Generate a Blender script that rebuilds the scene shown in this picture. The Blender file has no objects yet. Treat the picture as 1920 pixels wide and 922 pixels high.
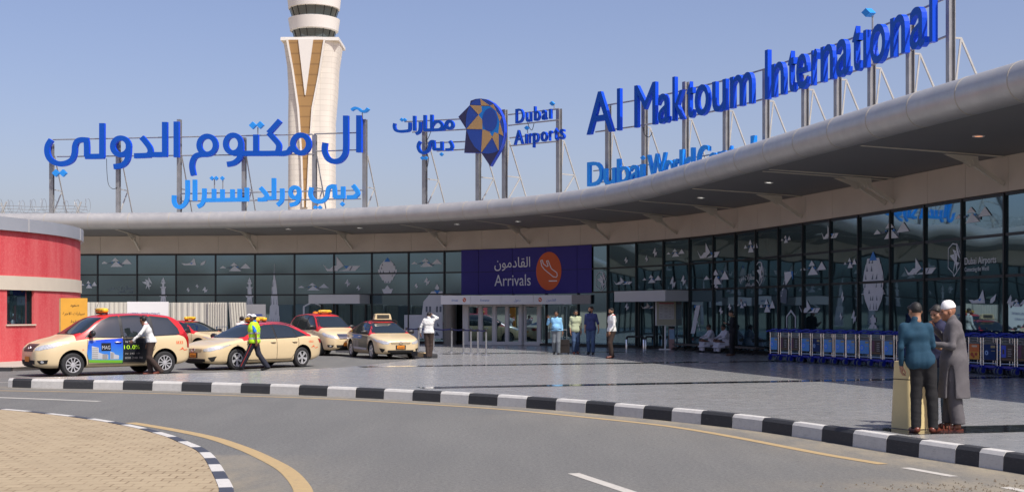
import bpy, bmesh, math, random
import numpy as np
from mathutils import Vector, Matrix
from mathutils.bvhtree import BVHTree
from mathutils.geometry import tessellate_polygon
random.seed(7); np.random.seed(7)
SC = bpy.context.scene; COL = SC.collection
R = math.radians
# ---------------------------------------------------------------- camera, sky, sun, exposure
F = 2500.0; CZ = 1.74; HY = 588.0
cam = bpy.data.objects.new('camera', bpy.data.cameras.new('camera')); COL.objects.link(cam)
cam.location = (0, 0, CZ); cam.rotation_euler = (R(90), 0, 0)
cam.data.sensor_width = 36; cam.data.lens = F / 1920 * 36
cam.data.shift_y = (HY - 461) / 1920
cam.data.clip_start = 0.1; cam.data.clip_end = 8000
SC.camera = cam
SUN = Vector((2.9, -3.3, 6.2)).normalized()
w = bpy.data.worlds.new('World'); SC.world = w; w.use_nodes = True
nt = w.node_tree; bg = nt.nodes['Background']
sky = nt.nodes.new('ShaderNodeTexSky'); sky.sky_type = 'NISHITA'; sky.sun_disc = False
sky.sun_elevation = math.asin(SUN.z); sky.sun_rotation = math.atan2(SUN.x, SUN.y)
sky.altitude = 50; sky.air_density = 1.0; sky.dust_density = 2.4; sky.ozone_density = 3.4
tint = nt.nodes.new('ShaderNodeMix'); tint.data_type = 'RGBA'; tint.blend_type = 'MULTIPLY'; tint.inputs['Factor'].default_value = 1
tint.inputs['B'].default_value = (1.12, .95, 1.0, 1); nt.links.new(sky.outputs[0], tint.inputs['A'])
nt.links.new(tint.outputs['Result'], bg.inputs[0]); bg.inputs[1].default_value = 0.13
sun = bpy.data.objects.new('sun', bpy.data.lights.new('sun', 'SUN')); COL.objects.link(sun)
sun.data.energy = 4.6; sun.data.angle = R(0.53); sun.data.color = (1.0, 0.955, 0.88)
sun.rotation_euler = (-SUN).to_track_quat('-Z', 'Y').to_euler(); sun.location = SUN * 100
SC.view_settings.view_transform = 'Standard'; SC.view_settings.look = 'None'
SC.view_settings.gamma = 1; SC.view_settings.exposure = 0.15
SC.cycles.max_bounces = 6; SC.cycles.use_denoising = True

# ---------------------------------------------------------------- helpers
def W(px, py, d): return Vector(((px - 960) / F * d, d, CZ + (HY - py) / F * d))
def GR(px, py, z=0.0):
    d = (CZ - z) * F / (py - HY); return Vector(((px - 960) / F * d, d, z))

MATS = {}
def mat(name, col, rough=0.6, metal=0.0, ior=1.5, var=0.0, vscale=8.0, bump=0.0, bscale=60.0, coat=0.0, emit=None, estr=0.0, alpha=None, rvar=0.0):
    if name in MATS: return MATS[name]
    m = bpy.data.materials.new(name); m.use_nodes = True; MATS[name] = m
    t = m.node_tree; b = t.nodes['Principled BSDF']
    b.inputs['Base Color'].default_value = (*col, 1); b.inputs['Roughness'].default_value = rough
    b.inputs['Metallic'].default_value = metal; b.inputs['IOR'].default_value = ior
    if coat: b.inputs['Coat Weight'].default_value = coat; b.inputs['Coat Roughness'].default_value = 0.04
    if emit: b.inputs['Emission Color'].default_value = (*emit, 1); b.inputs['Emission Strength'].default_value = estr
    if var or bump or rvar:
        tc = t.nodes.new('ShaderNodeTexCoord')
    if var or rvar:
        n = t.nodes.new('ShaderNodeTexNoise'); n.inputs['Scale'].default_value = vscale; n.inputs['Detail'].default_value = 5
        t.links.new(tc.outputs['Object'], n.inputs['Vector'])
    if var:
        mx = t.nodes.new('ShaderNodeMix'); mx.data_type = 'RGBA'
        mx.inputs['A'].default_value = (*[c * (1 - var) for c in col], 1)
        mx.inputs['B'].default_value = (*[min(1, c * (1 + var)) for c in col], 1)
        t.links.new(n.outputs['Fac'], mx.inputs['Factor']); t.links.new(mx.outputs['Result'], b.inputs['Base Color'])
    if rvar:
        mr = t.nodes.new('ShaderNodeMapRange'); mr.inputs['From Min'].default_value = .3; mr.inputs['From Max'].default_value = .7
        mr.inputs['To Min'].default_value = max(0, rough - rvar); mr.inputs['To Max'].default_value = rough + rvar
        t.links.new(n.outputs['Fac'], mr.inputs['Value']); t.links.new(mr.outputs['Result'], b.inputs['Roughness'])
    if bump:
        n2 = t.nodes.new('ShaderNodeTexNoise'); n2.inputs['Scale'].default_value = bscale; n2.inputs['Detail'].default_value = 4
        t.links.new(tc.outputs['Object'], n2.inputs['Vector'])
        bp = t.nodes.new('ShaderNodeBump'); bp.inputs['Strength'].default_value = bump; bp.inputs['Distance'].default_value = 0.02
        t.links.new(n2.outputs['Fac'], bp.inputs['Height']); t.links.new(bp.outputs['Normal'], b.inputs['Normal'])
    return m

def finish(me, smooth):
    if smooth:
        for p in me.polygons: p.use_smooth = True
        me.set_sharp_from_angle(angle=R(smooth if smooth is not True else 40))
def link(name, me, parent=None):
    o = bpy.data.objects.new(name, me); COL.objects.link(o)
    if parent: o.parent = parent
    return o
def pmat(p):
    M = Matrix.Identity(4)
    while p is not None:
        M = (Matrix.Translation(p.location) @ p.rotation_euler.to_matrix().to_4x4()) @ M; p = p.parent
    return M

class MB:
    def __init__(s): s.v = []; s.f = []; s.m = []
    def add(s, vs, fs, mi=0):
        b = len(s.v); s.v += [tuple(v) for v in vs]; s.f += [tuple(i + b for i in f) for f in fs]
        s.m += [mi] * len(fs) if isinstance(mi, int) else list(mi); return s
    def box(s, c, size, mi=0, rot=None):
        hx, hy, hz = size[0] / 2, size[1] / 2, size[2] / 2; c = Vector(c)
        vs = [Vector((x, y, z)) for x in (-hx, hx) for y in (-hy, hy) for z in (-hz, hz)]
        if rot is not None: vs = [rot @ v for v in vs]
        return s.add([v + c for v in vs], [(0, 1, 3, 2), (4, 6, 7, 5), (0, 4, 5, 1), (2, 3, 7, 6), (0, 2, 6, 4), (1, 5, 7, 3)], mi)
    def bar(s, p0, p1, w, h=None, mi=0, up=(0, 0, 1)):
        p0 = Vector(p0); p1 = Vector(p1); h = h or w; d = (p1 - p0)
        L = d.length; d.normalize(); up = Vector(up)
        if abs(d.dot(up)) > 0.98: up = Vector((0, 1, 0))
        x = d.cross(up).normalized(); z = x.cross(d)
        return s.box((p0 + p1) / 2, (w, L, h), mi, Matrix((x, d, z)).transposed())
    def tube(s, pts, r, n=8, mi=0, closed=False, caps=True):
        pts = [Vector(p) for p in pts]; N = len(pts); rs = r if isinstance(r, (list, tuple)) else [r] * N
        vs = []; prev = None
        for i, p in enumerate(pts):
            if closed: t = pts[(i + 1) % N] - pts[i - 1]
            else: t = pts[min(i + 1, N - 1)] - pts[max(i - 1, 0)]
            t.normalize()
            if prev is None:
                a = Vector((0, 0, 1)) if abs(t.z) < .9 else Vector((1, 0, 0)); x = t.cross(a).normalized()
            else:
                x = prev - t * prev.dot(t)
                x = x.normalized() if x.length > 1e-6 else t.cross(Vector((0, 0, 1))).normalized()
            prev = x; y = t.cross(x)
            for k in range(n):
                a = 2 * math.pi * k / n; vs.append(p + (x * math.cos(a) + y * math.sin(a)) * rs[i])
        fs = []
        for i in range(N if closed else N - 1):
            j = (i + 1) % N
            for k in range(n): fs.append((i * n + k, i * n + (k + 1) % n, j * n + (k + 1) % n, j * n + k))
        if caps and not closed: fs += [tuple(range(n - 1, -1, -1)), tuple((N - 1) * n + k for k in range(n))]
        return s.add(vs, fs, mi)
    def lathe(s, prof, c=(0, 0, 0), n=24, mi=0, M=None, caps=True):
        vs = []; c = Vector(c)
        for r, z in prof:
            for k in range(n):
                a = 2 * math.pi * k / n; v = Vector((r * math.cos(a), r * math.sin(a), z))
                vs.append((M @ v if M is not None else v) + c)
        fs = []; ms = []
        for i in range(len(prof) - 1):
            for k in range(n):
                fs.append((i * n + k, i * n + (k + 1) % n, (i + 1) * n + (k + 1) % n, (i + 1) * n + k)); ms.append(mi if isinstance(mi, int) else mi[i])
        if caps:
            if prof[0][0] > 1e-4: fs.append(tuple(range(n - 1, -1, -1))); ms.append(ms[0])
            if prof[-1][0] > 1e-4: fs.append(tuple((len(prof) - 1) * n + k for k in range(n))); ms.append(ms[-1])
        return s.add(vs, fs, ms)
    def prism(s, poly, z0, z1, mi=0, fn=None):   # poly in 2D, extruded between z0 and z1; fn maps (a,b,c)
        n = len(poly); tris = tessellate_polygon([[Vector((p[0], p[1], 0)) for p in poly]])
        a = sum(poly[i][0] * poly[(i + 1) % n][1] - poly[(i + 1) % n][0] * poly[i][1] for i in range(n))
        out = [(p[0], p[1], z1) for p in poly] + [(p[0], p[1], z0) for p in poly]
        def ori(t):
            (x0, y0), (x1, y1), (x2, y2) = [poly[i][:2] for i in t]
            return t if (x1 - x0) * (y2 - y0) - (x2 - x0) * (y1 - y0) > 0 else t[::-1]
        tris = [ori(t) for t in tris]
        fs = tris + [tuple(i + n for i in t[::-1]) for t in tris]
        for i in range(n):
            j = (i + 1) % n; fs.append((i, i + n, j + n, j) if a > 0 else (j, j + n, i + n, i))
        if fn: out = [fn(*v) for v in out]
        return s.add(out, fs, mi)
    def build(s, name, mats, parent=None, smooth=False, world=False, recalc=False):
        me = bpy.data.meshes.new(name)
        vs = s.v
        if world and parent is not None:
            Mi = pmat(parent).inverted(); vs = [Mi @ Vector(v) for v in vs]
        me.from_pydata([tuple(v) for v in vs], [], s.f)
        if not isinstance(mats, (list, tuple)): mats = [mats]
        for m in mats: me.materials.append(m)
        me.polygons.foreach_set('material_index', s.m)
        if recalc:
            bm = bmesh.new(); bm.from_mesh(me); bmesh.ops.recalc_face_normals(bm, faces=bm.faces[:]); bm.to_mesh(me); bm.free()
        me.update(); finish(me, smooth)
        return link(name, me, parent)

def thing(name, label, cat, loc=(0, 0, 0), rz=0.0, group=None):
    o = bpy.data.objects.new(name, None); COL.objects.link(o); o.empty_display_size = .2
    o.location = loc; o.rotation_euler = (0, 0, rz); return tag(o, label, cat, group)
def tag(o, label, cat, group=None):
    o['label'] = label; o['category'] = cat
    if group: o['group'] = group
    return o
def struct(o): o['kind'] = 'structure'; return o
def copy_tree(o, parent=None, loc=None, rz=None, label=None):
    c = o.copy(); COL.objects.link(c)
    if parent is not None: c.parent = parent
    if loc is not None: c.location = loc
    if rz is not None: c.rotation_euler = (0, 0, rz)
    if label: c['label'] = label
    for ch in list(KIDS.get(o.name, [])) or [x for x in bpy.data.objects if x.parent == o]: copy_tree(ch, c)
    return c
KIDS = {}

class Path:
    def __init__(s, pts, sigma=0.0, step=0.1):
        p = np.array(pts, float); L = np.r_[0, np.cumsum(np.hypot(*np.diff(p, axis=0).T))]
        u = np.arange(0, L[-1], step); q = np.c_[np.interp(u, L, p[:, 0]), np.interp(u, L, p[:, 1])]
        if sigma:
            k = int(3 * sigma / step); g = np.exp(-.5 * (np.arange(-k, k + 1) * step / sigma) ** 2); g /= g.sum()
            ext = np.r_[q[0] + (q[0] - q[1]) * np.arange(k, 0, -1)[:, None], q, q[-1] + (q[-1] - q[-2]) * np.arange(1, k + 1)[:, None]]
            q = np.c_[np.convolve(ext[:, 0], g, 'valid'), np.convolve(ext[:, 1], g, 'valid')]
        s.q = q; s.u = np.r_[0, np.cumsum(np.hypot(*np.diff(q, axis=0).T))]; s.L = s.u[-1]
        s.ratio = q[:, 0] / np.maximum(q[:, 1], .01)
        tt = np.gradient(q, axis=0); s.t = tt / np.linalg.norm(tt, axis=1)[:, None]
    def pos(s, u): return Vector((np.interp(u, s.u, s.q[:, 0]), np.interp(u, s.u, s.q[:, 1])))
    def tan(s, u):
        v = Vector((np.interp(u, s.u, s.t[:, 0]), np.interp(u, s.u, s.t[:, 1]))); return v.normalized()
    def nrm(s, u): t = s.tan(u); return Vector((t.y, -t.x))
    def upx(s, px): return float(np.interp((px - 960) / F, s.ratio, s.u))      # where the ray of an image column meets the path
    def dpx(s, px): return s.pos(s.upx(px)).y
    def at(s, u, z, off=0.0): p = s.pos(u) + s.nrm(u) * off; return Vector((p.x, p.y, z))

def strip(mb, pts, width, z, mi=0, shift=0.0):
    p = [Vector((a[0], a[1])) for a in pts]; vs = []
    for i in range(len(p)):
        t = (p[min(i + 1, len(p) - 1)] - p[max(i - 1, 0)]).normalized(); n = Vector((-t.y, t.x))
        for sgn in (-.5, .5): q = p[i] + n * (width * sgn + shift); vs.append((q.x, q.y, z))
    return mb.add(vs, [(2 * i, 2 * i + 2, 2 * i + 3, 2 * i + 1)[::-1] if False else (2 * i, 2 * i + 2, 2 * i + 3, 2 * i + 1) for i in range(len(p) - 1)], mi)
def smooth_poly(pts, n=6, closed=False):   # Catmull-Rom through points (any dimension)
    P = [np.array(p, float) for p in pts]; out = []
    N = len(P)
    for i in range(N if closed else N - 1):
        if closed: a, b, c, d = P[i - 1], P[i], P[(i + 1) % N], P[(i + 2) % N]
        else: a, b, c, d = P[max(i - 1, 0)], P[i], P[i + 1], P[min(i + 2, N - 1)]
        for k in range(n):
            t = k / n
            out.append(.5 * ((2 * b) + (c - a) * t + (2 * a - 5 * b + 4 * c - d) * t * t + (3 * b - a - 3 * c + d) * t ** 3))
    if not closed: out.append(P[-1])
    return [tuple(o) for o in out]

# text: glyph outlines of the built-in face, as triangles with a contour
AR = {}
for ch, base, n in [('ا', 0xFE8D, 2), ('ب', 0xFE8F, 4), ('ة', 0xFE93, 2), ('ت', 0xFE95, 4), ('ج', 0xFE9D, 4), ('خ', 0xFEA5, 4), ('د', 0xFEA9, 2),
                    ('ر', 0xFEAD, 2), ('س', 0xFEB1, 4), ('ص', 0xFEB9, 4), ('ط', 0xFEC1, 4), ('ع', 0xFEC9, 4), ('ق', 0xFED5, 4), ('ل', 0xFEDD, 4),
                    ('م', 0xFEE1, 4), ('ن', 0xFEE5, 4), ('ه', 0xFEE9, 4), ('و', 0xFEED, 2), ('ي', 0xFEF1, 4), ('ف', 0xFED1, 4)]:
    AR[ch] = (base, n)
def arabic(s):
    out = []
    for wd in s.split(' '):
        wd = wd.replace('لا', '\u0001'); r = ''
        for i, c in enumerate(wd):
            def joins_next(x): return x in AR and AR[x][1] == 4
            pj = i > 0 and joins_next(wd[i - 1])
            if c == '\u0001': r += chr(0xFEFC if pj else 0xFEFB); continue
            if c not in AR: r += c; continue
            base, n = AR[c]; nj = n == 4 and i < len(wd) - 1
            r += chr(base + (0 if not pj and not nj else 1 if pj and not nj else 2 if nj and not pj else 3))
        out.append(r[::-1])
    return ' '.join(out[::-1])
_TX = {}
def text2d(s, bold=0.0):
    k0 = (s, bold)
    if k0 in _TX: return _TX[k0]
    c = bpy.data.curves.new('t', 'FONT'); c.body = s; c.resolution_u = 4; c.offset = bold
    o = bpy.data.objects.new('t', c); COL.objects.link(o)
    dg = bpy.context.evaluated_depsgraph_get(); ev = o.evaluated_get(dg); me = ev.to_mesh()
    vs = [(v.co.x, v.co.y) for v in me.vertices]; fs = [tuple(p.vertices) for p in me.polygons]
    ev.to_mesh_clear(); bpy.data.objects.remove(o); bpy.data.curves.remove(c)
    # weld
    key = {}; mp = []; nv = []
    for v in vs:
        k = (round(v[0], 4), round(v[1], 4))
        if k not in key: key[k] = len(nv); nv.append(v)
        mp.append(key[k])
    fs = [tuple(mp[i] for i in f) for f in fs]; fs = [f for f in fs if len(set(f)) == len(f)]
    def area(f): return sum(nv[f[i]][0] * nv[f[(i + 1) % len(f)]][1] - nv[f[(i + 1) % len(f)]][0] * nv[f[i]][1] for i in range(len(f)))
    fs = [f if area(f) > 0 else f[::-1] for f in fs]
    _TX[k0] = (nv, fs); return _TX[k0]
def text_mb(mb, s, fn, depth=0.0, mi=0, side=0, bold=0.0):
    """fn(x01, y, c): x normalised 0..1 over the text width, y in font units (cap height = 1), c depth"""
    vs, fs = text2d(s, bold); x0 = min(v[0] for v in vs); x1 = max(v[0] for v in vs); CAP = 0.727
    N = len(vs); q = [((v[0] - x0) / (x1 - x0), v[1] / CAP) for v in vs]
    out = [fn(a, b, 0.0) for a, b in q]; F2 = list(fs)
    if depth:
        out += [fn(a, b, -depth) for a, b in q]; F2 += [tuple(i + N for i in f[::-1]) for f in fs]
        cnt = {}
        for f in fs:
            for i in range(len(f)):
                cnt[(f[i], f[(i + 1) % len(f)])] = 1
        for (a, b) in cnt:
            if (b, a) not in cnt: F2.append((a, a + N, b + N, b))
    return mb.add(out, F2, [mi] * len(fs) + [mi + side] * (len(F2) - len(fs)))
def text_aspect(s):
    vs, fs = text2d(s); return (max(v[0] for v in vs) - min(v[0] for v in vs)) / 0.727
def stroke_mb(mb, pts, width, fn, depth, mi=0, closed=False, smooth=5, side=0):
    """flat stroke with a square end along 2D points, mapped by fn(a,b,c) and extruded"""
    p = smooth_poly(pts, smooth, closed) if smooth and len(pts) > 2 else pts
    p = [Vector(a) for a in p]; N = len(p); Lf = []; Rt = []
    for i in range(N):
        if closed: t = p[(i + 1) % N] - p[i - 1]
        else: t = p[min(i + 1, N - 1)] - p[max(i - 1, 0)]
        t.normalize(); n = Vector((-t.y, t.x)) * (width / 2); Lf.append(p[i] + n); Rt.append(p[i] - n)
    vs = []
    for i in range(N):
        for q, c in ((Lf[i], 0.0), (Rt[i], 0.0), (Lf[i], -depth), (Rt[i], -depth)): vs.append(fn(q.x, q.y, c))
    fs = []; ms = []
    for i in range(N if closed else N - 1):
        a, b = 4 * i, 4 * ((i + 1) % N)
        fs += [(a, a + 1, b + 1, b), (a + 2, b + 2, b + 3, a + 3), (a, b, b + 2, a + 2), (a + 1, a + 3, b + 3, b + 1)]; ms += [mi] + [mi + side] * 3
    if not closed:
        fs += [(0, 2, 3, 1)]; e = 4 * (N - 1); fs += [(e, e + 1, e + 3, e + 2)]; ms += [mi + side] * 2
    return mb.add(vs, fs, ms)
# ---------------------------------------------------------------- materials of the setting
def nodes(m): return m.node_tree, m.node_tree.nodes['Principled BSDF']
def add(t, typ, **kw):
    n = t.nodes.new(typ)
    for k, v in kw.items(): setattr(n, k, v)
    return n
def noise(t, vec, scale, detail=5, rough=.5):
    n = add(t, 'ShaderNodeTexNoise'); n.inputs['Scale'].default_value = scale; n.inputs['Detail'].default_value = detail; n.inputs['Roughness'].default_value = rough
    t.links.new(vec, n.inputs['Vector']); return n.outputs['Fac']
def ramp(t, fac, a, b, c0=0.0, c1=1.0):
    n = add(t, 'ShaderNodeMapRange'); n.inputs['From Min'].default_value = a; n.inputs['From Max'].default_value = b
    n.inputs['To Min'].default_value = c0; n.inputs['To Max'].default_value = c1; t.links.new(fac, n.inputs['Value']); return n.outputs['Result']
def mixc(t, fac, a, b, blend='MIX'):
    n = add(t, 'ShaderNodeMix', data_type='RGBA', blend_type=blend)
    for key, v in (('A', a), ('B', b)):
        if isinstance(v, tuple): n.inputs[key].default_value = (*v, 1)
        else: t.links.new(v, n.inputs[key])
    if isinstance(fac, float): n.inputs['Factor'].default_value = fac
    else: t.links.new(fac, n.inputs['Factor'])
    return n.outputs['Result']
def mathn(t, op, a, b=None):
    n = add(t, 'ShaderNodeMath', operation=op)
    for i, v in enumerate((a, b)):
        if v is None: continue
        if isinstance(v, (int, float)): n.inputs[i].default_value = v
        else: t.links.new(v, n.inputs[i])
    return n.outputs[0]
def mapping(t, vec, rot=0.0, scale=(1, 1, 1)):
    n = add(t, 'ShaderNodeMapping'); n.inputs['Rotation'].default_value = (0, 0, rot); n.inputs['Scale'].default_value = scale
    t.links.new(vec, n.inputs['Vector']); return n.outputs['Vector']
def bumpn(t, b, h, strength, dist=.01):
    n = add(t, 'ShaderNodeBump'); n.inputs['Strength'].default_value = strength; n.inputs['Distance'].default_value = dist
    t.links.new(h, n.inputs['Height']); t.links.new(n.outputs['Normal'], b.inputs['Normal'])

def m_asphalt():
    m = mat('asphalt', (.13, .13, .128), .85); t, b = nodes(m); v = add(t, 'ShaderNodeTexCoord').outputs['Object']
    big = noise(t, v, .35, 4); mid = noise(t, mapping(t, v, R(-55), (1.6, .22, 1)), .9, 5); fine = noise(t, v, 45, 3, .7); grit = noise(t, v, 140, 2, .8)
    c = mixc(t, ramp(t, big, .3, .7), (.130, .132, .121), (.163, .163, .149))
    c = mixc(t, ramp(t, mid, .40, .60, 0, .5), c, (.092, .094, .090)); c = mixc(t, ramp(t, noise(t, mapping(t, v, R(-50), (5, .10, 1)), .8, 4), .55, .68, 0, .22), c, (.085, .086, .084))
    c = mixc(t, ramp(t, fine, .40, .64, 0, .85), c, (.205, .203, .192)); c = mixc(t, ramp(t, noise(t, v, 21, 4, .75), .58, .38, 0, .7), c, (.078, .079, .076))
    c = mixc(t, ramp(t, grit, .58, .68, 0, .8), c, (.30, .29, .27))
    c = mixc(t, ramp(t, noise(t, v, 6.0, 3), .30, .24, 0, .55), c, (.055, .055, .056))
    # blown sand against the kerbs: how much has gathered is stored on the road sheet itself
    at = add(t, 'ShaderNodeAttribute', attribute_name='sand'); sn = noise(t, mapping(t, v, R(-50), (1, .4, 1)), 2.6, 8, .72); sf = noise(t, v, 30, 4, .8)
    fac = mathn(t, 'MULTIPLY', at.outputs['Fac'], ramp(t, mathn(t, 'ADD', mathn(t, 'MULTIPLY', sn, .7), mathn(t, 'MULTIPLY', sf, .3)), .36, .62, .12, 1.0))
    c = mixc(t, fac, c, (.31, .265, .185))
    t.links.new(c, b.inputs['Base Color'])
    bumpn(t, b, mathn(t, 'ADD', fine, grit), .6, .014)
    return m
def m_granite():
    m = mat('granite_paving', (.2, .2, .2), .25); t, b = nodes(m); v0 = add(t, 'ShaderNodeTexCoord').outputs['Object']
    v = mapping(t, v0, R(-18.3))
    br = add(t, 'ShaderNodeTexBrick', offset=0.5); br.inputs['Scale'].default_value = 1; br.inputs['Brick Width'].default_value = .9; br.inputs['Row Height'].default_value = .6
    br.inputs['Mortar Size'].default_value = .004; br.inputs['Bias'].default_value = 0
    br.inputs['Color1'].default_value = (.300, .300, .292, 1); br.inputs['Color2'].default_value = (.325, .325, .315, 1); br.inputs['Mortar'].default_value = (.20, .20, .20, 1)
    t.links.new(v, br.inputs['Vector'])
    streak = noise(t, mapping(t, v, 0, (.5, 2.6, 1)), 1.1, 6, .65); sp = noise(t, v, 55, 3, .7); big = noise(t, v, .28, 3)
    c = mixc(t, ramp(t, streak, .35, .68, 0, .55), br.outputs['Color'], (.205, .207, .207))
    c = mixc(t, ramp(t, noise(t, mapping(t, v, 0, (.8, 3.2, 1)), 2.3, 5, .6), .52, .70, 0, .5), c, (.37, .365, .345))
    c = mixc(t, ramp(t, sp, .35, .7, 0, .18), c, (.36, .36, .355))
    c = mixc(t, ramp(t, big, .45, .7, 0, .35), c, (.31, .295, .275))
    t.links.new(c, b.inputs['Base Color'])
    t.links.new(ramp(t, mathn(t, 'ADD', mathn(t, 'MULTIPLY', streak, .5), mathn(t, 'MULTIPLY', noise(t, v, 7, 4), .5)), .35, .68, .15, .31), b.inputs['Roughness'])
    b.inputs['IOR'].default_value = 1.45
    bumpn(t, b, mathn(t, 'ADD', mathn(t, 'MULTIPLY', br.outputs['Fac'], -1.0), mathn(t, 'MULTIPLY', sp, .12)), .10, .004)
    return m
def m_bricks():
    m = mat('sandy_pavers', (.5, .4, .28), .9); t, b = nodes(m); v0 = add(t, 'ShaderNodeTexCoord').outputs['Object']
    v = mapping(t, v0, R(-4))
    wob = add(t, 'ShaderNodeTexNoise'); wob.inputs['Scale'].default_value = 3; t.links.new(v, wob.inputs['Vector'])
    vv = add(t, 'ShaderNodeVectorMath', operation='MULTIPLY_ADD'); t.links.new(wob.outputs['Color'], vv.inputs[0]); vv.inputs[1].default_value = (.018, .018, 0); t.links.new(v, vv.inputs[2])
    br = add(t, 'ShaderNodeTexBrick', offset=0.5); br.inputs['Scale'].default_value = 1; br.inputs['Brick Width'].default_value = .20; br.inputs['Row Height'].default_value = .20
    br.inputs['Mortar Size'].default_value = .011; br.inputs['Mortar Smooth'].default_value = .3
    br.inputs['Color1'].default_value = (.285, .222, .138, 1); br.inputs['Color2'].default_value = (.36, .285, .182, 1); br.inputs['Mortar'].default_value = (.13, .085, .04, 1)
    t.links.new(vv.outputs[0], br.inputs['Vector'])
    n1 = noise(t, v, .9, 5); n2 = noise(t, v, 26, 4, .7); n3 = noise(t, v, 3.2, 5, .6)
    c = mixc(t, ramp(t, mathn(t, 'ADD', mathn(t, 'MULTIPLY', n3, .6), mathn(t, 'MULTIPLY', noise(t, v, 1.3, 3), .4)), .42, .60, .10, .93), br.outputs['Color'], (.345, .275, .175))
    c = mixc(t, ramp(t, n1, .5, .72, 0, .65), c, (.30, .238, .152))
    c = mixc(t, ramp(t, n2, .4, .75, 0, .35), c, (.42, .33, .20))
    t.links.new(c, b.inputs['Base Color'])
    bumpn(t, b, mathn(t, 'ADD', mathn(t, 'MULTIPLY', br.outputs['Fac'], ramp(t, n3, .40, .62, -1.0, -.15)), mathn(t, 'MULTIPLY', n2, .25)), .6, .012)
    return m
def m_paint(name, col, wear=.5, under=(.12, .12, .12)):
    m = mat(name, col, .75); t, b = nodes(m); v = add(t, 'ShaderNodeTexCoord').outputs['Object']
    n = noise(t, v, 9, 6, .7); n2 = noise(t, v, 60, 3, .7)
    c = mixc(t, ramp(t, n, .30, .75, 0, .5), col, tuple(x * .66 for x in col)); c = mixc(t, ramp(t, noise(t, mapping(t, v, R(20), (1, 1, 5)), 16, 5, .7), .56, .70, 0, wear), c, under)
    c = mixc(t, ramp(t, mathn(t, 'ADD', mathn(t, 'MULTIPLY', n, .6), mathn(t, 'MULTIPLY', n2, .4)), .60, .70, 0, wear), c, under)
    t.links.new(c, b.inputs['Base Color']); bumpn(t, b, n2, .2, .006); return m
def m_render_red():
    m = mat('red_render', (.5, .05, .06), .9); t, b = nodes(m); v = add(t, 'ShaderNodeTexCoord').outputs['Object']
    n = noise(t, mapping(t, v, 0, (1.2, 1.2, .22)), 1.2, 6, .6); n2 = noise(t, v, 14, 4)
    c = mixc(t, ramp(t, n, .35, .7), (.52, .040, .052), (.60, .115, .115))
    c = mixc(t, ramp(t, n2, .45, .75, 0, .5), c, (.62, .16, .15)); t.links.new(c, b.inputs['Base Color']); bumpn(t, b, n2, .35, .01); return m
def m_fascia():
    m = mat('beige_fascia', (.42, .36, .29), .55); t, b = nodes(m); v = add(t, 'ShaderNodeTexCoord').outputs['Object']
    n = noise(t, v, .8, 4); c = mixc(t, ramp(t, n, .3, .7), (.47, .41, .345), (.53, .465, .39)); t.links.new(c, b.inputs['Base Color']); return m
def m_tube():
    m = mat('canopy_metal', (.62, .62, .62), .38, .0); t, b = nodes(m); v = add(t, 'ShaderNodeTexCoord').outputs['Object']
    n = noise(t, mapping(t, v, 0, (1, 1, 1)), 1.4, 6, .65)
    c = mixc(t, ramp(t, n, .35, .7), (.40, .395, .385), (.47, .46, .44)); t.links.new(c, b.inputs['Base Color'])
    b.inputs['Metallic'].default_value = .35
    t.links.new(ramp(t, noise(t, v, 5, 4), .3, .7, .34, .5), b.inputs['Roughness']); return m
GLASS = mat('tinted_facade_glass', (.010, .019, .021), .02, ior=3.3)
GLASS.node_tree.nodes['Principled BSDF'].inputs['Specular Tint'].default_value = (.56, .83, 1.0, 1)
M_ASPH = m_asphalt(); M_GRAN = m_granite(); M_BRICK = m_bricks()
M_WHITEP = m_paint('white_kerb_paint', (.56, .545, .51), .6, (.22, .21, .19)); M_BLACKP = m_paint('black_kerb_paint', (.030, .031, .034), .35, (.14, .135, .13))
M_LINE_W = m_paint('white_road_paint', (.50, .475, .42), .6, (.16, .16, .155)); M_LINE_Y = m_paint('yellow_road_paint', (.43, .31, .15), .75, (.2, .18, .14))
M_BAND = mat('polished_black_granite', (.022, .023, .026), .05, ior=1.55, var=.5, vscale=5, rvar=.04)
M_SAND = mat('sand', (.42, .34, .24), .95, var=.15, vscale=.05, bump=.3, bscale=2)
M_CONC = mat('pale_concrete', (.40, .36, .30), .9, var=.12, vscale=1.5, bump=.15)
M_DARKFRAME = mat('dark_bronze_frame', (.018, .018, .019), .35, metal=.3)
M_STEEL = mat('galvanised_steel', (.30, .30, .30), .5, metal=.55, var=.3, vscale=3)
M_STEEL_L = mat('weathered_steel', (.42, .41, .38), .6, metal=.3, var=.25, vscale=3)
M_WHITE = mat('white_powder_coat', (.72, .72, .71), .45, var=.04, vscale=2)
M_CHROME = mat('chrome', (.75, .75, .76), .22, metal=1)
M_BLACK = mat('black_plastic', (.02, .02, .021), .5)

# ---------------------------------------------------------------- ground, road, kerbs, paving
def sheet(name, poly, z, m, z0=None):
    mb = MB()
    if z0 is None:
        bm = bmesh.new(); bm.faces.new([bm.verts.new((p[0], p[1], z)) for p in poly]); bmesh.ops.triangulate(bm, faces=bm.faces[:])
        bmesh.ops.recalc_face_normals(bm, faces=bm.faces[:])
        if bm.faces[0].normal.z < 0: bmesh.ops.reverse_faces(bm, faces=bm.faces[:])
        me = bpy.data.meshes.new(name); bm.to_mesh(me); bm.free(); me.materials.append(m); return struct(link(name, me))
    mb.prism(poly, z0, z, 0); return struct(mb.build(name, m))
sheet('ground', [(-4000, -1500), (4000, -1500), (4000, 6000), (-4000, 6000)], -.03, M_SAND)
KERB_PX = [(118, 728), (230, 730), (340, 733), (451, 736), (560, 740), (666, 745), (773, 750.5), (878, 756.5), (986, 764), (1097, 773), (1205, 784), (1314, 794.5), (1428, 808), (1540, 826), (1661, 847), (1790, 869), (1880, 880)]
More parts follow.
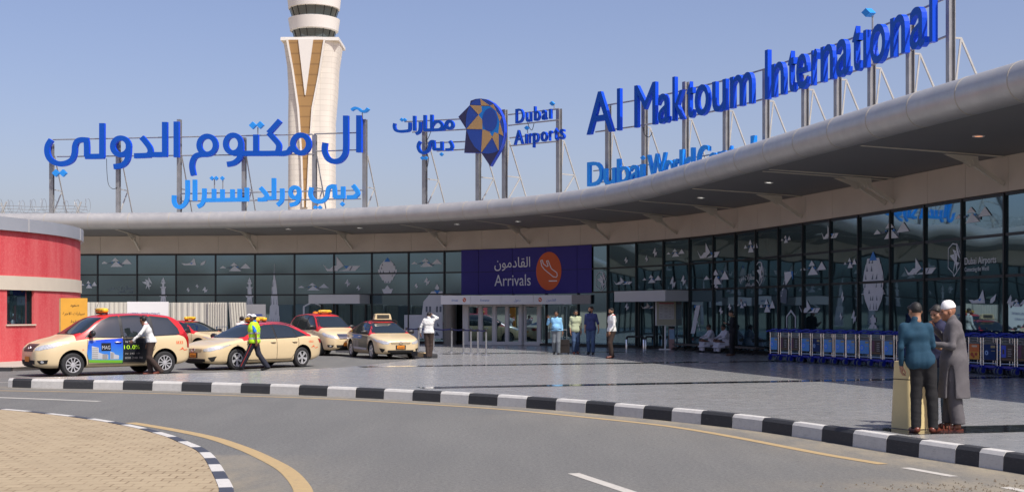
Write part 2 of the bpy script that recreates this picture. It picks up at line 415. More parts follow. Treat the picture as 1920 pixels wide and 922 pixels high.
kp = [(-12.02, 31.6), (-11.75, 31.35)] + [tuple(GR(*q).xy) for q in KERB_PX] + [(5.95, 13.0), (6.7, 11.0), (7.6, 8.6), (8.8, 5.6), (10.6, 1.5)]
KERB = Path(kp, sigma=.8)
PZ = 0.21
back = [GR(140, 705, PZ), GR(300, 700.5, PZ), GR(450, 696.5, PZ), GR(565, 692, PZ), GR(640, 688.5, PZ), GR(745, 677.5, PZ), GR(806, 669, PZ)]
back = [(p.x, p.y) for p in back]
lane_edge = back + [(-3.7, 51.0), (-5.0, 56.5), (-8.0, 60.6), (-20, 63), (-60, 64)]
kin = [tuple(KERB.pos(u) + KERB.nrm(u) * -.16) for u in np.arange(0.1, KERB.L, .6)]
plaza_poly = [(-12.0, 31.9)] + kin + [(40, 1.5), (40, 90), (-60, 90)] + lane_edge[::-1]
sheet('plaza_paving', plaza_poly, PZ - .002, M_GRAN, .004)
mb = MB(); u = 0.02; i = 0
prof = [(0, -.02), (.012, .165), (.04, .206), (.06, .212), (.165, .212), (.165, -.02)]
uref = KERB.upx(118); u = uref - 1.53 * 1; BL = (KERB.upx(1880) - uref) / 22.0 if False else None
st = [KERB.upx(p) for p, _ in KERB_PX]; edges = [max(0.0, 2 * st[0] - .5 * (st[0] + st[1]) - (st[1] - st[0]) * .0 - 0)]
black = []
for a, b_ in zip(st[:-1], st[1:]): black.append((a, (a + b_) / 2))
black.append((st[-1] - .0, st[-1] + .75))
u23, u58 = KERB.upx(23), KERB.upx(58); segs = [(0.0, u23, 0), (u23, u58, 1), (u58, st[0], 0)]
for k, (a, b_) in enumerate(black):
    segs.append((a, b_, 1)); nx = black[k + 1][0] if k + 1 < len(black) else None
    if nx: segs.append((b_, nx, 0))
uu = black[-1][1]; c = 0
while uu < KERB.L - .8: segs.append((uu, uu + .75, c)); uu += .75; c = 1 - c
for a, b_, c in segs:
    a += .004; b_ -= .004; n = 4; vs = []
    jz = random.uniform(-.005, .005); jo = random.uniform(-.006, .006)
    for k in range(n + 1):
        q = a + (b_ - a) * k / n
        for o, z in prof:
            p = KERB.pos(q) + KERB.nrm(q) * (-(o + jo)); vs.append((p.x, p.y, z + (jz if z > 0 else 0)))
    L = len(prof); fs = []
    for k in range(n):
        for j in range(L - 1): fs.append((k * L + j, k * L + j + 1, (k + 1) * L + j + 1, (k + 1) * L + j))
    fs += [tuple(range(L))[::-1], tuple(n * L + j for j in range(L))]
    mb.add(vs, fs, c)
struct(mb.build('kerb', [M_WHITEP, M_BLACKP], recalc=True))
# dark polished bands across the paving
mb = MB()
def inplaza_x(line): return line
for x0, yc0, wd, x1 in ((-4.4, 38.15, .75, 11.4), (-1.9, 28.0, .62, 14.5), (4.9, 17.45, .95, 12), (-2.7, 51.0, .8, 4.6)):
    if yc0 < 18: ya = yc0 - .26 * (5.9 - x0); sl = .26; f = lambda x: 17.62 + (x - 5.9) * .26
    elif yc0 < 30: f = lambda x: 28.2 + .333 * x
    elif yc0 < 40: f = lambda x: 40.1 + .36 * x
    else: f = lambda x: 52.0 + .36 * x
    strip(mb, [(x0, f(x0)), (x1, f(x1))], wd, PZ + .003)
struct(mb.build('granite_band', M_BAND))
# paved island with a flush black and white kerb
IS_PX = [(20, 766), (67, 770), (100, 774), (148, 779), (180, 783.5), (223, 790), (247, 795), (283, 802), (305, 809), (340, 818), (353, 826), (385, 837), (400, 847), (412, 861), (420, 874), (430, 891), (447, 922)]
ip = [(-45, 35), (-22, 29.5), (-12.5, 25.4)] + [tuple(GR(a, b_, .12).xy) for a, b_ in IS_PX] + [(-2.35, 10.5), (-2.3, 8.5), (-2.6, 5.5), (-4.2, 2.0)]
ISL = Path(ip, sigma=.35)
inner = [tuple(ISL.pos(u) + ISL.nrm(u) * .13) for u in np.arange(0.1, ISL.L, .4)]
sheet('paved_island', inner + [(-8, -2), (-45, -2)], .115, M_BRICK, -.02)
mb = MB(); stp = {}
ue = [ISL.upx(p) for p in (20, 67, 100, 148, 180, 223, 247, 283, 305, 340, 353, 385)]
iu = [0.0]
# stone boundaries read from the photograph (white between even and odd)
bnd = [GR(a, b_, .12) for a, b_ in ((20, 766), (67, 770), (100, 774), (148, 779), (180, 783.5), (223, 790), (247, 795), (283, 802), (305, 809), (340, 818), (353, 826), (385, 837), (383, 838.5), (408, 846.5), (393, 860), (418, 874), (408, 891), (430, 907))]
def nearest_u(P, p): d = np.hypot(P.q[:, 0] - p.x, P.q[:, 1] - p.y); return float(P.u[d.argmin()])
ub = [nearest_u(ISL, p) for p in bnd[:12]]
pitch = .62; seg = []
uu = ub[0]; c = 0; k = 0
seg = [(ub[j], ub[j + 1], j % 2) for j in range(11)]
uu = ub[11]; c = 1
while uu < ISL.L - .7: seg.append((uu, uu + .66, c)); uu += .66; c = 1 - c
uu = ub[0]; c = 1
while uu > 1: seg.append((uu - 1.3, uu, c)); uu -= 1.3; c = 1 - c
for a, b_, c in seg:
    a = max(a, .01); n = 4; vs = []
    if b_ - a < .05: continue
    for k in range(n + 1):
        q = a + (b_ - a) * k / n
        for o, z in ((0, -.02), (.015, .112), (.03, .122), (.15, .122), (.15, -.02)):
            p = ISL.pos(q) + ISL.nrm(q) * o; vs.append((p.x, p.y, z))
    fs = [(kk * 5 + j, kk * 5 + j + 1, kk * 5 + j + 6, kk * 5 + j + 5) for kk in range(n) for j in range(4)] + [(0, 1, 2, 3, 4), tuple(n * 5 + j for j in range(5))]
    mb.add(vs, fs, c)
struct(mb.build('island_kerb', [M_WHITEP, mat('blue_black_kerb_paint', (.045, .052, .072), .8, var=.3, vscale=9)], recalc=True))
# the road: one sheet whose vertices carry how much sand lies there
xs = np.r_[-90, -60, -40, -25, np.arange(-18, 13, .22), 20, 40, 60]; ys = np.r_[-40, -20, -5, 2, np.arange(6, 34, .22), 38, 44, 52, 60, 70]
def sand_at(x, y):
    dk = np.hypot(KERB.q[:, 0] - x, KERB.q[:, 1] - y); k = dk.argmin(); di = np.hypot(ISL.q[:, 0] - x, ISL.q[:, 1] - y).min(); dk = dk[k]
    yk = KERB.q[k, 1]
    v = .62 * math.exp(-(dk / (.50 if yk > 18 else .85)) ** 2) + .42 * math.exp(-dk / 1.1) * (yk < 24) + (.55 * math.exp(-(di / .75) ** 2) + .15 * math.exp(-di / 1.2)) * (y < 16.5)
    v += .75 * math.exp(-((x - 4.6) / 1.5) ** 2 - ((y - 13.4) / .55) ** 2) + .22 * math.exp(-((x - .4) / 2.0) ** 2 - ((y - 11.6) / 1.6) ** 2)
    return min(1, v)
near = lambda x, y: -20 < x < 14 and 4 < y < 36
vs = [(x, y, 0.0) for y in ys for x in xs]; nx_ = len(xs)
me = bpy.data.meshes.new('road'); me.from_pydata(vs, [], [(j * nx_ + i, j * nx_ + i + 1, (j + 1) * nx_ + i + 1, (j + 1) * nx_ + i) for j in range(len(ys) - 1) for i in range(nx_ - 1)])
me.attributes.new('sand', 'FLOAT', 'POINT').data.foreach_set('value', [sand_at(x, y) if near(x, y) else 0.0 for x, y, _ in vs]); me.materials.append(M_ASPH); struct(link('road', me))
# painted lines
mb = MB()
yl = [tuple(GR(a, b_).xy) for a, b_ in ((-60, 731), (100, 733.5), (300, 737), (620, 747), (940, 766), (1260, 798), (1417, 826), (1559, 855), (1697, 876))]
strip(mb, Path(yl, .8).q[::4], .15, .004)
yi = [tuple(GR(a, b_).xy) for a, b_ in ((245, 792), (330, 806), (400, 820), (470, 845), (540, 880), (575, 922))] + [(-1.75, 10.6), (-1.75, 8.5)]
strip(mb, Path(yi, .5).q[::2], .19, .004)
struct(mb.build('yellow_line', M_LINE_Y))
mb = MB()
strip(mb, [GR(1697, 876.5), GR(1789, 893)], .12, .004); strip(mb, [GR(1884, 913), GR(1960, 928)], .12, .004)
strip(mb, [GR(-40, 743.5), GR(60, 747), GR(187, 752)], .17, .004)
strip(mb, [GR(1075, 887), GR(1190, 925)], .135, .004)
strip(mb, [(GR(640, 690).x - .6, GR(640, 690).y + .1), (-4.2, 42.6), (-3.0, 48)], .12, .004)
strip(mb, [(-14, 33.5), (-9, 34.9), (-5.2, 38.2)], .12, .004)
struct(mb.build('white_line', M_LINE_W))
# loose grit washed up beside the right-hand kerb
mb = MB(); gr = random.Random(4)
for i in range(260):
    x, y = gr.gauss(4.75, .75), gr.gauss(13.35, .26); r = gr.uniform(.004, .016)
    q = [(x + r * gr.uniform(.6, 1.1) * c_, y + r * gr.uniform(.6, 1.1) * s__, z) for c_, s__, z in ((1, 0, .002), (0, 1, .002), (-1, 0, .002), (0, -1, .002), (.1, .1, .003 + r))]
    mb.add(q, [(0, 1, 4), (1, 2, 4), (2, 3, 4), (3, 0, 4)])
gv = mb.build('gravel', mat('grit_stone', (.16, .13, .09), .9, var=.5, vscale=30)); gv['kind'] = 'stuff'; gv['label'] = 'loose gravel and sand by the kerb'
# pavement in front of the red building
sheet('side_pavement', [(-60, 40.6), (-15.2, 40.6), (-14.6, 42), (-14.9, 56), (-17, 63), (-60, 63)], .11, M_CONC, -.02)
mb = MB(); strip(mb, [(-60, 40.52), (-15.2, 40.52), (-14.55, 41.9), (-14.82, 56)], .16, .118)
vs = [(-60, 40.44, 0), (-15.2, 40.44, 0), (-15.2, 40.44, .118), (-60, 40.44, .118)]; mb.add(vs, [(0, 1, 2, 3)])
struct(mb.build('pavement_kerb', M_BLACKP))
# ---------------------------------------------------------------- terminal building
WALL = Path([(-70, 72.6), (-45, 72.3), (-23.2, 71.7), (-14.8, 71.1), (-9.2, 70.1), (-3.5, 68.0), (0, 65.6), (3.3, 62.6), (5.55, 59.6), (7.45, 56.2), (8.8, 52.6), (9.76, 48.9), (10.27, 47.0), (10.74, 45.0), (11.25, 43.2), (11.65, 41.2), (12.1, 39.1), (12.52, 37.1), (13.05, 35.0), (15.5, 25.0), (18.0, 14.8)], sigma=1.6)
TUBE = Path([(-70, 68.6), (-45, 68.4), (-26.1, 68.0), (-17.8, 67.4), (-12.1, 66.2), (-6.65, 64.0), (-1.45, 60.4), (1.1, 57.6), (3.2, 54.5), (4.86, 50.4), (6.15, 45.0), (7.55, 38.8), (8.7, 33.6), (9.75, 29.2), (10.5, 26.4), (13.4, 14.6)], sigma=1.6)
TZ = CZ + 4.69; TR = 0.42
SOFF_W = CZ + 4.17; SOFF_T = CZ + 4.38
ZG = [PZ + .10, CZ + 1.0, CZ + 2.09, CZ + 3.15]
TB = thing('terminal_building', 'long curved airport terminal with dark glass facade, beige fascia and rounded grey metal canopy', 'terminal', (0, 66, PZ))
M_FASC = m_fascia(); M_TUBE = m_tube(); M_SOFF = mat('soffit_panel', (.20, .195, .19), .6, var=.08, vscale=.6)
M_BRKT = mat('cream_steel_paint', (.66, .60, .50), .5)
wu = np.arange(0.3, WALL.L - .2, .5)
def tube_near(p): d = np.hypot(TUBE.q[:, 0] - p.x, TUBE.q[:, 1] - p.y); i = d.argmin(); return Vector(TUBE.q[i])
# soffit + roof
mb = MB(); vs = []; tn = [tube_near(WALL.pos(u)) for u in wu]
for u, t_ in zip(wu, tn):
    p = WALL.pos(u); vs += [(p.x, p.y, SOFF_W), (t_.x, t_.y, SOFF_T - .04)]
mb.add(vs, [(2 * i, 2 * i + 1, 2 * i + 3, 2 * i + 2) for i in range(len(wu) - 1)])
mb.build('soffit', M_SOFF, TB, world=True, smooth=True)
mb = MB(); vs = []
for u, t_ in zip(wu, tn):
    b = WALL.at(u, 0, -24); vs += [(t_.x, t_.y, TZ + .30), (b.x, b.y, TZ + .30), (b.x, b.y, PZ)]
n_ = len(wu)
mb.add(vs, [(3 * i, 3 * i + 3, 3 * i + 4, 3 * i + 1) for i in range(n_ - 1)] + [(3 * i + 1, 3 * i + 4, 3 * i + 5, 3 * i + 2) for i in range(n_ - 1)])
mb.build('roof', mat('roof_membrane', (.5, .48, .45), .8), TB, world=True)
# rounded canopy edge in segments with pale joint rings
ts = list(np.arange(.4, TUBE.L - .4, .4)); mb = MB()
mb.tube([TUBE.at(u, TZ) for u in ts], TR, 28, 0)
mb.build('canopy_edge', M_TUBE, TB, smooth=60, world=True)
for px in (88, 170, 245, 322, 398, 465, 532, 592, 653, 714, 772, 830, 878, 926, 973, 1018, 1062, 1105, 1152, 1198, 1242, 1305, 1345, 1400, 1455, 1512, 1578, 1652, 1730, 1822, 1922, 2040):
    u = TUBE.upx(px); mb = MB(); mb.tube([TUBE.at(u - .012, TZ), TUBE.at(u + .012, TZ)], TR + .006, 28, 0, caps=True)
    mb.build('canopy_joint', mat('canopy_joint_sealant', (.40, .36, .29), .7), TB, smooth=60, world=True)
# fascia: panels with joints over a dark backing
mbk = MB(); mb = MB()
def wall_strip(mb_, u0, u1, z0, z1, off, mi=0, step=.5, thick=0.0):
    us = np.linspace(u0, u1, max(2, int((u1 - u0) / step) + 1)); vs = []
    for u in us: a = WALL.at(u, z0, off); b = WALL.at(u, z1, off); vs += [a, b]
    n = len(us); fs = [(2 * i, 2 * i + 2, 2 * i + 3, 2 * i + 1) for i in range(n - 1)]
    if thick:
        b0 = len(vs)
        for u in us: vs += [WALL.at(u, z0, off - thick), WALL.at(u, z1, off - thick)]
        fs += [(b0 + 2 * i + 1, b0 + 2 * i + 3, b0 + 2 * i + 2, b0 + 2 * i) for i in range(n - 1)]
        for i in range(n - 1):
            fs += [(2 * i + 1, 2 * i + 3, b0 + 2 * i + 3, b0 + 2 * i + 1), (2 * i, b0 + 2 * i, b0 + 2 * i + 2, 2 * i + 2)]
        fs += [(0, 1, b0 + 1, b0), (2 * n - 2, b0 + 2 * n - 2, b0 + 2 * n - 1, 2 * n - 1)]
    mb_.add(vs, fs, mi)
PX_M = [183, 257, 330, 404, 478, 552, 626, 697, 766, 833, 899, 962.5, 1024, 1084, 1139.5, 1193, 1244, 1293, 1338, 1379, 1417.5, 1460, 1506, 1557, 1610, 1670, 1734, 1804.5, 1884]
MU = [WALL.upx(p) for p in PX_M]
while MU[0] > 12: MU.insert(0, MU[0] - 2.1)
while MU[-1] < WALL.L - 3: MU.append(MU[-1] + 2.0)
print('bay spacing', np.round(np.diff(MU), 2))
wall_strip(mbk, MU[0], MU[-1], ZG[3], SOFF_W - .01, -.06)
for a, b in zip(MU[:-1], MU[1:]):
    wall_strip(mb, a + .006 + .15, b - .006 + .15, ZG[3] + .07, SOFF_W - .012, 0.0, thick=.03)
mbk.build('fascia_backing', mat('shadow_gap', (.12, .10, .08), .8), TB, world=True)
mb.build('fascia', M_FASC, TB, world=True)
# glazing bays
rng = random.Random(3)
for k, (a, b) in enumerate(zip(MU[:-1], MU[1:])):
    pm = (WALL.pos((a + b) / 2)); 
    g = MB(); fr = MB()
    for r in range(3):
        j = [rng.uniform(-.004, .004) for _ in range(4)]
        q = [WALL.at(a + .03, ZG[r] + .03, -.02 + j[0]), WALL.at(b - .03, ZG[r] + .03, -.02 + j[1]), WALL.at(b - .03, ZG[r + 1] - .03, -.02 + j[2]), WALL.at(a + .03, ZG[r + 1] - .03, -.02 + j[3])]
        # a slightly pillowed pane, like real toughened glass
        vs = []; N = 8; bow = rng.uniform(-.0025, .004)
        for y in range(N + 1):
            for x in range(N + 1):
                s, t = x / N, y / N
                p = (q[0] * (1 - s) + q[1] * s) * (1 - t) + (q[3] * (1 - s) + q[2] * s) * t
                n = WALL.nrm((a + b) / 2); e = bow * (1 - (2 * s - 1) ** 2) * (1 - (2 * t - 1) ** 2)
                vs.append(p + Vector((n.x, n.y, 0)) * e)
        g.add(vs, [(y * (N + 1) + x, y * (N + 1) + x + 1, (y + 1) * (N + 1) + x + 1, (y + 1) * (N + 1) + x) for y in range(N) for x in range(N)])
    wn = g.build('window', GLASS, TB, world=True, smooth=80)
    for z in ZG[1:]:
        fr.bar(WALL.at(a + .031, z, -.03), WALL.at(b - .031, z, -.03), .10, .075)
    fr.box(WALL.at(a, (ZG[0] + ZG[3]) / 2, -.01), (.06, .12, ZG[3] - ZG[0] + .06), 0, Matrix.Rotation(math.atan2(WALL.tan(a).y, WALL.tan(a).x), 3, 'Z'))
    fr.bar(WALL.at(a, PZ + .05, -.03), WALL.at(b, PZ + .05, -.03), .12, .11)
    fr.build('window_frame', M_DARKFRAME, wn, world=True)
# canopy brackets
for px in (262, 480, 661, 835, 993, 1141, 1269, 1377, 1504, 1661, 1677, 1883):
    u = WALL.upx(px); n = WALL.nrm(u); p = WALL.pos(u); t_ = tube_near(p)
    dv = Vector((t_.x - p.x, t_.y - p.y)).normalized(); P = lambda o, z: Vector((p.x + dv.x * o, p.y + dv.y * o, z))
    mb = MB()
    mb.bar(P(.02, CZ + 3.42), P(1.02, CZ + 4.0), .07, .115)
    mb.bar(P(.02, CZ + 4.14), P(4.1, CZ + 4.325), .09, .03)
    br = mb.build('canopy_bracket', M_BRKT, TB, world=True)
    g = MB(); side = Vector((-dv.y, dv.x, 0))
    for s in (-.05, .05):
        q = [P(.78, CZ + 3.90), P(1.0, CZ + 3.83), P(1.2, CZ + 3.98), P(1.75, CZ + 4.17), P(.8, CZ + 4.13)]
        vs = [v + side * (s - .008) for v in q] + [v + side * (s + .008) for v in q]; n5 = 5
        g.add(vs, [(0, 1, 2, 3, 4), (9, 8, 7, 6, 5)] + [(i, i + 5, (i + 1) % 5 + 5, (i + 1) % 5) for i in range(5)])
        for o, z in ((.92, 3.92), (1.02, 3.90), (1.06, 3.99), (.96, 4.02), (1.14, 4.04)):
            c = P(o, CZ + z) + side * s * 1.25; g.tube([c - side * .02, c + side * .02], .028, 6)
    g.build('gusset', M_BRKT, br, world=True, recalc=True)
# downlights
for px, py, warm in ((1837, 252, 1), (1442, 341, 0), (1312, 370, 0), (970, 415, 0), (858, 421, 0), (675, 427, 0), (540, 430, 0)):
    best = None
    for u in np.arange(WALL.L * .3, WALL.L - 5, .3):
        p = WALL.pos(u); t_ = tube_near(p)
        for s in np.linspace(.15, .9, 16):
            q = Vector((p.x + (t_.x - p.x) * s, p.y + (t_.y - p.y) * s, SOFF_W + (SOFF_T - .04 - SOFF_W) * s))
            e = abs(960 + q.x / q.y * F - px) + abs(HY - (q.z - CZ) / q.y * F - py)
            if best is None or e < best[0]: best = (e, q)
    q = best[1]; mb = MB(); mb.lathe([(.105, -.012), (.135, -.025), (.15, -.004)], q, 20, 0, caps=False)
    o = mb.build('downlight', M_WHITE, TB, world=True)
    mb = MB(); mb.lathe([(.0, -.010), (.106, -.010)], q, 20, 0, caps=False)
    mb.build('lamp', mat('warm_lamp' if warm else 'white_lamp', (.8, .8, .8), .5, emit=(1, .35, .12) if warm else (1, .95, .85), estr=1.2 if warm else 2.2), o, world=True)
# ------------------------------------------------ stickers on the glass
M_DECW = mat('white_vinyl', (.58, .60, .63), .6, var=.06, vscale=5); M_DECG = mat('grey_vinyl', (.10, .13, .17), .6); M_DECB = mat('blue_vinyl', (.02, .17, .50), .5)
MUA = np.array(MU); GPX = np.array([WALL.at(u, 0, 0).x for u in MU]); GPY = np.array([WALL.at(u, 0, 0).y for u in MU])
def GP(u, z, off):      # a point in front of the flat panes (off measured from the glass face)
    k = int(np.clip(np.searchsorted(MUA, u) - 1, 0, len(MUA) - 2)); t = Vector((GPX[k + 1] - GPX[k], GPY[k + 1] - GPY[k])).normalized()
    x, y = np.interp(u, MUA, GPX), np.interp(u, MUA, GPY); o = off - .028; return Vector((x + t.y * o, y - t.x * o, z))
def wpt(px, py, off=.012):
    u = WALL.upx(px); p = WALL.pos(u); z = CZ + (HY - py) / F * p.y; return WALL.at(u, z, off)
def wall_fn(u0, z0, su, sz, off):   # local (a,b) -> wall surface
    return lambda a, b, c=0.0: GP(u0 + a * su, z0 + b * sz, off + c)
DEC_LABELS = {}
def decal(name, polys, u0, z0, su, sz, thick=.004):
    mb = MB()
    for li, (pl, mi) in enumerate(polys):
        off = .02 + .0025 * (li % 4) + .002 * (mi == 2)
        mb.prism(pl, -thick, 0, mi, wall_fn(u0, z0, su, sz, off + thick))
    return mb.build(name, [M_DECW, M_DECG, M_DECB], TB, world=True)
def T(*p): return list(p)
BOAT = [(T((0, .42), (.13, .12), (.30, .12), (.30, 0), (.12, 0)), 0), (T((.12, .01), (.40, .01), (.37, .30), (.29, .30)), 0), (T((.36, .02), (.56, .28), (.37, .80)), 0),
        (T((.56, .28), (.63, .13), (.70, .28)), 2), (T((.40, 0), (.86, 0), (1, .28), (.70, .28), (.60, .10)), 0), (T((.30, .02), (.33, .02), (.44, .20), (.42, .20)), 1), (T((.70, .03), (.73, .03), (.80, .26), (.77, .26)), 1)]
BOAT2 = [(T((0, .22), (.14, .22), (.30, .02), (.12, 0)), 0), (T((.12, 0), (.60, 0), (.52, .85), (.36, .25), (.20, .18)), 0), (T((.35, .26), (.42, .12), (.47, .30)), 2), (T((.55, 0), (.78, 0), (.80, .25), (1, .55), (.95, .15), (.86, 0)), 0)]
MOUNT = [(T((0, .35), (.10, .62), (.22, .35)), 0), (T((.18, .35), (.30, .48), (.36, .35)), 1), (T((.32, .44), (.38, .44), (.36, .54)), 2), (T((.34, .62), (.46, 1), (.58, .62)), 0),
         (T((.30, .0), (.48, .60), (.70, .0)), 0), (T((.52, .42), (.62, .42), (.57, .56)), 2), (T((.58, .30), (.74, .52), (.72, .1)), 1), (T((.66, .30), (.84, .88), (1, .30)), 0)]
BUTTER = [(T((.1, .40), (.55, 1), (.60, .42)), 0), (T((.60, .42), (.66, .86), (.48, .75)), 0), (T((.45, .42), (.95, .55), (.80, .15)), 0), (T((.45, .42), (.70, .22), (.45, 0)), 0)]
def tri_tower(rows, seed):      # stack of triangles, the paper-folding towers of the glass
    r = random.Random(seed); out = []
    for (z0, z1, w0, w1) in rows:
        n = max(1, round((w0 + w1) / 2 / .16)); 
        out.append((T((.5 - w0 / 2, z0), (.5 + w0 / 2, z0), (.5 + w1 / 2, z1), (.5 - w1 / 2, z1)), 0))
        for i in range(n):
            a0 = .5 - w0 / 2 + w0 * (i + .1) / n; a1 = .5 - w0 / 2 + w0 * (i + .9) / n; zz = z0 + (z1 - z0) * .12; zt = z0 + (z1 - z0) * .82
            am = (a0 + a1) / 2
            if r.random() < .85: out.append((T((a0, zz), (am, zz), (am, zt)) if r.random() < .5 else T((am, zz), (a1, zz), (a0 * .3 + a1 * .7, zt)), 1))
    return out
def dplace(kind, polys, px0, px1, pyb, pyt):   # span given by image columns / rows, built at the wall's own distance
    ua, ub_ = WALL.upx(px0), WALL.upx(px1); d = WALL.pos((ua + ub_) / 2).y
    z0 = CZ + (HY - pyb) / F * d; z1 = CZ + (HY - pyt) / F * d
    decal(kind, polys, ua, z0, ub_ - ua, z1 - z0)
for q in ((605, 676, 508, 478), (1308, 1350, 483, 452), (1540, 1572, 447, 420)): dplace('boat_sticker', BOAT, q[0], q[1], q[2], q[3] - 4)
for q in ((1151, 1186, 533, 515), (1498, 1538, 586, 555), (1695, 1755, 514, 475), (1816, 1868, 568, 538), (1202, 1232, 578, 564)): dplace('boat_sticker', BOAT if q[0] != 1816 else BOAT2, *q)
for q in ((340, 386, 497, 481),): dplace('boat_sticker', BOAT2, *q)
for q in ((190, 247, 500, 483), (152, 182, 540, 526), (412, 470, 508, 492), (559, 617, 544, 530), (771, 829, 500, 484), (1250, 1284, 481, 466), (1205, 1240, 530, 515), (1395, 1421, 473, 449), (1320, 1367, 533, 505), (1464, 1483, 455, 441),
          (1500, 1549, 515, 488), (1582, 1606, 502, 483), (1638, 1705, 447, 415), (1790, 1858, 417, 387), (1424, 1453, 585, 560), (1382, 1400, 577, 565), (1889, 1925, 575, 560)): dplace('mountain_sticker', MOUNT, *q)
for q in ((349, 356, 548, 538), (366, 373, 540, 532), (378, 390, 549, 537), (645, 658, 538, 523), (667, 677, 545, 534), (776, 785, 541, 530), (794, 807, 535, 519), (1223, 1233, 482, 464), (1209, 1216, 491, 478), (1255, 1268, 542, 517), (1276, 1287, 535, 515),
          (1170, 1178, 494, 481), (1171, 1180, 582, 567), (1576, 1583, 567, 545), (1338, 1347, 545, 528), (1364, 1372, 582, 568), (1347, 1356, 590, 575), (1886, 1902, 578, 552), (1573, 1580, 600, 584), (1595, 1606, 607, 580)): dplace('butterfly_sticker', BUTTER, *q)
BALLOON = tri_tower([(.30, .38, .30, .42), (.38, .47, .55, .70), (.47, .58, .72, .98), (.58, .68, .98, 1.0), (.68, .78, .86, .82), (.78, .87, .80, .58), (.87, .95, .55, .30)], 4) + [(T((.32, .90), (.68, .90), (.5, 1.02)), 2), (T((.30, 0), (.70, 0), (.80, .13), (.20, .13)), 0), (T((.36, .13), (.5, .24), (.64, .13)), 0)]
dplace('balloon_sticker', BALLOON, 709, 744, 550, 484)
LANT = tri_tower([(.0, .16, .34, .66), (.16, .28, .66, .80), (.28, .38, 1.0, .74), (.38, .52, .80, .86), (.52, .66, .86, .78), (.66, .80, .78, .62), (.80, .90, .58, .50)], 9) + [(T((.34, .86), (.66, .86), (.5, 1.02)), 2)]
dplace('lantern_sticker', LANT, 1615, 1660, 582, 473)
dplace('lantern_sticker', tri_tower([(0, .3, .9, .5), (.3, .45, .3, .3), (.45, .8, .6, .5), (.8, 1, .3, .1)], 2), 1627, 1647, 616, 590)
SPIRE = tri_tower([(0, .17, 1.0, .92), (.17, .33, .86, .80), (.33, .50, .66, .58), (.50, .62, .52, .44), (.62, .74, .42, .26), (.74, .82, .20, .12), (.82, 1.0, .07, .01)], 6)
dplace('skyscraper_sticker', SPIRE, 504, 525, 612, 494)
MINAR = tri_tower([(0, .30, .8, .5), (.30, .36, .8, .95), (.36, .62, .5, .44), (.62, .68, .5, .8), (.68, .78, .24, .22), (.78, .84, .25, .6), (.84, .95, .4, .3)], 5) + [(T((.4, .95), (.6, .95), (.5, 1.05)), 0)]
dplace('minaret_sticker', MINAR, 298, 314, 570, 522); dplace('minaret_sticker', MINAR, 460, 476, 572, 522)
CASTLE = [(T((0, 0), (1, 0), (1, .50), (0, .50)), 0), (T((.46, .50), (1, .50), (1, 1.0), (.72, 1.0), (.50, .78)), 0)] + [(T((.04 + .1 * i, .44), (.08 + .1 * i, .40), (.12 + .1 * i, .44), (.08 + .1 * i, .48)), 1) for i in range(4)] + \
         [(T((.56 + .09 * i, .56), (.61 + .09 * i, .56), (.61 + .09 * i, .68), (.56 + .09 * i, .68)), 1) for i in range(5)] + [(T((.06 + .18 * i, .06 + .1 * j), (.20 + .18 * i, .06 + .1 * j), (.13 + .18 * i, .15 + .1 * j)), 1) for i in range(5) for j in range(3)] + \
         [(T((.78, 1.02), (.86, .94), (.94, 1.02)), 2), (T((.80, 1.06), (.86, 1.03), (.92, 1.06), (.86, 1.16)), 0)]
dplace('archway_sticker', CASTLE, 758, 830, 634, 546)
DOOR = [(T((0, 0), (.09, 0), (.09, .58), (.5, .88), (.5, 1.0), (0, .62)), 0), (T((1, 0), (1, .62), (.5, 1.0), (.5, .88), (.91, .58), (.91, 0)), 0)]
dplace('house_sticker', DOOR, 568, 605, 590, 564); dplace('house_sticker', DOOR, 1474, 1492, 614, 580)
ARCHS = [(T((0, 0), (.34, 0), (.80, 1.0), (.45, 1.0)), 0), (T((.3, .9), (.5, 1.0), (.3, 1.0)), 2)] + [(T((.3 + .08 * i, .8 - .12 * i), (.38 + .08 * i, .8 - .12 * i), (.40 + .08 * i, .72 - .12 * i), (.33 + .08 * i, .74 - .12 * i)), 0) for i in range(6)]
dplace('mosaic_sticker', ARCHS, 1295, 1318, 625, 572)
dplace('mosaic_sticker', [(T((.1, 0), (.5, -.02), (.55, .4), (.3, .5), (.05, .35)), 1), (T((.45, .55), (.95, .9), (.9, 1), (.35, .98)), 0), (T((.8, 1), (.95, .72), (.95, 1)), 2)] + [(T((.1 + .04 * i, .2 + .1 * i), (.18 + .04 * i, .2 + .1 * i), (.2 + .04 * i, .28 + .1 * i)), 0) for i in range(7)], 1461, 1488, 567, 509)
# glass lettering with the emblem
def wall_text(s, px0, px1, pyb, cap_px, m, name, off=.03, parent=None, ar=False, lift=0):
    ua, ub_ = WALL.upx(px0), WALL.upx(px1); d = WALL.pos(ua).y; z0 = CZ + (HY - pyb) / F * d; cap = cap_px / F * d
    mb = MB(); text_mb(mb, arabic(s) if ar else s, lambda a, b, c: (WALL.at if off > .06 else GP)(ua + (ub_ - ua) * a, z0 + b * cap, off + c - (.012 if off < .06 else 0)), .004)
    return mb.build(name, m, parent or TB, world=True)
M_LET = mat('white_lettering', (.62, .63, .64), .6)
wall_text('Dubai Airports', 1808, 1867, 496, 13.5, M_LET, 'glass_lettering'); wall_text('Connecting the World', 1808, 1853, 509, 8.5, M_LET, 'glass_lettering')
wall_text('مطارات دبي', 1386, 1414, 525, 11, M_LET, 'glass_lettering', ar=True); wall_text('نلتقي بالعالم', 1398, 1414, 536, 6, M_LET, 'glass_lettering', ar=True)
wall_text('مطارات دبي', 200, 250, 543, 8, M_DECG, 'glass_lettering', ar=True); wall_text('نلتقي بالعالم', 222, 250, 549, 5, M_DECG, 'glass_lettering', ar=True)
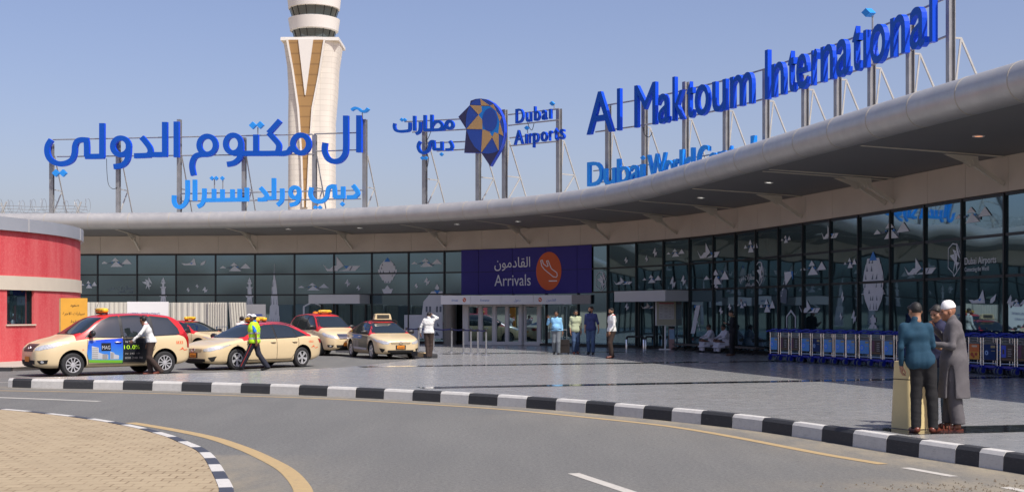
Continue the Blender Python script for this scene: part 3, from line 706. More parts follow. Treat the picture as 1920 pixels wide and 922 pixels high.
STAR = [(T((.62, .98), (.80, .72), (.66, .62)), 0), (T((.35, .80), (.62, .74), (.55, .60)), 0), (T((.14, .62), (.50, .66), (.48, .44)), 0), (T((.42, .12), (.62, .42), (.50, .40)), 0), (T((.72, .30), (.66, .42), (.86, .40)), 0), (T((.82, .72), (.70, .62), (.92, .50)), 0), (T((.70, .08), (.58, .40), (.70, .42)), 0),
        (T((.48, .42), (.66, .40), (.72, .52), (.66, .68), (.54, .64)), 0)]
def ringseg(pts, w=.03):
    out = []
    for a, b in zip(pts[:-1], pts[1:]):
        v = Vector((b[0] - a[0], b[1] - a[1])); n = Vector((-v.y, v.x)).normalized() * w
        out.append((T((a[0], a[1]), (b[0], b[1]), (b[0] + n.x, b[1] + n.y), (a[0] + n.x, a[1] + n.y)), 0))
    return out
EMB = STAR + ringseg([(.36, .98), (.02, .84), (0, .26), (.40, .08), (.45, -.02), (.92, .26), (1, .62), (.72, .94), (.36, .98)])
for q in ((1777, 1802, 518, 454), (1417, 1432, 535, 489), (1118, 1137, 547, 508)): dplace('emblem_sticker', EMB, *q)
dplace('emblem_sticker', STAR, 263, 287, 546, 518)
# ------------------------------------------------ arrivals banner over the entrance
ua, ub_ = WALL.upx(866), WALL.upx(1111.5); M_BAN = mat('deep_blue_banner', (.020, .012, .19), .6, var=.06, vscale=1)
mb = MB()
cuts = [ua] + [u for u in MU if ua + .2 < u < ub_ - .2] + [ub_]
for a, b in zip(cuts[:-1], cuts[1:]):
    for z0, z1 in ((CZ + .97, CZ + 2.07), (CZ + 2.09, CZ + 3.2)): wall_strip(mb, a + .012, b - .012, z0, z1, .07, thick=.012)
wall_strip(mb, ua, ub_, CZ + .99, CZ + 3.18, .05, mi=1)
mb.build('arrivals_banner', [M_BAN, mat('banner_joint', (.012, .012, .03), .7)], TB, world=True)
M_BLET = mat('banner_lettering', (.70, .70, .72), .6)
wall_text('Arrivals', 929, 997, 536, 22, M_BLET, 'banner_lettering', .084); wall_text('القادمون', 929, 996, 502, 19, M_BLET, 'banner_lettering', .084, ar=True)
uc = WALL.upx(1031.3); M_OR = mat('orange_disc', (.58, .10, .02), .6); ur = (WALL.upx(1055) - WALL.upx(1007.5)) / 2; zc = CZ + (HY - 508) / F * WALL.pos(uc).y; zr = 36 / F * WALL.pos(uc).y
mb = MB(); vs = [WALL.at(uc, zc, .088)] + [WALL.at(uc + math.cos(t) * ur * q / 6, zc + math.sin(t) * zr * q / 6, .088) for q in range(1, 7) for t in np.linspace(0, 2 * math.pi, 49)[:-1]]
mb.add(vs, [(0, 1 + k, 1 + (k + 1) % 48) for k in range(48)] + [(1 + (q - 1) * 48 + k, 1 + q * 48 + k, 1 + q * 48 + (k + 1) % 48, 1 + (q - 1) * 48 + (k + 1) % 48) for q in range(1, 6) for k in range(48)])
mb.build('arrivals_disc', M_OR, TB, world=True)
def zb8(x, y): return (800 + x / 3.2925, 420 + y / 3.2925)
mb = MB(); pf = lambda a, b, c: wpt(a, b, .098 + c)
def dense(pts, n=6, closed=False):
    pts = pts + [pts[0]] if closed else pts; return [(a[0] + (b_[0] - a[0]) * k / n, a[1] + (b_[1] - a[1]) * k / n) for a, b_ in zip(pts[:-1], pts[1:]) for k in range(n)] + ([] if closed else [pts[-1]])
plane = [(712, 225), (722, 222), (728, 245), (750, 262), (758, 258), (748, 228), (758, 225), (778, 275), (812, 300), (815, 318), (808, 328), (790, 325), (735, 280), (718, 258)]
stroke_mb(mb, [zb8(*p) for p in dense(plane, 4, True)], 1.5, pf, .003, closed=True, smooth=0); stroke_mb(mb, dense([zb8(762, 351), zb8(813, 350)]), 2.0, pf, .003, smooth=0)
mb.build('landing_plane_symbol', M_BLET, TB, world=True)
# ------------------------------------------------ entrance vestibule below the banner
M_ALU = mat('pale_aluminium', (.52, .52, .51), .45, metal=.2, var=.05, vscale=2); M_GREYP = mat('grey_panel', (.26, .25, .24), .55)
VA, VB = Vector((-3.46, 64.7)), Vector((2.82, 62.7)); vt = (VB - VA).normalized(); vn = Vector((vt.y, -vt.x)); VL = (VB - VA).length
def V(s, z, o=0.0): p = VA + vt * s + vn * o; return Vector((p.x, p.y, z))
vrot = Matrix.Rotation(math.atan2(vt.y, vt.x), 3, 'Z')
mb = MB(); zc0, zc1 = CZ + .455, CZ + .885; cs = [0, VL * .238, VL * .525, VL * .79, VL] if False else [0, 58 / 249 * VL, 116 / 249 * VL, 178 / 249 * VL, VL]
for a, b in zip(cs[:-1], cs[1:]): mb.box(V((a + b) / 2, (zc0 + zc1) / 2, -.05), (b - a - .012, .10, zc1 - zc0), 0, vrot)
mb.box(V(VL / 2, (zc0 + zc1) / 2, -.9), (VL - .02, 1.58, zc1 - zc0 - .02), 0, vrot)
ec = mb.build('entrance_canopy', M_WHITE, TB, world=True)
mb = MB(); p1 = V(VL, 0, -.02); p2 = WALL.at(WALL.upx(1111), 0, .10)
mb.bar((p1.x, p1.y, (zc0 + zc1) / 2), (p2.x, p2.y, (zc0 + zc1) / 2), .06, zc1 - zc0 - .004); mb.build('canopy_return', M_GREYP, TB, world=True)
M_SGNB = mat('blue_sign_ink', (.03, .13, .42), .6)
for s, x0, x1, cap, ar in (('Arrivals', 847, 859.5, 4.4, 0), ('Entrance', 903, 920, 4.4, 0), ('دخول', 967, 979, 5.0, 1), ('القادمون', 1028, 1045, 5.0, 1)):
    mb = MB(); sa = (x0 - 826) / 249 * VL; sb = (x1 - 826) / 249 * VL
    text_mb(mb, arabic(s) if ar else s, lambda a, b, c: V(sa + (sb - sa) * a, CZ + .60 + b * cap / F * 64, .004 + c), .003)
    mb.build('sign_lettering', M_SGNB, ec, world=True)
mb = MB()
for x in (872, 1016):
    s = (x - 826) / 249 * VL; mb.prism([(math.cos(t) * .085, math.sin(t) * .105) for t in np.linspace(0, 2 * math.pi, 21)[:-1]], -.003, 0, 0, lambda a, b, c: V(s + a, CZ + .67 + b, .004 + c))
    mb.prism([(-.05, .03), (-.02, .05), (.06, -.04), (.03, -.06)], -.002, 0, 1, lambda a, b, c: V(s + a, CZ + .67 + b, .007 + c))
mb.build('sign_icon', [M_OR, M_WHITE], ec, world=True)
# door wall
DA, DB = Vector((-2.42, 65.6)), Vector((3.62, 63.6)); dt = (DB - DA).normalized(); dn = Vector((dt.y, -dt.x)); DL = (DB - DA).length; drot = Matrix.Rotation(math.atan2(dt.y, dt.x), 3, 'Z')
def D(s, z, o=0.0): p = DA + dt * s + dn * o; return Vector((p.x, p.y, z))
doors = [(878, 899), (905, 926), (932, 951), (956, 977), (989, 1012), (1018, 1041), (1046, 1067), (1071, 1095)]
S = lambda x: (x - 867) / (1106 - 867) * DL
mb = MB(); prev = 0.0; z0, z1 = PZ + .02, CZ + .47
for a, b in doors:
    mb.box(D((prev + S(a)) / 2, (z0 + z1) / 2, 0), (S(a) - prev - .004, .09, z1 - z0), 0, drot); prev = S(b)
mb.box(D((prev + DL) / 2, (z0 + z1) / 2, 0), (DL - prev - .004, .09, z1 - z0), 0, drot)
mb.box(D(DL / 2, z1 - .06, .0), (DL, .084, .13), 0, drot); mb.box(D(DL / 2, z0 + .075, .0), (DL, .084, .17), 0, drot)
for a, b in ((0, 878), (980, 989)): mb.box(D(S(984), (z0 + z1) / 2, .06), (.10, .06, z1 - z0), 0, drot)
ew = mb.build('entrance_frame', M_ALU, TB, world=True)
for a, b in doors:
    mb = MB(); mb.box(D((S(a) + S(b)) / 2, (z0 + z1) / 2, -.02), (S(b) - S(a) - .006, .02, z1 - z0 - .33), 0, drot)
    dr = mb.build('glass_door', GLASS, TB, world=True)
    mb = MB()
    for x in (a + 1, b - 1): mb.box(D(S(x), (z0 + z1) / 2, .0), (.03, .05, z1 - z0 - .31), 0, drot)
    if a in (956, 989): mb.box(D(S((a + b) / 2), CZ - .25, .0), (.10, .012, .16), 1, drot); mb.box(D(S((a + b) / 2), CZ - .20, .008), (.08, .004, .04), 2, drot)
    mb.build('door_frame', [M_ALU, M_WHITE, mat('red_notice', (.5, .03, .03), .6)], dr, world=True)
# side entrances with pale portal boxes
for x0, x1, x2, yt, yb, dpt in ((596, 666, 694, 554.5, 569, 1.3), (1192, 1238, 1293, 548, 565, 1.2)):
    uA, uB = WALL.upx(x0), WALL.upx(x2); d = WALL.pos((uA + uB) / 2).y; zt = CZ + .985; zb_ = zt - .46
    mb = MB(); uu_ = (uB - uA)
    wall_strip(mb, uA, uB, zb_, zt, dpt, thick=.06); wall_strip(mb, uA, uB, zb_ + .01, zt - .01, dpt - .061, thick=dpt - .12)
    for u in (uA, uB): mb.bar(WALL.at(u, (zb_ + zt) / 2, dpt - .03), WALL.at(u, (zb_ + zt) / 2, .08), .05, zt - zb_ - .004)
    mb.build('side_entrance_canopy', M_ALU, TB, world=True)
    fr = MB()
    for f in (.08, .36, .64, .92): u = uA + uu_ * f; fr.box(WALL.at(u, (PZ + zb_) / 2 + .02, .06), (.07, .07, zb_ - PZ - .1), 0, Matrix.Rotation(math.atan2(WALL.tan(u).y, WALL.tan(u).x), 3, 'Z'))
    fr.build('side_door_frame', M_DARKFRAME, TB, world=True)
# the column between the entrance and the curved wing
mb = MB(); mb.lathe([(.33, PZ), (.33, CZ + .95)], (WALL.at(WALL.upx(853), 0, .45).x, WALL.at(WALL.upx(853), 0, .45).y, 0), 24); mb.build('round_column', mat('beige_stone', (.22, .20, .17), .35, var=.2, vscale=1.5), TB, smooth=60, world=True)

# ---------------------------------------------------------------- roof signs
SGP = [(-60, 70.6), (60, 70.1), (189, 69.6), (330, 68.9), (500, 68.1), (677, 66.9), (787, 65.3), (886, 63.4), (935, 62.2), (1036, 60.0), (1110, 58.0), (1162, 56.9), (1195, 56.2), (1285, 53.5), (1410, 49.7), (1440, 48.5), (1510, 46.1), (1585, 43.7), (1645, 41.6), (1690, 40.1), (1745, 38.5), (1800, 36.8), (1860, 35)]
SIGN = Path([((p - 960) / F * d, d) for p, d in SGP], sigma=1.3)
M_LB = [mat('royal_blue_face', (.004, .072, .41), .6, var=.10, vscale=1.2, ior=1.3), mat('royal_blue_return', (.0, .060, .60), .55, var=.06, vscale=1.5, ior=1.3)]; M_LL = [mat('sky_blue_face', (.025, .25, .70), .6, var=.08, vscale=1.5, ior=1.3), mat('sky_blue_return', (.01, .23, .78), .55, ior=1.3)]  # sunlit returns and shaded faces put into the colour as two blues
M_NAVY = mat('navy_panel', (.022, .020, .075), .45, var=.1, vscale=2)
RZ = TZ + .30
def spix(px, py, c=0.0, off=0.0):
    u = SIGN.upx(px); p = SIGN.pos(u); z = CZ + (HY - py) / F * p.y; q = SIGN.at(u, z, off + c); return q
def sign_post(parent, px, ytop, brace_px, yapex, apexdx=None):
    u = SIGN.upx(px); p = SIGN.pos(u); zt = CZ + (HY - ytop) / F * p.y; n = SIGN.nrm(u)
    ang = math.atan2(SIGN.tan(u).y, SIGN.tan(u).x); rot = Matrix.Rotation(ang, 3, 'Z')
    B = lambda o, z: Vector((p.x + n.x * o, p.y + n.y * o, z))
    mb = MB(); c = B(-.42, (RZ + zt) / 2); H = zt - RZ
    mb.box(c + rot @ Vector((0, .09, 0)), (.20, .02, H), 0, rot); mb.box(c - rot @ Vector((0, .09, 0)), (.20, .02, H), 0, rot); mb.box(c, (.02, .158, H), 0, rot)
    mb.box(B(-.42, RZ + .02), (.36, .36, .03), 0, rot)
    po = mb.build('support_post', M_STEEL, parent, world=True)
    za = min(zt - .15, CZ + (HY - yapex) / F * p.y); mb = MB(); w_ = .05
    L2 = .42 + max(1.15, (za - RZ) * .46)
    zm = RZ + (za - RZ) * .47
    mb.bar(B(-.53, za), B(-.75, za), w_); mb.bar(B(-.74, za), B(-L2 - .35, RZ), w_); mb.bar(B(-.74, za), B(-.55, zm), w_)
    mb.bar(B(-.55, zm), B(-.74 - (L2 - .39) * .53, zm), w_); mb.bar(B(-.55, RZ + .25), B(-.74 - (L2 - .39) * .53, zm), w_); mb.bar(B(-.55, RZ + .25), B(-L2 - .25, RZ + .25), w_)
    mb.build('brace', M_STEEL_L, po, world=True)
def rails(parent, lines):
    mb = MB()
    for pts in lines:
        px = np.linspace(pts[0][0], pts[-1][0], 14); py = np.interp(px, [p[0] for p in pts], [p[1] for p in pts])
        mb.tube([spix(a, b, 0, -.32) for a, b in zip(px, py)], .035, 6)
    mb.build('rail', M_STEEL, parent, world=True)
def diamond(mb, px, py, h, mi=0):
    stroke = [(px - h, py), (px, py - h), (px + h, py), (px, py + h)]
    mb.prism([(a, b) for a, b in stroke][::-1], -.026 * h, 0, mi, lambda a, b, c: spix(a, b, c))
def base_at(px, z):
    p = SIGN.pos(SIGN.upx(px)); return (p.x, p.y, z)
# Latin roof sign
LS = thing('roof_sign', 'huge royal blue Latin letters on the canopy roof with smaller sky blue line below', 'sign', base_at(1430, RZ))
z4 = lambda a, b: (1080 + a / 2.56, 1080 + b / 2.56); z5 = lambda a, b: (1420 + a / 2.562, 1420 + b / 2.562)
line1 = [('A', *z4(50, 178)), ('l', *z4(196, 211)), ('M', *z4(279, 381)), ('a', *z4(393, 445)), ('k', *z4(462, 517)), ('t', *z4(530, 562)), ('o', *z4(569, 636)), ('u', *z4(653, 719)), ('m', *z4(738, 845)), ('I', *z4(906, 920)),
         ('n', *z5(67, 127)), ('t', *z5(146, 176)), ('e', *z5(186, 238)), ('r', *z5(258, 287)), ('n', *z5(303, 363)), ('a', *z5(378, 436)), ('t', *z5(455, 490)), ('ı', *z5(508, 523)), ('o', *z5(540, 614)), ('n', *z5(637, 709)), ('a', *z5(731, 803)), ('l', *z5(825, 841))]
zb = CZ + 7.83
def letters(parent, items, zb, cap, m, depth=.17, bold=.005):
    for ch, x0, x1 in items:
        a, b = SIGN.upx(x0), SIGN.upx(x1); mb = MB()
        text_mb(mb, ch, lambda s, y, c: SIGN.at(a + (b - a) * s, zb + y * cap, c), depth, 0, 1, 0.0 if ch == 'M' else bold)
        mb.build('letter', m, parent, world=True)
letters(LS, line1, zb, 1.88, M_LB)
line2 = [('D', 1100.5, 1129), ('u', 1131, 1153), ('b', 1156, 1179), ('a', 1181, 1197), ('ı', 1199.5, 1206), ('W', 1213, 1247), ('o', 1244, 1261), ('r', 1262, 1271), ('l', 1273.5, 1280), ('d', 1282, 1299), ('C', 1306, 1328), ('e', 1328, 1343), ('n', 1345, 1362), ('t', 1364, 1374), ('r', 1376, 1388), ('a', 1389, 1404), ('l', 1407, 1413)]
letters(LS, line2, CZ + 5.57, 1.10, M_LL, .16)
mb = MB(); diamond(mb, 1623, 24, 8.2); mb.build('letter_dot', M_LL, LS, world=True)
mb = MB(); mb.tube([spix(1628, 30, 0, -.15), spix(1628, 54, 0, -.15)], .03, 6); mb.build('dot_stem', M_STEEL, LS, world=True)
mb = MB(); diamond(mb, 1204, 296, 4.0); mb.build('letter_dot', M_LL, LS, world=True)
for px, yt in ((1128, 196), (1195, 190), (1270, 152), (1345, 152), (1418, 130), (1490, 140), (1550, 120), (1612, 100), (1683, 40), (1757, -30)):
    d = SIGN.dpx(px); sign_post(LS, px, yt, 0, HY - (zb - CZ + .05) / d * F)
def zline(z, pxs): return [(p, HY - (z - CZ) / SIGN.dpx(p) * F) for p in pxs]
rp = list(np.linspace(1106, 1757, 24))
mb = MB()
for z in (zb + .12, zb + 1.22): mb.tube([SIGN.at(SIGN.upx(p), z, -.36) for p in rp], .035, 6)
for z in (CZ + 5.72, CZ + 6.25): mb.tube([SIGN.at(SIGN.upx(p), z, -.30) for p in np.linspace(1104, 1430, 14)], .03, 6)
mb.build('rail', M_STEEL, LS, world=True)
# Arabic roof sign
AS = thing('roof_sign', 'large royal blue Arabic lettering over a smaller sky blue Arabic line on the roof', 'sign', base_at(390, RZ))
za = lambda x, y: (x / 2.6667, 180 + y / 2.6667)
def arabic_strokes(parent, groups, width, zf, m, depth, dotm=None):
    w_ = width; e = 0
    for g in groups:
        mb = MB(); k = 0
        for st_ in g:
            if st_[0] == 'loop':
                _, cx, cy, rx, ry = st_; pts = [(cx + rx * math.cos(t), cy + ry * math.sin(t)) for t in np.linspace(0, 2 * math.pi, 25)[:-1]]
                o = .003 * k; stroke_mb(mb, [zf(*p) for p in pts], w_, lambda a, b, c: spix(a, b, c, o), depth, closed=True, smooth=0, side=1)
            else:
                o = .003 * k; stroke_mb(mb, [zf(*p) for p in st_], w_, lambda a, b, c: spix(a, b, c, o), depth, smooth=6 if len(st_) > 3 else 0, side=1)
            k += 1
        mb.build('letter', m, parent, world=True)
big = [
    [[(1793, 97), (1793, 190), (1793, 282)]],
    [[(1727, 98), (1727, 180), (1727, 255), (1722, 292), (1700, 320), (1668, 327), (1640, 315), (1624, 288), (1620, 262), (1624, 234)]],
    [('loop', 1502, 240, 40, 45), [(1480, 277), (1455, 262), (1440, 280), (1415, 287), (1390, 287)], [(1398, 123), (1370, 155), (1341, 186)], [(1341, 184), (1365, 210), (1390, 240), (1392, 262), (1384, 287)], [(1400, 286), (1330, 287), (1260, 287), (1165, 287)], [(1278, 193), (1278, 240), (1278, 280)],
     ('loop', 1165, 240, 38, 44), [(1204, 236), (1203, 275), (1196, 310), (1170, 334), (1135, 342)]],
    [('loop', 1035, 246, 41, 45), [(1034, 292), (1000, 293), (975, 302), (962, 325), (958, 355), (966, 397)]],
    [[(880, 128), (880, 220), (880, 306)]],
    [[(822, 130), (822, 220), (822, 302)], [(832, 292), (790, 293), (740, 292)], [(706, 206), (728, 232), (746, 258), (750, 280), (738, 297)], [(752, 296), (710, 298), (670, 299)]],
    [('loop', 602, 252, 40, 42), [(641, 246), (640, 285), (632, 322), (608, 346), (567, 353)]],
    [[(508, 136), (508, 220), (508, 308)], [(518, 301), (470, 302), (424, 302)], [(432, 304), (432, 255), (430, 222)], [(440, 221), (408, 219), (385, 226), (373, 250), (370, 285), (358, 318), (326, 336), (288, 338), (252, 320), (235, 288), (236, 250), (254, 219)]],
]
arabic_strokes(AS, big, 9.6, za, M_LB, .20)
small = [
    [[(1762, 446), (1774, 462), (1785, 478), (1785, 492), (1772, 501)], [(1782, 503), (1760, 505), (1733, 506)]],
    [[(1713, 452), (1713, 480), (1713, 506)], [(1722, 503), (1695, 504), (1668, 504)], [(1672, 508), (1672, 480), (1670, 455)], [(1678, 452), (1660, 451), (1642, 460), (1636, 482), (1630, 508), (1610, 525), (1584, 528), (1560, 514), (1550, 490), (1556, 456)]],
    [('loop', 1472, 482, 22, 26), [(1494, 480), (1492, 510), (1480, 535), (1448, 545)]],
    [[(1408, 462), (1409, 495), (1405, 525), (1385, 545)]],
    [[(1367, 410), (1367, 460), (1367, 514)], [(1376, 508), (1350, 510), (1325, 511)], [(1300, 458), (1316, 476), (1330, 494), (1330, 508), (1318, 515)], [(1332, 516), (1310, 518), (1288, 518)]],
    [[(1232, 458), (1232, 490), (1232, 520)], [(1196, 464), (1196, 490), (1196, 520)], [(1160, 466), (1160, 490), (1160, 520)], [(1242, 517), (1130, 519), (1012, 521)], [(1110, 466), (1110, 490), (1110, 520)], [(1068, 464), (1068, 490), (1068, 520)], [(1020, 462), (1019, 505), (1010, 538), (988, 553)]],
    [[(972, 418), (972, 470), (972, 524)]],
    [[(935, 420), (935, 490), (928, 530), (905, 553), (880, 550), (868, 528), (868, 496)]],
]
arabic_strokes(AS, small, 7.4, za, M_LL, .15)
mb = MB()
for x, y, h in ((1262, 147, 7), (1299, 145, 7), (277, 385, 7), (313, 385, 7), (1710, 540, 4.6), (1576, 557, 4.4), (1598, 557, 4.4), (1110, 411, 4.2), (1058, 411, 4.2), (1080, 411, 4.2)):
    p = za(x, y); mb = MB(); diamond(mb, p[0], p[1], h); mb.build('letter_dot', M_LL, AS, world=True)
mb = MB(); stroke_mb(mb, [za(*p) for p in ((1755, 70), (1772, 60), (1790, 64), (1806, 76), (1824, 76), (1838, 62))], 4.6, spix, .2); mb.build('letter_mark', M_LL, AS, world=True)
for x, y0, y1 in ((1285, 155, 200), (1110, 415, 466), (1068, 415, 466), (1713, 506, 536), (1806, 75, 110)): mb = MB(); mb.tube([spix(*za(x, y0), 0, -.12), spix(*za(x, y1), 0, -.12)], .03, 6); mb.build('dot_stem', M_STEEL, AS, world=True)
for px, yt in ((90, 268), (215, 258), (330, 222), (452, 256), (584, 251), (677, 222)):
    sign_post(AS, px, yt, 0, 290)
rails(AS, [[za(250, 215), za(1550, 188)], [za(1560, 186), za(1780, 180)], [za(270, 300), za(1560, 288)], [za(1570, 273), za(1780, 266)], [za(890, 486), za(1800, 468)], [za(890, 524), za(1790, 512)]])
# middle sign with the round emblem
MS = thing('roof_sign', 'blue roof sign with round star emblem between Arabic and English words', 'sign', base_at(910, RZ))
zm = lambda x, y: (700 + x / 3.843, 160 + y / 3.843)
mid = [
    [('loop', 545, 285, 24, 26), [(545, 311), (518, 302), (500, 318), (470, 320)], [(418, 212), (418, 265), (418, 322)], [(416, 300), (440, 268), (470, 262), (492, 282), (492, 304), (474, 319)], [(500, 319), (440, 321), (405, 322)], [(370, 215), (370, 265), (370, 322)], [(420, 321), (390, 322), (362, 322)]],
    [[(335, 264), (335, 305), (328, 335), (304, 350)]],
    [[(293, 220), (293, 275), (293, 328)]],
    [[(260, 268), (260, 300), (255, 324), (220, 331), (180, 331), (156, 320), (148, 295), (152, 274)]],
    [[(546, 402), (558, 420), (564, 440), (560, 455)], [(566, 461), (540, 463), (518, 464)]],
    [[(490, 405), (490, 435), (490, 464)], [(500, 460), (465, 461), (430, 461)], [(434, 464), (434, 435), (433, 408)], [(440, 406), (420, 404), (406, 416), (402, 444), (390, 472), (362, 487), (336, 478), (322, 450), (324, 424), (336, 406)]],
]
arabic_strokes(MS, mid, 5.2, zm, M_LB, .12)
mb = MB()
for x, y in ((202, 248), (224, 250), (488, 497), (350, 524), (375, 524)): p = zm(x, y); mb = MB(); diamond(mb, p[0], p[1], 3.6); mb.build('letter_dot', M_LL, MS, world=True)
for x, y, h in ((1283, 131, 4.2), (1101, 307, 4.0)): p = zm(x, y); mb = MB(); diamond(mb, p[0], p[1], h); mb.build('letter_dot', M_LL, MS, world=True)
mb = MB(); mb.tube([spix(*zm(1292, 140), 0, -.1), spix(*zm(1292, 170), 0, -.1)], .025, 6); mb.tube([spix(*zm(1101, 315), 0, -.1), spix(*zm(1101, 345), 0, -.1)], .025, 6); mb.build('dot_stem', M_STEEL, MS, world=True)
d1 = SIGN.dpx(985)
def zrow(px, y): return CZ + (HY - (160 + y / 3.843)) / F * SIGN.dpx(px)
row = [('D', 1022, 1080), ('u', 1096, 1134), ('b', 1155, 1197), ('a', 1211, 1245), ('ı', 1264, 1279)]
letters(MS, [(c, 700 + a / 3.843, 700 + b / 3.843) for c, a, b in row], zrow(979, 268), 28.5 / F * d1, M_LB, .13)
row = [('A', 1010, 1076), ('ı', 1091, 1103), ('r', 1118, 1139), ('p', 1147, 1188), ('o', 1203, 1248), ('r', 1263, 1285), ('t', 1300, 1326), ('s', 1339, 1374)]
letters(MS, [(c, 700 + a / 3.843, 700 + b / 3.843) for c, a, b in row], zrow(979, 422), 28.5 / F * d1, M_LB, .13)
for px, yt in ((787, 226), (886, 250), (935, 204), (1036, 202)): sign_post(MS, px, yt, 0, 262)
rails(MS, [[zm(200, 258), zm(660, 235)], [zm(255, 333), zm(660, 312)], [zm(360, 412), zm(660, 400)], [zm(430, 470), zm(660, 456)], [zm(940, 207), zm(1300, 165)], [zm(940, 285), zm(1300, 245)], [zm(950, 375), zm(1330, 330)], [zm(950, 432), zm(1290, 400)]])
zl = lambda x, y: (840 + x / 6.586, 180 + y / 6.586)
M_EB = mat('emblem_blue', (.014, .060, .33), .4, var=.08, vscale=1.5); M_EG = mat('emblem_gold', (.46, .28, .11), .5, var=.06, vscale=1.5); M_EL = mat('emblem_cyan', (.0, .19, .60), .4)
eu = SIGN.upx(906); e0 = SIGN.pos(eu); en = SIGN.nrm(eu)
def eflat(px, py, c): k = (px - 960) / F; d = (e0.x * en.x + e0.y * en.y) / (k * en.x + en.y); return Vector((k * d + en.x * c, d + en.y * c, CZ + (HY - py) / F * d))
def emblem(mb, polys, off, dep, mi):
    for pl in polys:
        q = [zl(*p) for p in pl]; mb.prism(q, -dep, 0, mi, lambda a, b, c: eflat(a, b, c + off))
mb = MB()
emblem(mb, [[(127, 258), (268, 115), (278, 60), (340, 38), (400, 32), (470, 42), (555, 88), (620, 155), (665, 240), (688, 340), (694, 430), (690, 500), (670, 590), (632, 680), (520, 868), (412, 705), (200, 703), (225, 410)]], 0, .20, 0)
em = mb.build('emblem', mat('emblem_return_blue', (.006, .05, .50), .5), MS, world=True)
mb = MB(); emblem(mb, [[(131, 258), (269, 118), (280, 63), (340, 41), (400, 35), (470, 45), (552, 90), (617, 156), (662, 241), (685, 340), (691, 430), (687, 499), (667, 588), (629, 677), (519, 864), (414, 703), (203, 700), (227, 409)]], .006, .005, 0); mb.build('emblem_facet', M_NAVY, em, world=True)
mb = MB(); emblem(mb, [[(275, 108), (300, 75), (345, 48), (400, 36), (412, 120)], [(402, 36), (470, 47), (545, 95), (558, 103), (520, 123)], [(268, 117), (375, 235), (226, 403), (222, 330), (232, 220)], [(228, 412), (425, 417), (410, 700), (330, 630), (270, 530)],
                       [(548, 515), (622, 676), (570, 700), (500, 714), (418, 705)], [(628, 470), (684, 497), (668, 600), (630, 668)], [(640, 318), (660, 270), (684, 380), (686, 490)], [(562, 105), (618, 160), (660, 265), (600, 190)]], .012, .011, 0)
mb.build('emblem_facet', M_EB, em, world=True)
mb = MB(); emblem(mb, [[(400, 36), (518, 122), (412, 120)], [(518, 122), (560, 104), (600, 190)], [(598, 190), (662, 266), (640, 318)], [(640, 320), (686, 494), (625, 464)], [(548, 512), (575, 448), (628, 468), (625, 675)], [(427, 415), (512, 430), (548, 512), (412, 703)], [(378, 235), (427, 300), (427, 413), (230, 408)], [(272, 115), (412, 122), (422, 190), (380, 233)]], .018, .017, 0)
mb.build('emblem_facet', M_EG, em, world=True)
mb = MB(); emblem(mb, [[(415, 128), (518, 126), (600, 192), (640, 318), (626, 464), (548, 495), (428, 414), (380, 236)]], .015, .014, 0); mb.build('emblem_facet', M_EL, em, world=True)
mb = MB(); emblem(mb, [[(520 + 93 * math.cos(t), 297 + 143 * math.sin(t)) for t in np.linspace(0, 2 * math.pi, 33)[:-1]]], .022, .021, 0); mb.build('emblem_facet', M_EB, em, world=True)

for par, pts in ((AS, [za(520, 310), za(522, 380), za(530, 440), za(552, 462), za(572, 455)]), (MS, [zm(388, 330), zm(372, 370), zm(360, 392), zm(352, 400)]), (MS, [zm(365, 430), zm(350, 470), zm(372, 520), zm(362, 590)]), (MS, [zm(1080, 262), zm(1092, 300), zm(1112, 318), zm(1126, 270)]), (LS, [(1196, 238), (1199, 252), (1207, 256), (1213, 248)])):
    mb = MB(); mb.tube(smooth_poly([tuple(spix(a, b, 0, -.3)) for a, b in pts], 4), .016, 5); mb.build('cable', M_BLACK, par, world=True)
# ---------------------------------------------------------------- razor wire on the roof
RW = thing('razor_wire_fence', 'coiled razor wire on short leaning posts along the roof above the red building', 'fence', (-25, 69.5, RZ))
mb = MB(); rr = random.Random(5)
for ln, z in ((0, .45), (1, .62), (2, .30)):
    mb.tube([(-27 + .8 * i, 69.6 + .1 * ln, RZ + z + .03 * math.sin(i * 1.7)) for i in range(7)], .012, 4)
mb.build('wire', M_STEEL, RW, world=True)
mb = MB(); pts = []
for i in range(260):
    t = i * .42; x = -27 + 5.0 * i / 260; r = .34 + .05 * math.sin(i * .37); pts.append((x + .10 * math.sin(t * .5), 69.6 + r * math.cos(t), RZ + .62 + r * math.sin(t)))
mb.tube(pts, .009, 4); mb.build('coil', M_STEEL, RW, world=True)
for x in (-26.6, -22.7):
    mb = MB(); mb.bar((x - .15, 69.6, RZ), (x + .22, 69.6, RZ + .85), .06); mb.bar((x + .16, 69.66, RZ), (x - .1, 69.66, RZ + .8), .05); mb.build('post', M_STEEL_L, RW, world=True)

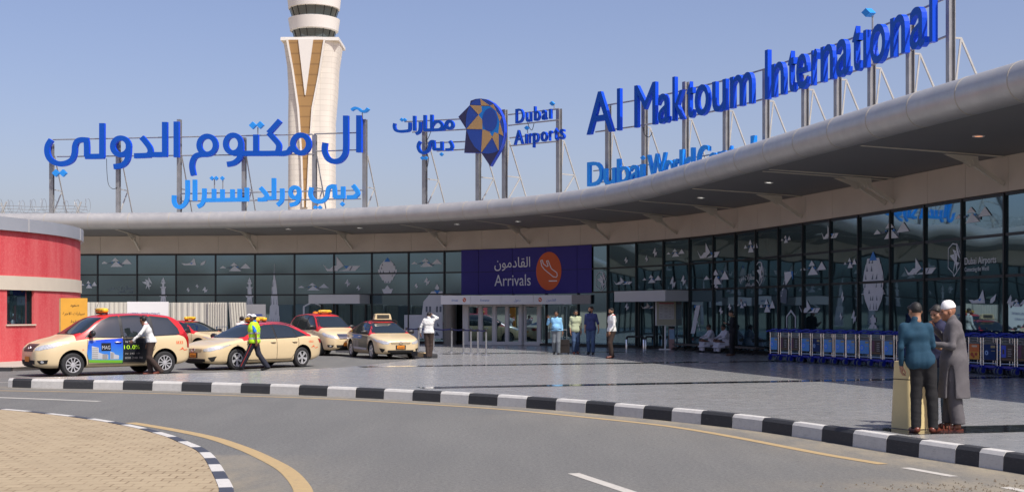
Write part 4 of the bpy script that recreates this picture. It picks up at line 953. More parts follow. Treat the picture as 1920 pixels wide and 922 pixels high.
# ---------------------------------------------------------------- control tower
CT = thing('control_tower', 'tall pale concrete air traffic control tower with a brown V inset and glazed cab', 'tower', ((588 - 960) / F * 340, 340, 0))
M_TW = mat('tower_cladding', (.62, .58, .51), .7); t, b = nodes(M_TW); vv_ = add(t, 'ShaderNodeTexCoord').outputs['Object']
br = add(t, 'ShaderNodeTexBrick', offset=0.0); br.inputs['Scale'].default_value = 1; br.inputs['Brick Width'].default_value = 3.2; br.inputs['Row Height'].default_value = 1.35; br.inputs['Mortar Size'].default_value = .06
br.inputs['Color1'].default_value = (.60, .565, .50, 1); br.inputs['Color2'].default_value = (.65, .61, .54, 1); br.inputs['Mortar'].default_value = (.50, .47, .41, 1)
sx = add(t, 'ShaderNodeSeparateXYZ'); t.links.new(vv_, sx.inputs[0]); cx = add(t, 'ShaderNodeCombineXYZ'); t.links.new(mathn(t, 'ADD', sx.outputs[0], sx.outputs[1]), cx.inputs[0]); t.links.new(sx.outputs[2], cx.inputs[1]); t.links.new(cx.outputs[0], br.inputs['Vector']); t.links.new(br.outputs['Color'], b.inputs['Base Color'])
M_TWW = mat('tower_white', (.66, .64, .60), .6); M_BRN = mat('tower_brown_panel', (.30, .175, .062), .55); t, b = nodes(M_BRN)
vv_ = add(t, 'ShaderNodeTexCoord').outputs['Object']; wv = add(t, 'ShaderNodeTexWave', bands_direction='Z'); wv.inputs['Scale'].default_value = .12; t.links.new(vv_, wv.inputs['Vector']); t.links.new(mixc(t, ramp(t, wv.outputs['Fac'], .9, 1.0), (.31, .18, .064), (.22, .125, .045)), b.inputs['Base Color'])
s_ = 340 / F; TX = lambda x: (x - 588) * s_; TZz = lambda y: CZ + (HY - y) * s_
prof = [(640, 83, 84), (500, 84, 84), (430, 84, 84), (300, 83, 83), (230, 83.5, 83.5), (180, 87, 84), (130, 92, 86), (85, 105, 95)]   # y, width px, depth px
mb = MB(); n = 32; vs = []
for y, w1, w2 in prof:
    for k in range(n):
        a = 2 * math.pi * k / n; c, s = math.cos(a), math.sin(a); e = 2 / 5.0
        vs.append((TX(588) + -2.5 * s_ * (y > 200) + math.copysign(abs(c) ** e, c) * w1 / 2 * s_, math.copysign(abs(s) ** e, s) * w2 / 2 * s_, TZz(y)))
fs = [(i * n + k, i * n + (k + 1) % n, (i + 1) * n + (k + 1) % n, (i + 1) * n + k) for i in range(len(prof) - 1) for k in range(n)] + [tuple((len(prof) - 1) * n + k for k in range(n))]
mb.add(vs, fs); mb.build('shaft', M_TW, CT, smooth=30)
def tw_panel(name, pts, m, y_off, thick=.5):
    mb = MB(); mb.prism([(TX(x), TZz(y)) for x, y in pts], 0, thick, 0, lambda a, b, c: (a, -y_off(b) - c, b))
    mb.build(name, m, CT, recalc=True)
def hz(z):
    ys = [TZz(p[0]) for p in prof]; return float(np.interp(z, ys, [p[2] / 2 * s_ for p in prof]))
tw_panel('inset_panel', [(547, 85), (568, 85), (579, 182), (594, 85), (616, 85), (604, 150), (592, 210), (586, 300), (582, 392), (575, 392), (572, 300), (566, 210), (556, 140)], M_BRN, hz, .25)
tw_panel('rib', [(545, 84), (548.5, 84), (558, 140), (568, 210), (574, 300), (577, 392), (574, 392), (571, 300), (564.5, 210), (555, 140)], M_TWW, hz, .7)
tw_panel('rib', [(614, 84), (617, 84), (606, 150), (594, 210), (587, 300), (583, 392), (581, 392), (585, 300), (591, 210), (603, 150)], M_TWW, hz, .7)
tw_panel('rib', [(567, 84), (595, 84), (580, 186), (578.5, 186)], M_TWW, hz, .5)
mb = MB(); mb.box((TX(588), 0, TZz(83)), (107 * s_, 98 * s_, 6 * s_)); mb.lathe([(30 * s_, 0), (30 * s_, 10 * s_)], (TX(588), 0, TZz(82)), 24); mb.build('crown', M_TWW, CT)
def ring(name, rows, m): mb = MB(); mb.lathe([(w_ / 2 * s_, TZz(y)) for y, w_ in rows], (TX(589), 0, 0), 24); return mb.build(name, m, CT, smooth=25)
ring('gallery', [(84, 70), (75, 70)], M_TWW); ring('gallery', [(61, 80), (59.5, 90), (38, 97), (36, 82)], M_TWW)
ring('gallery', [(20, 88), (18.5, 96), (0, 100), (-3, 92)], M_TWW); ring('gallery', [(-28, 84), (-30, 100), (-44, 98)], M_TWW)
gl = mat('tower_glass', (.012, .03, .035), .05, ior=1.9)
ring('cab_window', [(75.5, 72), (60, 81)], gl); ring('cab_window', [(37, 79), (18, 92)], gl); ring('cab_window', [(-2, 80), (-29, 84)], gl)
for y0, y1, r0, r1 in ((75, 60.5, 72.6, 81.4), (36.8, 18.5, 79.6, 92.3)):
    for k in range(16):
        a = 2 * math.pi * (k + .5) / 16; q = lambda r, y: (TX(589) + math.cos(a) * r / 2 * s_, math.sin(a) * r / 2 * s_, TZz(y)); mb = MB(); mb.bar(q(r0, y0), q(r1, y1), .10); mb.build('mullion', M_DARKFRAME, CT)
mb = MB(); mb.tube([(TX(640), 0, TZz(0)), (TX(640), 0, TZz(-14))], .15, 6); mb.tube([(TX(635), -2, TZz(0)), (TX(636), -2, TZz(-40))], .08, 6); mb.build('antenna', M_STEEL, CT)

# ---------------------------------------------------------------- red gate building
RB = thing('red_building', 'round-cornered red rendered building with beige band and grey metal coping', 'building', (-28.6, 49.4, .11))
def cyl(name, r, z0, z1, m, a0=-50, a1=26, thick=.0, n=96, holes=None):
    mb = MB(); A = np.radians(np.linspace(a0, a1, n)); vs = []
    for a in A: vs += [(r * math.cos(a), r * math.sin(a), z0), (r * math.cos(a), r * math.sin(a), z1), ((r - .35) * math.cos(a), (r - .35) * math.sin(a), z1), ((r - .35) * math.cos(a), (r - .35) * math.sin(a), z0)]
    fs = []
    for i in range(n - 1):
        b, c = 4 * i, 4 * i + 4
        for j in range(4): fs.append((b + j, c + j, c + (j + 1) % 4, b + (j + 1) % 4))
    fs += [(0, 1, 2, 3), tuple(4 * (n - 1) + j for j in (3, 2, 1, 0))]
    mb.add([Vector(v) + Vector((-28.6, 49.4, 0)) for v in vs], fs); return mb.build(name, m, RB, smooth=30, world=True, recalc=True)
M_RED = m_render_red(); M_CREAM = mat('cream_band', (.56, .50, .40), .85, var=.08, vscale=2, bump=.15, bscale=20); M_COP = mat('grey_coping', (.36, .38, .41), .45, metal=.25, var=.1, vscale=1)
zt, zcb, zb0, zb1, zw0, zw1 = CZ + 3.29, CZ + 2.84, CZ + 1.30, CZ + .82, CZ - .36, CZ + .80
cyl('coping', 12.12, zcb, zt, M_COP); cyl('wall', 12.0, zb0, zcb, M_RED); cyl('band', 12.05, zb1, zb0, M_CREAM)
def angle_at(px, r):
    best = None
    for a in np.radians(np.linspace(-80, 40, 1500)):
        x = -28.6 + r * math.cos(a); y = 49.4 + r * math.sin(a); e = abs(960 + x / y * F - px)
        nx = math.cos(a) * -x + math.sin(a) * -y
        if nx > 0 and (best is None or e < best[0]): best = (e, a)
    return math.degrees(best[1])
aw0, aw1 = angle_at(13, 12), angle_at(64, 12)
print('window angles', aw0, aw1)
cyl('wall', 12.0, zw0, zb1, M_RED, -50, aw0); cyl('wall', 12.0, zw0, zb1, M_RED, aw1, 26); cyl('wall', 12.0, .0, zw0, M_RED)
cyl('window_pane', 11.82, zw0, zb1, GLASS, aw0 - .5, aw1 + .5, n=12)
mb = MB()
for a in (aw0, aw1):
    r = math.radians(a); mb.box((-28.6 + 11.86 * math.cos(r), 49.4 + 11.86 * math.sin(r), (zw0 + zb1) / 2), (.10, .08, zb1 - zw0), 0, Matrix.Rotation(r, 3, 'Z'))
mb.build('window_frame', M_DARKFRAME, RB, world=True); cyl('window_sill', 12.05, zw0 - .05, zw0 - .002, M_CREAM, aw0 - .3, aw1 + .3, n=12)
mb = MB()
for a in (-37, -14, 9.5):
    r = math.radians(a); mb.box((-28.6 + 12.125 * math.cos(r), 49.4 + 12.125 * math.sin(r), (zt + zcb) / 2), (.012, .03, zt - zcb), 0, Matrix.Rotation(r, 3, 'Z'))
mb.build('coping_joint', mat('pale_joint', (.45, .44, .42), .7), RB, world=True)
q0, q1 = [Vector((-28.6 + 11.8 * math.cos(R(a)), 49.4 + 11.8 * math.sin(R(a)), 0)) for a in (-49.7, 25.7)]
mb = MB(); mb.bar((q0.x, q0.y, zt / 2 - .1), (q1.x, q1.y, zt / 2 - .1), .3, zt - .25); mb.build('back_wall', M_RED, RB, world=True)
mb = MB(); mb.prism([(-28.6 + 11.6 * math.cos(R(a)), 49.4 + 11.6 * math.sin(R(a))) for a in np.linspace(-49, 25, 30)], zt - .5, zt - .4); mb.build('roof', M_CONC, RB, world=True)
# ---------------------------------------------------------------- cars
M_CBODY = mat('cream_car_paint', (.66, .525, .315), .30, coat=.5, var=.03, vscale=3); M_CRED = mat('red_car_paint', (.60, .018, .018), .28, coat=.6)
M_ARCH = mat('wheel_arch_black', (.012, .012, .012), .8); M_CGL = mat('car_glass', (.014, .021, .023), .03, ior=2.05)
M_TYRE = mat('tyre_rubber', (.022, .022, .023), .8, var=.2, vscale=20); M_RIM = mat('alloy_rim', (.66, .66, .67), .35, metal=.55); M_LAMP = mat('headlamp_glass', (.62, .63, .65), .15, metal=.35, var=.6, vscale=26, ior=1.6)
M_PLATE = mat('orange_plate', (.72, .24, .02), .5); M_TAIL = mat('red_lamp', (.35, .008, .008), .15); M_CHR = mat('car_chrome', (.7, .7, .72), .12, metal=1); M_YEL = mat('yellow_taxi_sign', (.80, .48, .03), .4)
M_INK = mat('black_ink', (.015, .015, .015), .6); M_AMB = mat('amber_lamp', (.7, .20, .02), .2); M_ORK = mat('orange_red_print', (.75, .10, .03), .5); M_TRIM = mat('dark_trim', (.018, .018, .019), .45)

def car_mesh(kind):
    """closed body shell: stations along x (front +x), half sections in (y, z)"""
    if kind == 'sedan':
        top = [(2.40, .66), (2.34, .74), (2.15, .80), (1.75, .885), (1.35, .945), (1.10, .985), (.80, 1.13), (.45, 1.31), (.15, 1.425), (-.25, 1.47), (-.75, 1.465), (-1.15, 1.40), (-1.50, 1.25), (-1.80, 1.10), (-1.98, 1.055), (-2.25, 1.03), (-2.37, .98), (-2.41, .86)]
        belt = lambda x: np.interp(x, [-2.4, -1.8, -.5, 1.0, 1.6, 2.1, 2.42], [.95, 1.00, .965, .905, .83, .74, .60])
        wid = lambda x: np.interp(x, [-2.42, -2.36, -2.2, -1.7, 0, 1.6, 2.0, 2.2, 2.34, 2.42], [.60, .74, .83, .90, .91, .90, .85, .77, .62, .46])
        cab = (-1.78, 1.12); base = .20; roofw = .58; R_ = .335
        bot = lambda x: np.interp(x, [-2.42, -2.2, -1.9, 2.0, 2.25, 2.42], [.36, .27, .19, .18, .20, .27])
    else:
        top = [(2.27, .70), (2.22, .80), (2.05, .93), (1.75, 1.03), (1.45, 1.10), (1.22, 1.16), (.95, 1.35), (.62, 1.58), (.35, 1.69), (0, 1.745), (-.6, 1.76), (-1.2, 1.75), (-1.75, 1.70), (-1.98, 1.60), (-2.12, 1.36), (-2.22, 1.12), (-2.27, .98), (-2.28, .72)]
        belt = lambda x: np.interp(x, [-2.3, -1.0, .8, 1.3, 1.8, 2.1, 2.28], [1.10, 1.06, 1.02, .98, .90, .80, .62])
        wid = lambda x: np.interp(x, [-2.29, -2.22, -2.05, -1.6, 0, 1.5, 1.85, 2.08, 2.2, 2.28], [.66, .78, .84, .875, .88, .87, .83, .74, .60, .46])
        cab = (-2.2, 1.24); base = .22; roofw = .60; R_ = .335
        bot = lambda x: np.interp(x, [-2.3, -2.1, -1.8, 1.9, 2.15, 2.28], [.38, .28, .23, .22, .24, .32])
    tx = np.array([t[0] for t in top][::-1]); tz = np.array([t[1] for t in top][::-1])
    xs = []
    for (a, _), (b, _) in zip(top[:-1], top[1:]):
        n = max(1, int(round(abs(a - b) / .17)))
        xs += [a + (b - a) * k / n for k in range(n)]
    xs.append(top[-1][0]); NS = len(xs); vs = []; fs = []; ms = []
    for x in xs:
        zt = float(np.interp(x, tx, tz)); w_ = float(wid(x)); zb = float(bot(x)); bl = min(float(belt(x)), zt - .012)
        zm = zb + (bl - zb) * .52
        cabf = float(np.interp(zt - bl, [.05, .40], [0, 1]))
        wr = (w_ * .86) * (1 - cabf) + roofw * cabf; wb = w_ * .955
        half = [(0, zb), (w_ * .80, zb), (w_ * .945, zb + .05), (w_ * .985, zb + .16), (w_, zm), (w_ * .995, zm + (bl - zm) * .55), (wb + .012, bl - .035), (wb, bl),
                (wb + (wr - wb) * .5, bl + (zt - bl) * (.56 if cabf > .3 else .6)), (wr, bl + (zt - bl) * (.90 if cabf > .3 else .8)), (wr * .80, zt - .022 * cabf - .004), (wr * .42, zt - .004 * cabf), (0, zt)]
        sec = half + [(-y, z) for y, z in half[-2:0:-1]]
        vs += [(x, y, z) for y, z in sec]
    n = len(sec); H = 13
    for i in range(NS - 1):
        xm = (xs[i] + xs[i + 1]) / 2
        for k in range(n):
            fs.append((i * n + k, i * n + (k + 1) % n, (i + 1) * n + (k + 1) % n, (i + 1) * n + k))
            kk = k if k < H - 1 else n - 1 - k
            ms.append(1 if kk >= 7 and cab[0] < xm < cab[1] else 2 if kk == 0 else 0)
    fs += [tuple(range(n))[::-1], tuple((NS - 1) * n + k for k in range(n))]; ms += [0, 0]
    me = bpy.data.meshes.new('car_' + kind); me.from_pydata(vs, [], fs)
    for m in (M_CBODY, M_CRED, M_ARCH): me.materials.append(m)
    me.polygons.foreach_set('material_index', ms)
    bm = bmesh.new(); bm.from_mesh(me); bmesh.ops.recalc_face_normals(bm, faces=bm.faces[:]); bm.to_mesh(me); bm.free()
    o = link('car_tmp', me); md = o.modifiers.new('s', 'SUBSURF'); md.levels = md.render_levels = 2
    wbx = (1.39, -1.385) if kind == 'sedan' else (1.33, -1.42)
    cut = []
    for x in wbx:
        for s in (1, -1):
            c = MB(); M = Matrix.Rotation(R(90), 3, 'X'); c.lathe([(.40, -.2), (.40, .2)], (x, s * .82, R_ + .01), 40, 2, M)
            co = c.build('cut', [M_CBODY, M_CRED, M_ARCH], recalc=True); cut.append(co)
            b = o.modifiers.new('b', 'BOOLEAN'); b.operation = 'DIFFERENCE'; b.object = co; b.solver = 'EXACT'
    dg = bpy.context.evaluated_depsgraph_get(); out = bpy.data.meshes.new_from_object(o.evaluated_get(dg), depsgraph=dg)
    for c in cut + [o]: bpy.data.objects.remove(c)
    finish(out, 38)
    bm = bmesh.new(); bm.from_mesh(out); bvh = BVHTree.FromBMesh(bm); bm.free()
    return out, bvh, wbx, R_
def project(mb, poly, bvh, mode, off=.004, mi=0, seg=.07):
    """lay a 2D outline onto the body: mode 'L'/'R' takes (x,z) from the side, 'F'/'B' takes (y,z) from the front or back, 'T' takes (x,y) from above"""
    tri = tessellate_polygon([[Vector((p[0], p[1], 0)) for p in poly]])
    bm = bmesh.new(); bv = [bm.verts.new((p[0], p[1], 0)) for p in poly]
    for t in tri:
        try: bm.faces.new([bv[i] for i in t])
        except ValueError: pass
    for _ in range(6):
        es = [e for e in bm.edges if e.calc_length() > seg]
        if not es: break
        bmesh.ops.subdivide_edges(bm, edges=es, cuts=1); bmesh.ops.triangulate(bm, faces=bm.faces[:])
    bm.verts.index_update(); D = {'L': (0, -1, 0), 'R': (0, 1, 0), 'F': (-1, 0, 0), 'B': (1, 0, 0), 'T': (0, 0, -1)}[mode]; D = Vector(D)
    out = []; ok = {}
    for v in bm.verts:
        a, b = v.co.x, v.co.y
        o = {'L': (a, 3, b), 'R': (a, -3, b), 'F': (4, a, b), 'B': (-4, a, b), 'T': (a, b, 4)}[mode]
        h = bvh.ray_cast(Vector(o), D)
        if h[0] is None:
            h = bvh.find_nearest(Vector(o) + D * (2.2 if mode in 'LR' else 1.8 if mode in 'FB' else 2.8))
            out.append(h[0] - D * off)
        else:
            nn = h[1]; nn = nn if nn.dot(D) < 0 else -nn
            out.append(h[0] + (nn * .6 - D * .4).normalized() * off)
    fs = []
    for f in bm.faces:
        t = tuple(v.index for v in f.verts); nrm = (out[t[1]] - out[t[0]]).cross(out[t[2]] - out[t[0]])
        fs.append(t if nrm.dot(D) < 0 else t[::-1])
    bm.free(); return mb.add(out, fs, mi)
BODY = {}
def wheel_mesh(kind):
    r, wd = .325, .20; M = Matrix.Rotation(R(-90), 3, 'X')      # axis along +y
    t = MB(); t.lathe([(.215, -.09), (.235, -.10), (r - .025, -.098), (r, -.07), (r, .07), (r - .025, .098), (.235, .10), (.215, .085)], (0, 0, 0), 36, 0, M, caps=False)
    t.lathe([(.215, .085), (.20, .02), (0.0, .015)], (0, 0, 0), 24, 1, M, caps=False); t.lathe([(.0, -.09), (.215, -.09)], (0, 0, 0), 24, 1, M, caps=False)
    rm = MB(); rm.lathe([(.214, .070), (.214, .094), (.196, .094), (.19, .055)], (0, 0, 0), 36, 0, M, caps=False); rm.lathe([(.055, .05), (.05, .085), (0, .088)], (0, 0, 0), 16, 0, M, caps=False)
    n = 10 if kind == 'mpv' else 5
    for k in range(n):
        a = 2 * math.pi * k / n
        for da in ((0,) if n == 10 else (-.13, .13)):
            b = a + da; p0 = Vector((.04 * math.cos(a), .072, .04 * math.sin(a))); p1 = Vector((.198 * math.cos(b), .078, .198 * math.sin(b)))
            rm.bar(p0, p1, .030 if n == 10 else .046, .022, up=(0, 1, 0))
    return t, rm
WHEELS = {}
def build_car(kind, label, loc, rz, group):
    if kind not in BODY: BODY[kind] = car_mesh(kind)
    me, bvh, wbx, R_ = BODY[kind]
    c = thing('taxi', label, 'taxi', loc, rz, group)
    body = link('body', me, c)
    P = lambda name, polys, m, off=.005, parent=None: _proj(name, polys, m, off, parent or c, bvh)
    for x in wbx:
        for s in (1, -1):
            if kind not in WHEELS: t, rm = wheel_mesh(kind); WHEELS[kind] = (t.build('wheel', [M_TYRE, M_ARCH], smooth=35), rm.build('rim', M_RIM, smooth=35)); tm, rmm = WHEELS[kind]; WHEELS[kind] = (tm.data, rmm.data); bpy.data.objects.remove(tm); bpy.data.objects.remove(rmm)
            w_ = link('wheel', WHEELS[kind][0], c); w_.location = (x, s * .775, R_ - .01); w_.rotation_euler = (0, random.uniform(0, 3), 0 if s > 0 else math.pi); link('rim', WHEELS[kind][1], w_)
    sd = kind == 'sedan'
    # glazing
    if sd:
        ws = [(-.715, 1.015), (-.545, 1.395), (.545, 1.395), (.715, 1.015), (.35, .985), (-.35, .985)]; rw = [(-.60, 1.10), (-.50, 1.36), (.50, 1.36), (.60, 1.10)]
        front = [(.88, .955), (.78, 1.03), (.30, 1.33), (.02, 1.385), (-.20, 1.40), (-.20, .975)]; rear = [(-.28, .978), (-.28, 1.40), (-.70, 1.385), (-1.02, 1.315), (-1.12, 1.00)]; quar = [(-1.17, 1.01), (-1.08, 1.29), (-1.30, 1.18), (-1.58, 1.045)]
    else:
        ws = [(-.71, 1.195), (-.565, 1.63), (.565, 1.63), (.71, 1.195), (.35, 1.165), (-.35, 1.165)]; rw = [(-.58, 1.2), (-.5, 1.58), (.5, 1.58), (.58, 1.2)]
        front = [(.92, 1.10), (.80, 1.20), (.40, 1.53), (.14, 1.63), (-.08, 1.655), (-.08, 1.08)]; rear = [(-.17, 1.08), (-.17, 1.66), (-.6, 1.675), (-.98, 1.67), (-1.02, 1.10)]; quar = [(-1.11, 1.12), (-1.08, 1.655), (-1.62, 1.60), (-1.86, 1.30), (-1.90, 1.15)]
    P('windscreen', [('F', ws)], M_CGL); P('rear_window', [('B', rw)], M_CGL)
    for m_ in ('L', 'R'):
        P('window_surround', [(m_, grow(front, .03)), (m_, grow(rear, .03)), (m_, grow(quar, .028)), (m_, [front[-1], front[-2], rear[1], rear[0]])] + ([] if sd else [(m_, [rear[-1], rear[-2], quar[1], quar[0]])]), M_TRIM, .003)
        for q in (front, rear, quar): P('side_window', [(m_, q)], M_CGL, .007)
    # wipers and cowl
    P('cowl', [('F', [(-.60, .985), (.60, .985), (.62, 1.02), (.3, .992), (-.3, .992), (-.62, 1.02)] if sd else [(-.60, 1.165), (.60, 1.165), (.63, 1.21), (.3, 1.175), (-.3, 1.175), (-.63, 1.21)])], M_TRIM, .009)
    # doors: shut lines and handles
    def ln(m_, pts, w_=.015): return [(m_, q) for q in segquads(pts, w_)]
    zs = .30 if sd else .33
    for m_, s in (('L', 1), ('R', -1)):
        x0, x1, x2 = (.98, -.24, -1.18) if sd else (.90, -.125, -1.08); zb_ = .96 if sd else 1.06
        P('door_seam', ln(m_, [(x0, zb_ - .05), (x0 + .03, .6), (x0 - .02, zs), (x1, zs)]) + ln(m_, [(x1, zb_), (x1, zs)]) + ln(m_, [(x1, zs), (x2 + .30, zs), (x2 + .12, .52), (x2 - .02, .75), (x2 - .02, zb_)]), M_TRIM, .004)
        for hx in ((-.08, -1.02) if sd else (.02, -.93)):
            mb = MB(); y = side_y(bvh, hx, .84 if sd else .93, s); hz_ = .845 if sd else .935
            mb.tube([(hx - .10, y + s * .004, hz_), (hx - .07, y + s * .034, hz_ + .004), (hx + .06, y + s * .034, hz_ + .006), (hx + .10, y + s * .004, hz_ + .004)], .017, 8); mb.build('door_handle', M_CBODY if sd else M_CHR, c, smooth=True)
        mb = MB(); mx, mz = (.78, 1.03) if sd else (.80, 1.19); y = side_y(bvh, mx, mz - .08, s)
        mb.lathe([(0, -.125), (.05, -.12), (.082, -.06), (.088, .02), (.075, .10), (.03, .13), (0, .132)], (mx, y + s * .12, mz), 14, 0, Matrix(((1, 0, 0), (0, 0, 1), (0, -1, 0))) @ Matrix.Diagonal((.7, 1, 1)).to_3x3() if False else Matrix(((.75, 0, 0), (0, 0, 1), (0, -1.0, 0))))
        mb.bar((mx + .02, y - s * .02, mz - .06), (mx, y + s * .08, mz - .02), .05); mb.build('mirror', M_TRIM, c, smooth=50)
    # front end
    if sd:
        hl = lambda s: [(s * .46, .655), (s * .50, .60), (s * .80, .64), (s * .87, .72), (s * .86, .80), (s * .70, .755)]
        for s in (1, -1):
            P('headlight', [('F', [(s * .43, .650), (s * .47, .585), (s * .66, .590), (s * .80, .655), (s * .835, .765), (s * .70, .735)])], M_LAMP, .006)
            P('headlight', [('L' if s > 0 else 'R', [(2.14, .70), (1.72, .80), (1.62, .79), (1.80, .735), (2.06, .645)])], M_LAMP, .007)
            P('fog_recess', [('F', [(s * .60, .40), (s * .78, .44), (s * .72, .30), (s * .66, .27)])], M_ARCH, .006)
        P('grille', [('F', [(-.40, .64), (-.36, .575), (.36, .575), (.40, .64), (.2, .665), (-.2, .665)])], mat('cream_grille', (.40, .32, .20), .4), .006)
        P('grille_bar', [('F', [(-.40, .647), (.40, .647), (.40, .655), (-.40, .655)]), ('F', [(-.38, .612), (.38, .612), (.38, .618), (-.38, .618)])], M_TRIM, .008)
        P('lower_intake', [('F', [(-.52, .36), (-.50, .265), (.50, .265), (.52, .36)])], M_ARCH, .006)
        P('number_plate', [('F', [(-.15, .41), (.15, .41), (.15, .535), (-.15, .535)])], M_PLATE, .022); P('plate_holder', [('F', [(-.20, .385), (.20, .385), (.20, .55), (-.20, .55)])], M_TRIM, .012)
        eb = MB(); ring_on(eb, bvh, 0, .625, .07, .048); eb.build('bonnet_badge', M_CHR, c)
        for s in (1, -1): P('tail_light', [('L' if s > 0 else 'R', [(-2.13, .93), (-2.36, .90), (-2.37, .76), (-2.22, .79)]), ('B', [(s * .55, .80), (s * .78, .78), (s * .76, .92), (s * .55, .93)])], M_TAIL, .006)
        P('number_plate', [('B', [(-.25, .66), (.25, .66), (.25, .77), (-.25, .77)])], M_PLATE, .01)
    else:
        for s in (1, -1):
            P('headlight', [('F', [(s * .40, .80), (s * .42, .73), (s * .62, .735), (s * .80, .80), (s * .84, .93), (s * .62, .875)])], M_LAMP, .006)
            P('headlight', [('L' if s > 0 else 'R', [(2.06, .86), (1.72, .965), (1.58, .955), (1.76, .86), (2.02, .765)])], M_LAMP, .007)
            P('fog_recess', [('F', [(s * .54, .45), (s * .76, .47), (s * .74, .37), (s * .60, .355)])], M_ARCH, .006)
            P('fog_light', [('F', [(s * .66 + .035 * math.cos(t), .415 + .035 * math.sin(t)) for t in np.linspace(0, 6.283, 13)[:-1]])], M_LAMP, .012)
        P('grille', [('F', [(-.36, .86), (-.32, .70), (.32, .70), (.36, .86)])], M_TRIM, .006)
        P('grille_bar', [('F', [(-.37, z), (.37, z), (.37, z + .012), (-.37, z + .012)]) for z in (.74, .775, .81, .845)] + [('F', [(-.38, .865), (.38, .865), (.36, .905), (-.36, .905)])], M_CHR if 'chrome' in label else mat('dark_grille_bar', (.10, .10, .105), .3, metal=.6), .010)
        P('lower_intake', [('F', [(-.46, .46), (-.44, .35), (.44, .35), (.46, .46)])], M_ARCH, .006)
        P('number_plate', [('F', [(-.15, .42), (.15, .42), (.15, .56), (-.15, .56)])], M_PLATE, .03)
        eb = MB(); ring_on(eb, bvh, 0, .80, .06, .04); eb.build('bonnet_badge', M_CHR, c)
        for s in (1, -1): P('tail_light', [('L' if s > 0 else 'R', [(-2.06, 1.22), (-2.16, 1.2), (-2.26, .92), (-2.27, .74), (-2.20, .74), (-2.12, 1.0)]), ('B', [(s * .6, .75), (s * .8, .75), (s * .8, 1.2), (s * .66, 1.2)])], M_TAIL, .006)
    if sd: P('plate_digit', [('F', [(-.10 + .05 * i, .435), (-.07 + .05 * i, .435), (-.07 + .05 * i, .475), (-.10 + .05 * i, .475)]) for i in range(5)], M_INK, .025)
    # printed marks on the rear wing and front wing
    for m_ in ('L', 'R'):
        sx = 1
        if sd:
            P('wing_print', [(m_, q) for q in segquads([(-1.86, .80), (-1.86, .87)], .02) + segquads([(-1.82, .80), (-1.80, .87), (-1.78, .80)], .016) + segquads([(-1.75, .87), (-1.71, .80)], .016) + segquads([(-1.75, .80), (-1.71, .87)], .016) + segquads([(-1.67, .80), (-1.67, .87)], .02)], M_ORK, .005)
            P('wing_print', [(m_, [(-1.74, .63), (-1.90, .72), (-1.95, .63), (-1.90, .67)]), (m_, [(-1.96, .60), (-2.12, .64), (-2.10, .655), (-1.98, .63)])], M_ORK, .005)
        else:
            P('wing_print', [(m_, q) for q in segquads([(-1.80, .86), (-1.80, .95)], .025) + segquads([(-1.87, .86), (-1.85, .95), (-1.83, .86)], .018) + segquads([(-1.90, .95), (-1.95, .86)], .018) + segquads([(-1.90, .86), (-1.95, .95)], .018) + segquads([(-1.99, .86), (-1.99, .95)], .025)], M_ORK, .005)
            P('wing_print', [(m_, [(-1.88, .68), (-2.00, .77), (-2.05, .68), (-2.0, .71)]), (m_, [(-2.02, .66), (-2.16, .69), (-2.15, .705), (-2.04, .69)])], M_ORK, .005)
            P('wing_print', [(m_, [(1.12, .78), (1.02, .74), (1.08, .70), (1.05, .75)])], M_ORK, .005)
    return c, bvh, P
def _proj(name, polys, m, off, parent, bvh):
    mb = MB()
    for q in polys: project(mb, q[1], bvh, q[0], off)
    return mb.build(name, m, parent, smooth=40)
def grow(poly, d):
    c = Vector((sum(p[0] for p in poly) / len(poly), sum(p[1] for p in poly) / len(poly)))
    n = len(poly); a = sum(poly[i][0] * poly[(i + 1) % n][1] - poly[(i + 1) % n][0] * poly[i][1] for i in range(n)); sg = 1 if a > 0 else -1; out = []
    for i in range(n):
        e0 = (Vector(poly[i]) - Vector(poly[i - 1])).normalized(); e1 = (Vector(poly[(i + 1) % n]) - Vector(poly[i])).normalized()
        n0 = Vector((e0.y, -e0.x)) * sg; n1 = Vector((e1.y, -e1.x)) * sg; b = (n0 + n1); b = b.normalized() * min(d / max(.35, b.normalized().dot(n0)), 2 * d); q = Vector(poly[i]) + b; out.append((q.x, q.y))
    return out
def segquads(pts, w_):
    out = []
    for a, b in zip(pts[:-1], pts[1:]):
        v = Vector((b[0] - a[0], b[1] - a[1])); n = Vector((-v.y, v.x)).normalized() * w_ / 2
        out.append([(a[0] - n.x, a[1] - n.y), (b[0] - n.x, b[1] - n.y), (b[0] + n.x, b[1] + n.y), (a[0] + n.x, a[1] + n.y)])
    return out
def side_y(bvh, x, z, s):
    h = bvh.ray_cast(Vector((x, 3 * s, z)), Vector((0, -s, 0))); return h[0].y if h[0] else .85 * s
def ring_on(mb, bvh, y, z, ry, rz):
    pts = []
    for t in np.linspace(0, 2 * math.pi, 19)[:-1]:
        h = bvh.ray_cast(Vector((4, y + ry * math.cos(t), z + rz * math.sin(t))), Vector((-1, 0, 0))); pts.append(h[0] + Vector((.014, 0, 0)))
    mb.tube(pts, .009, 6, closed=True)
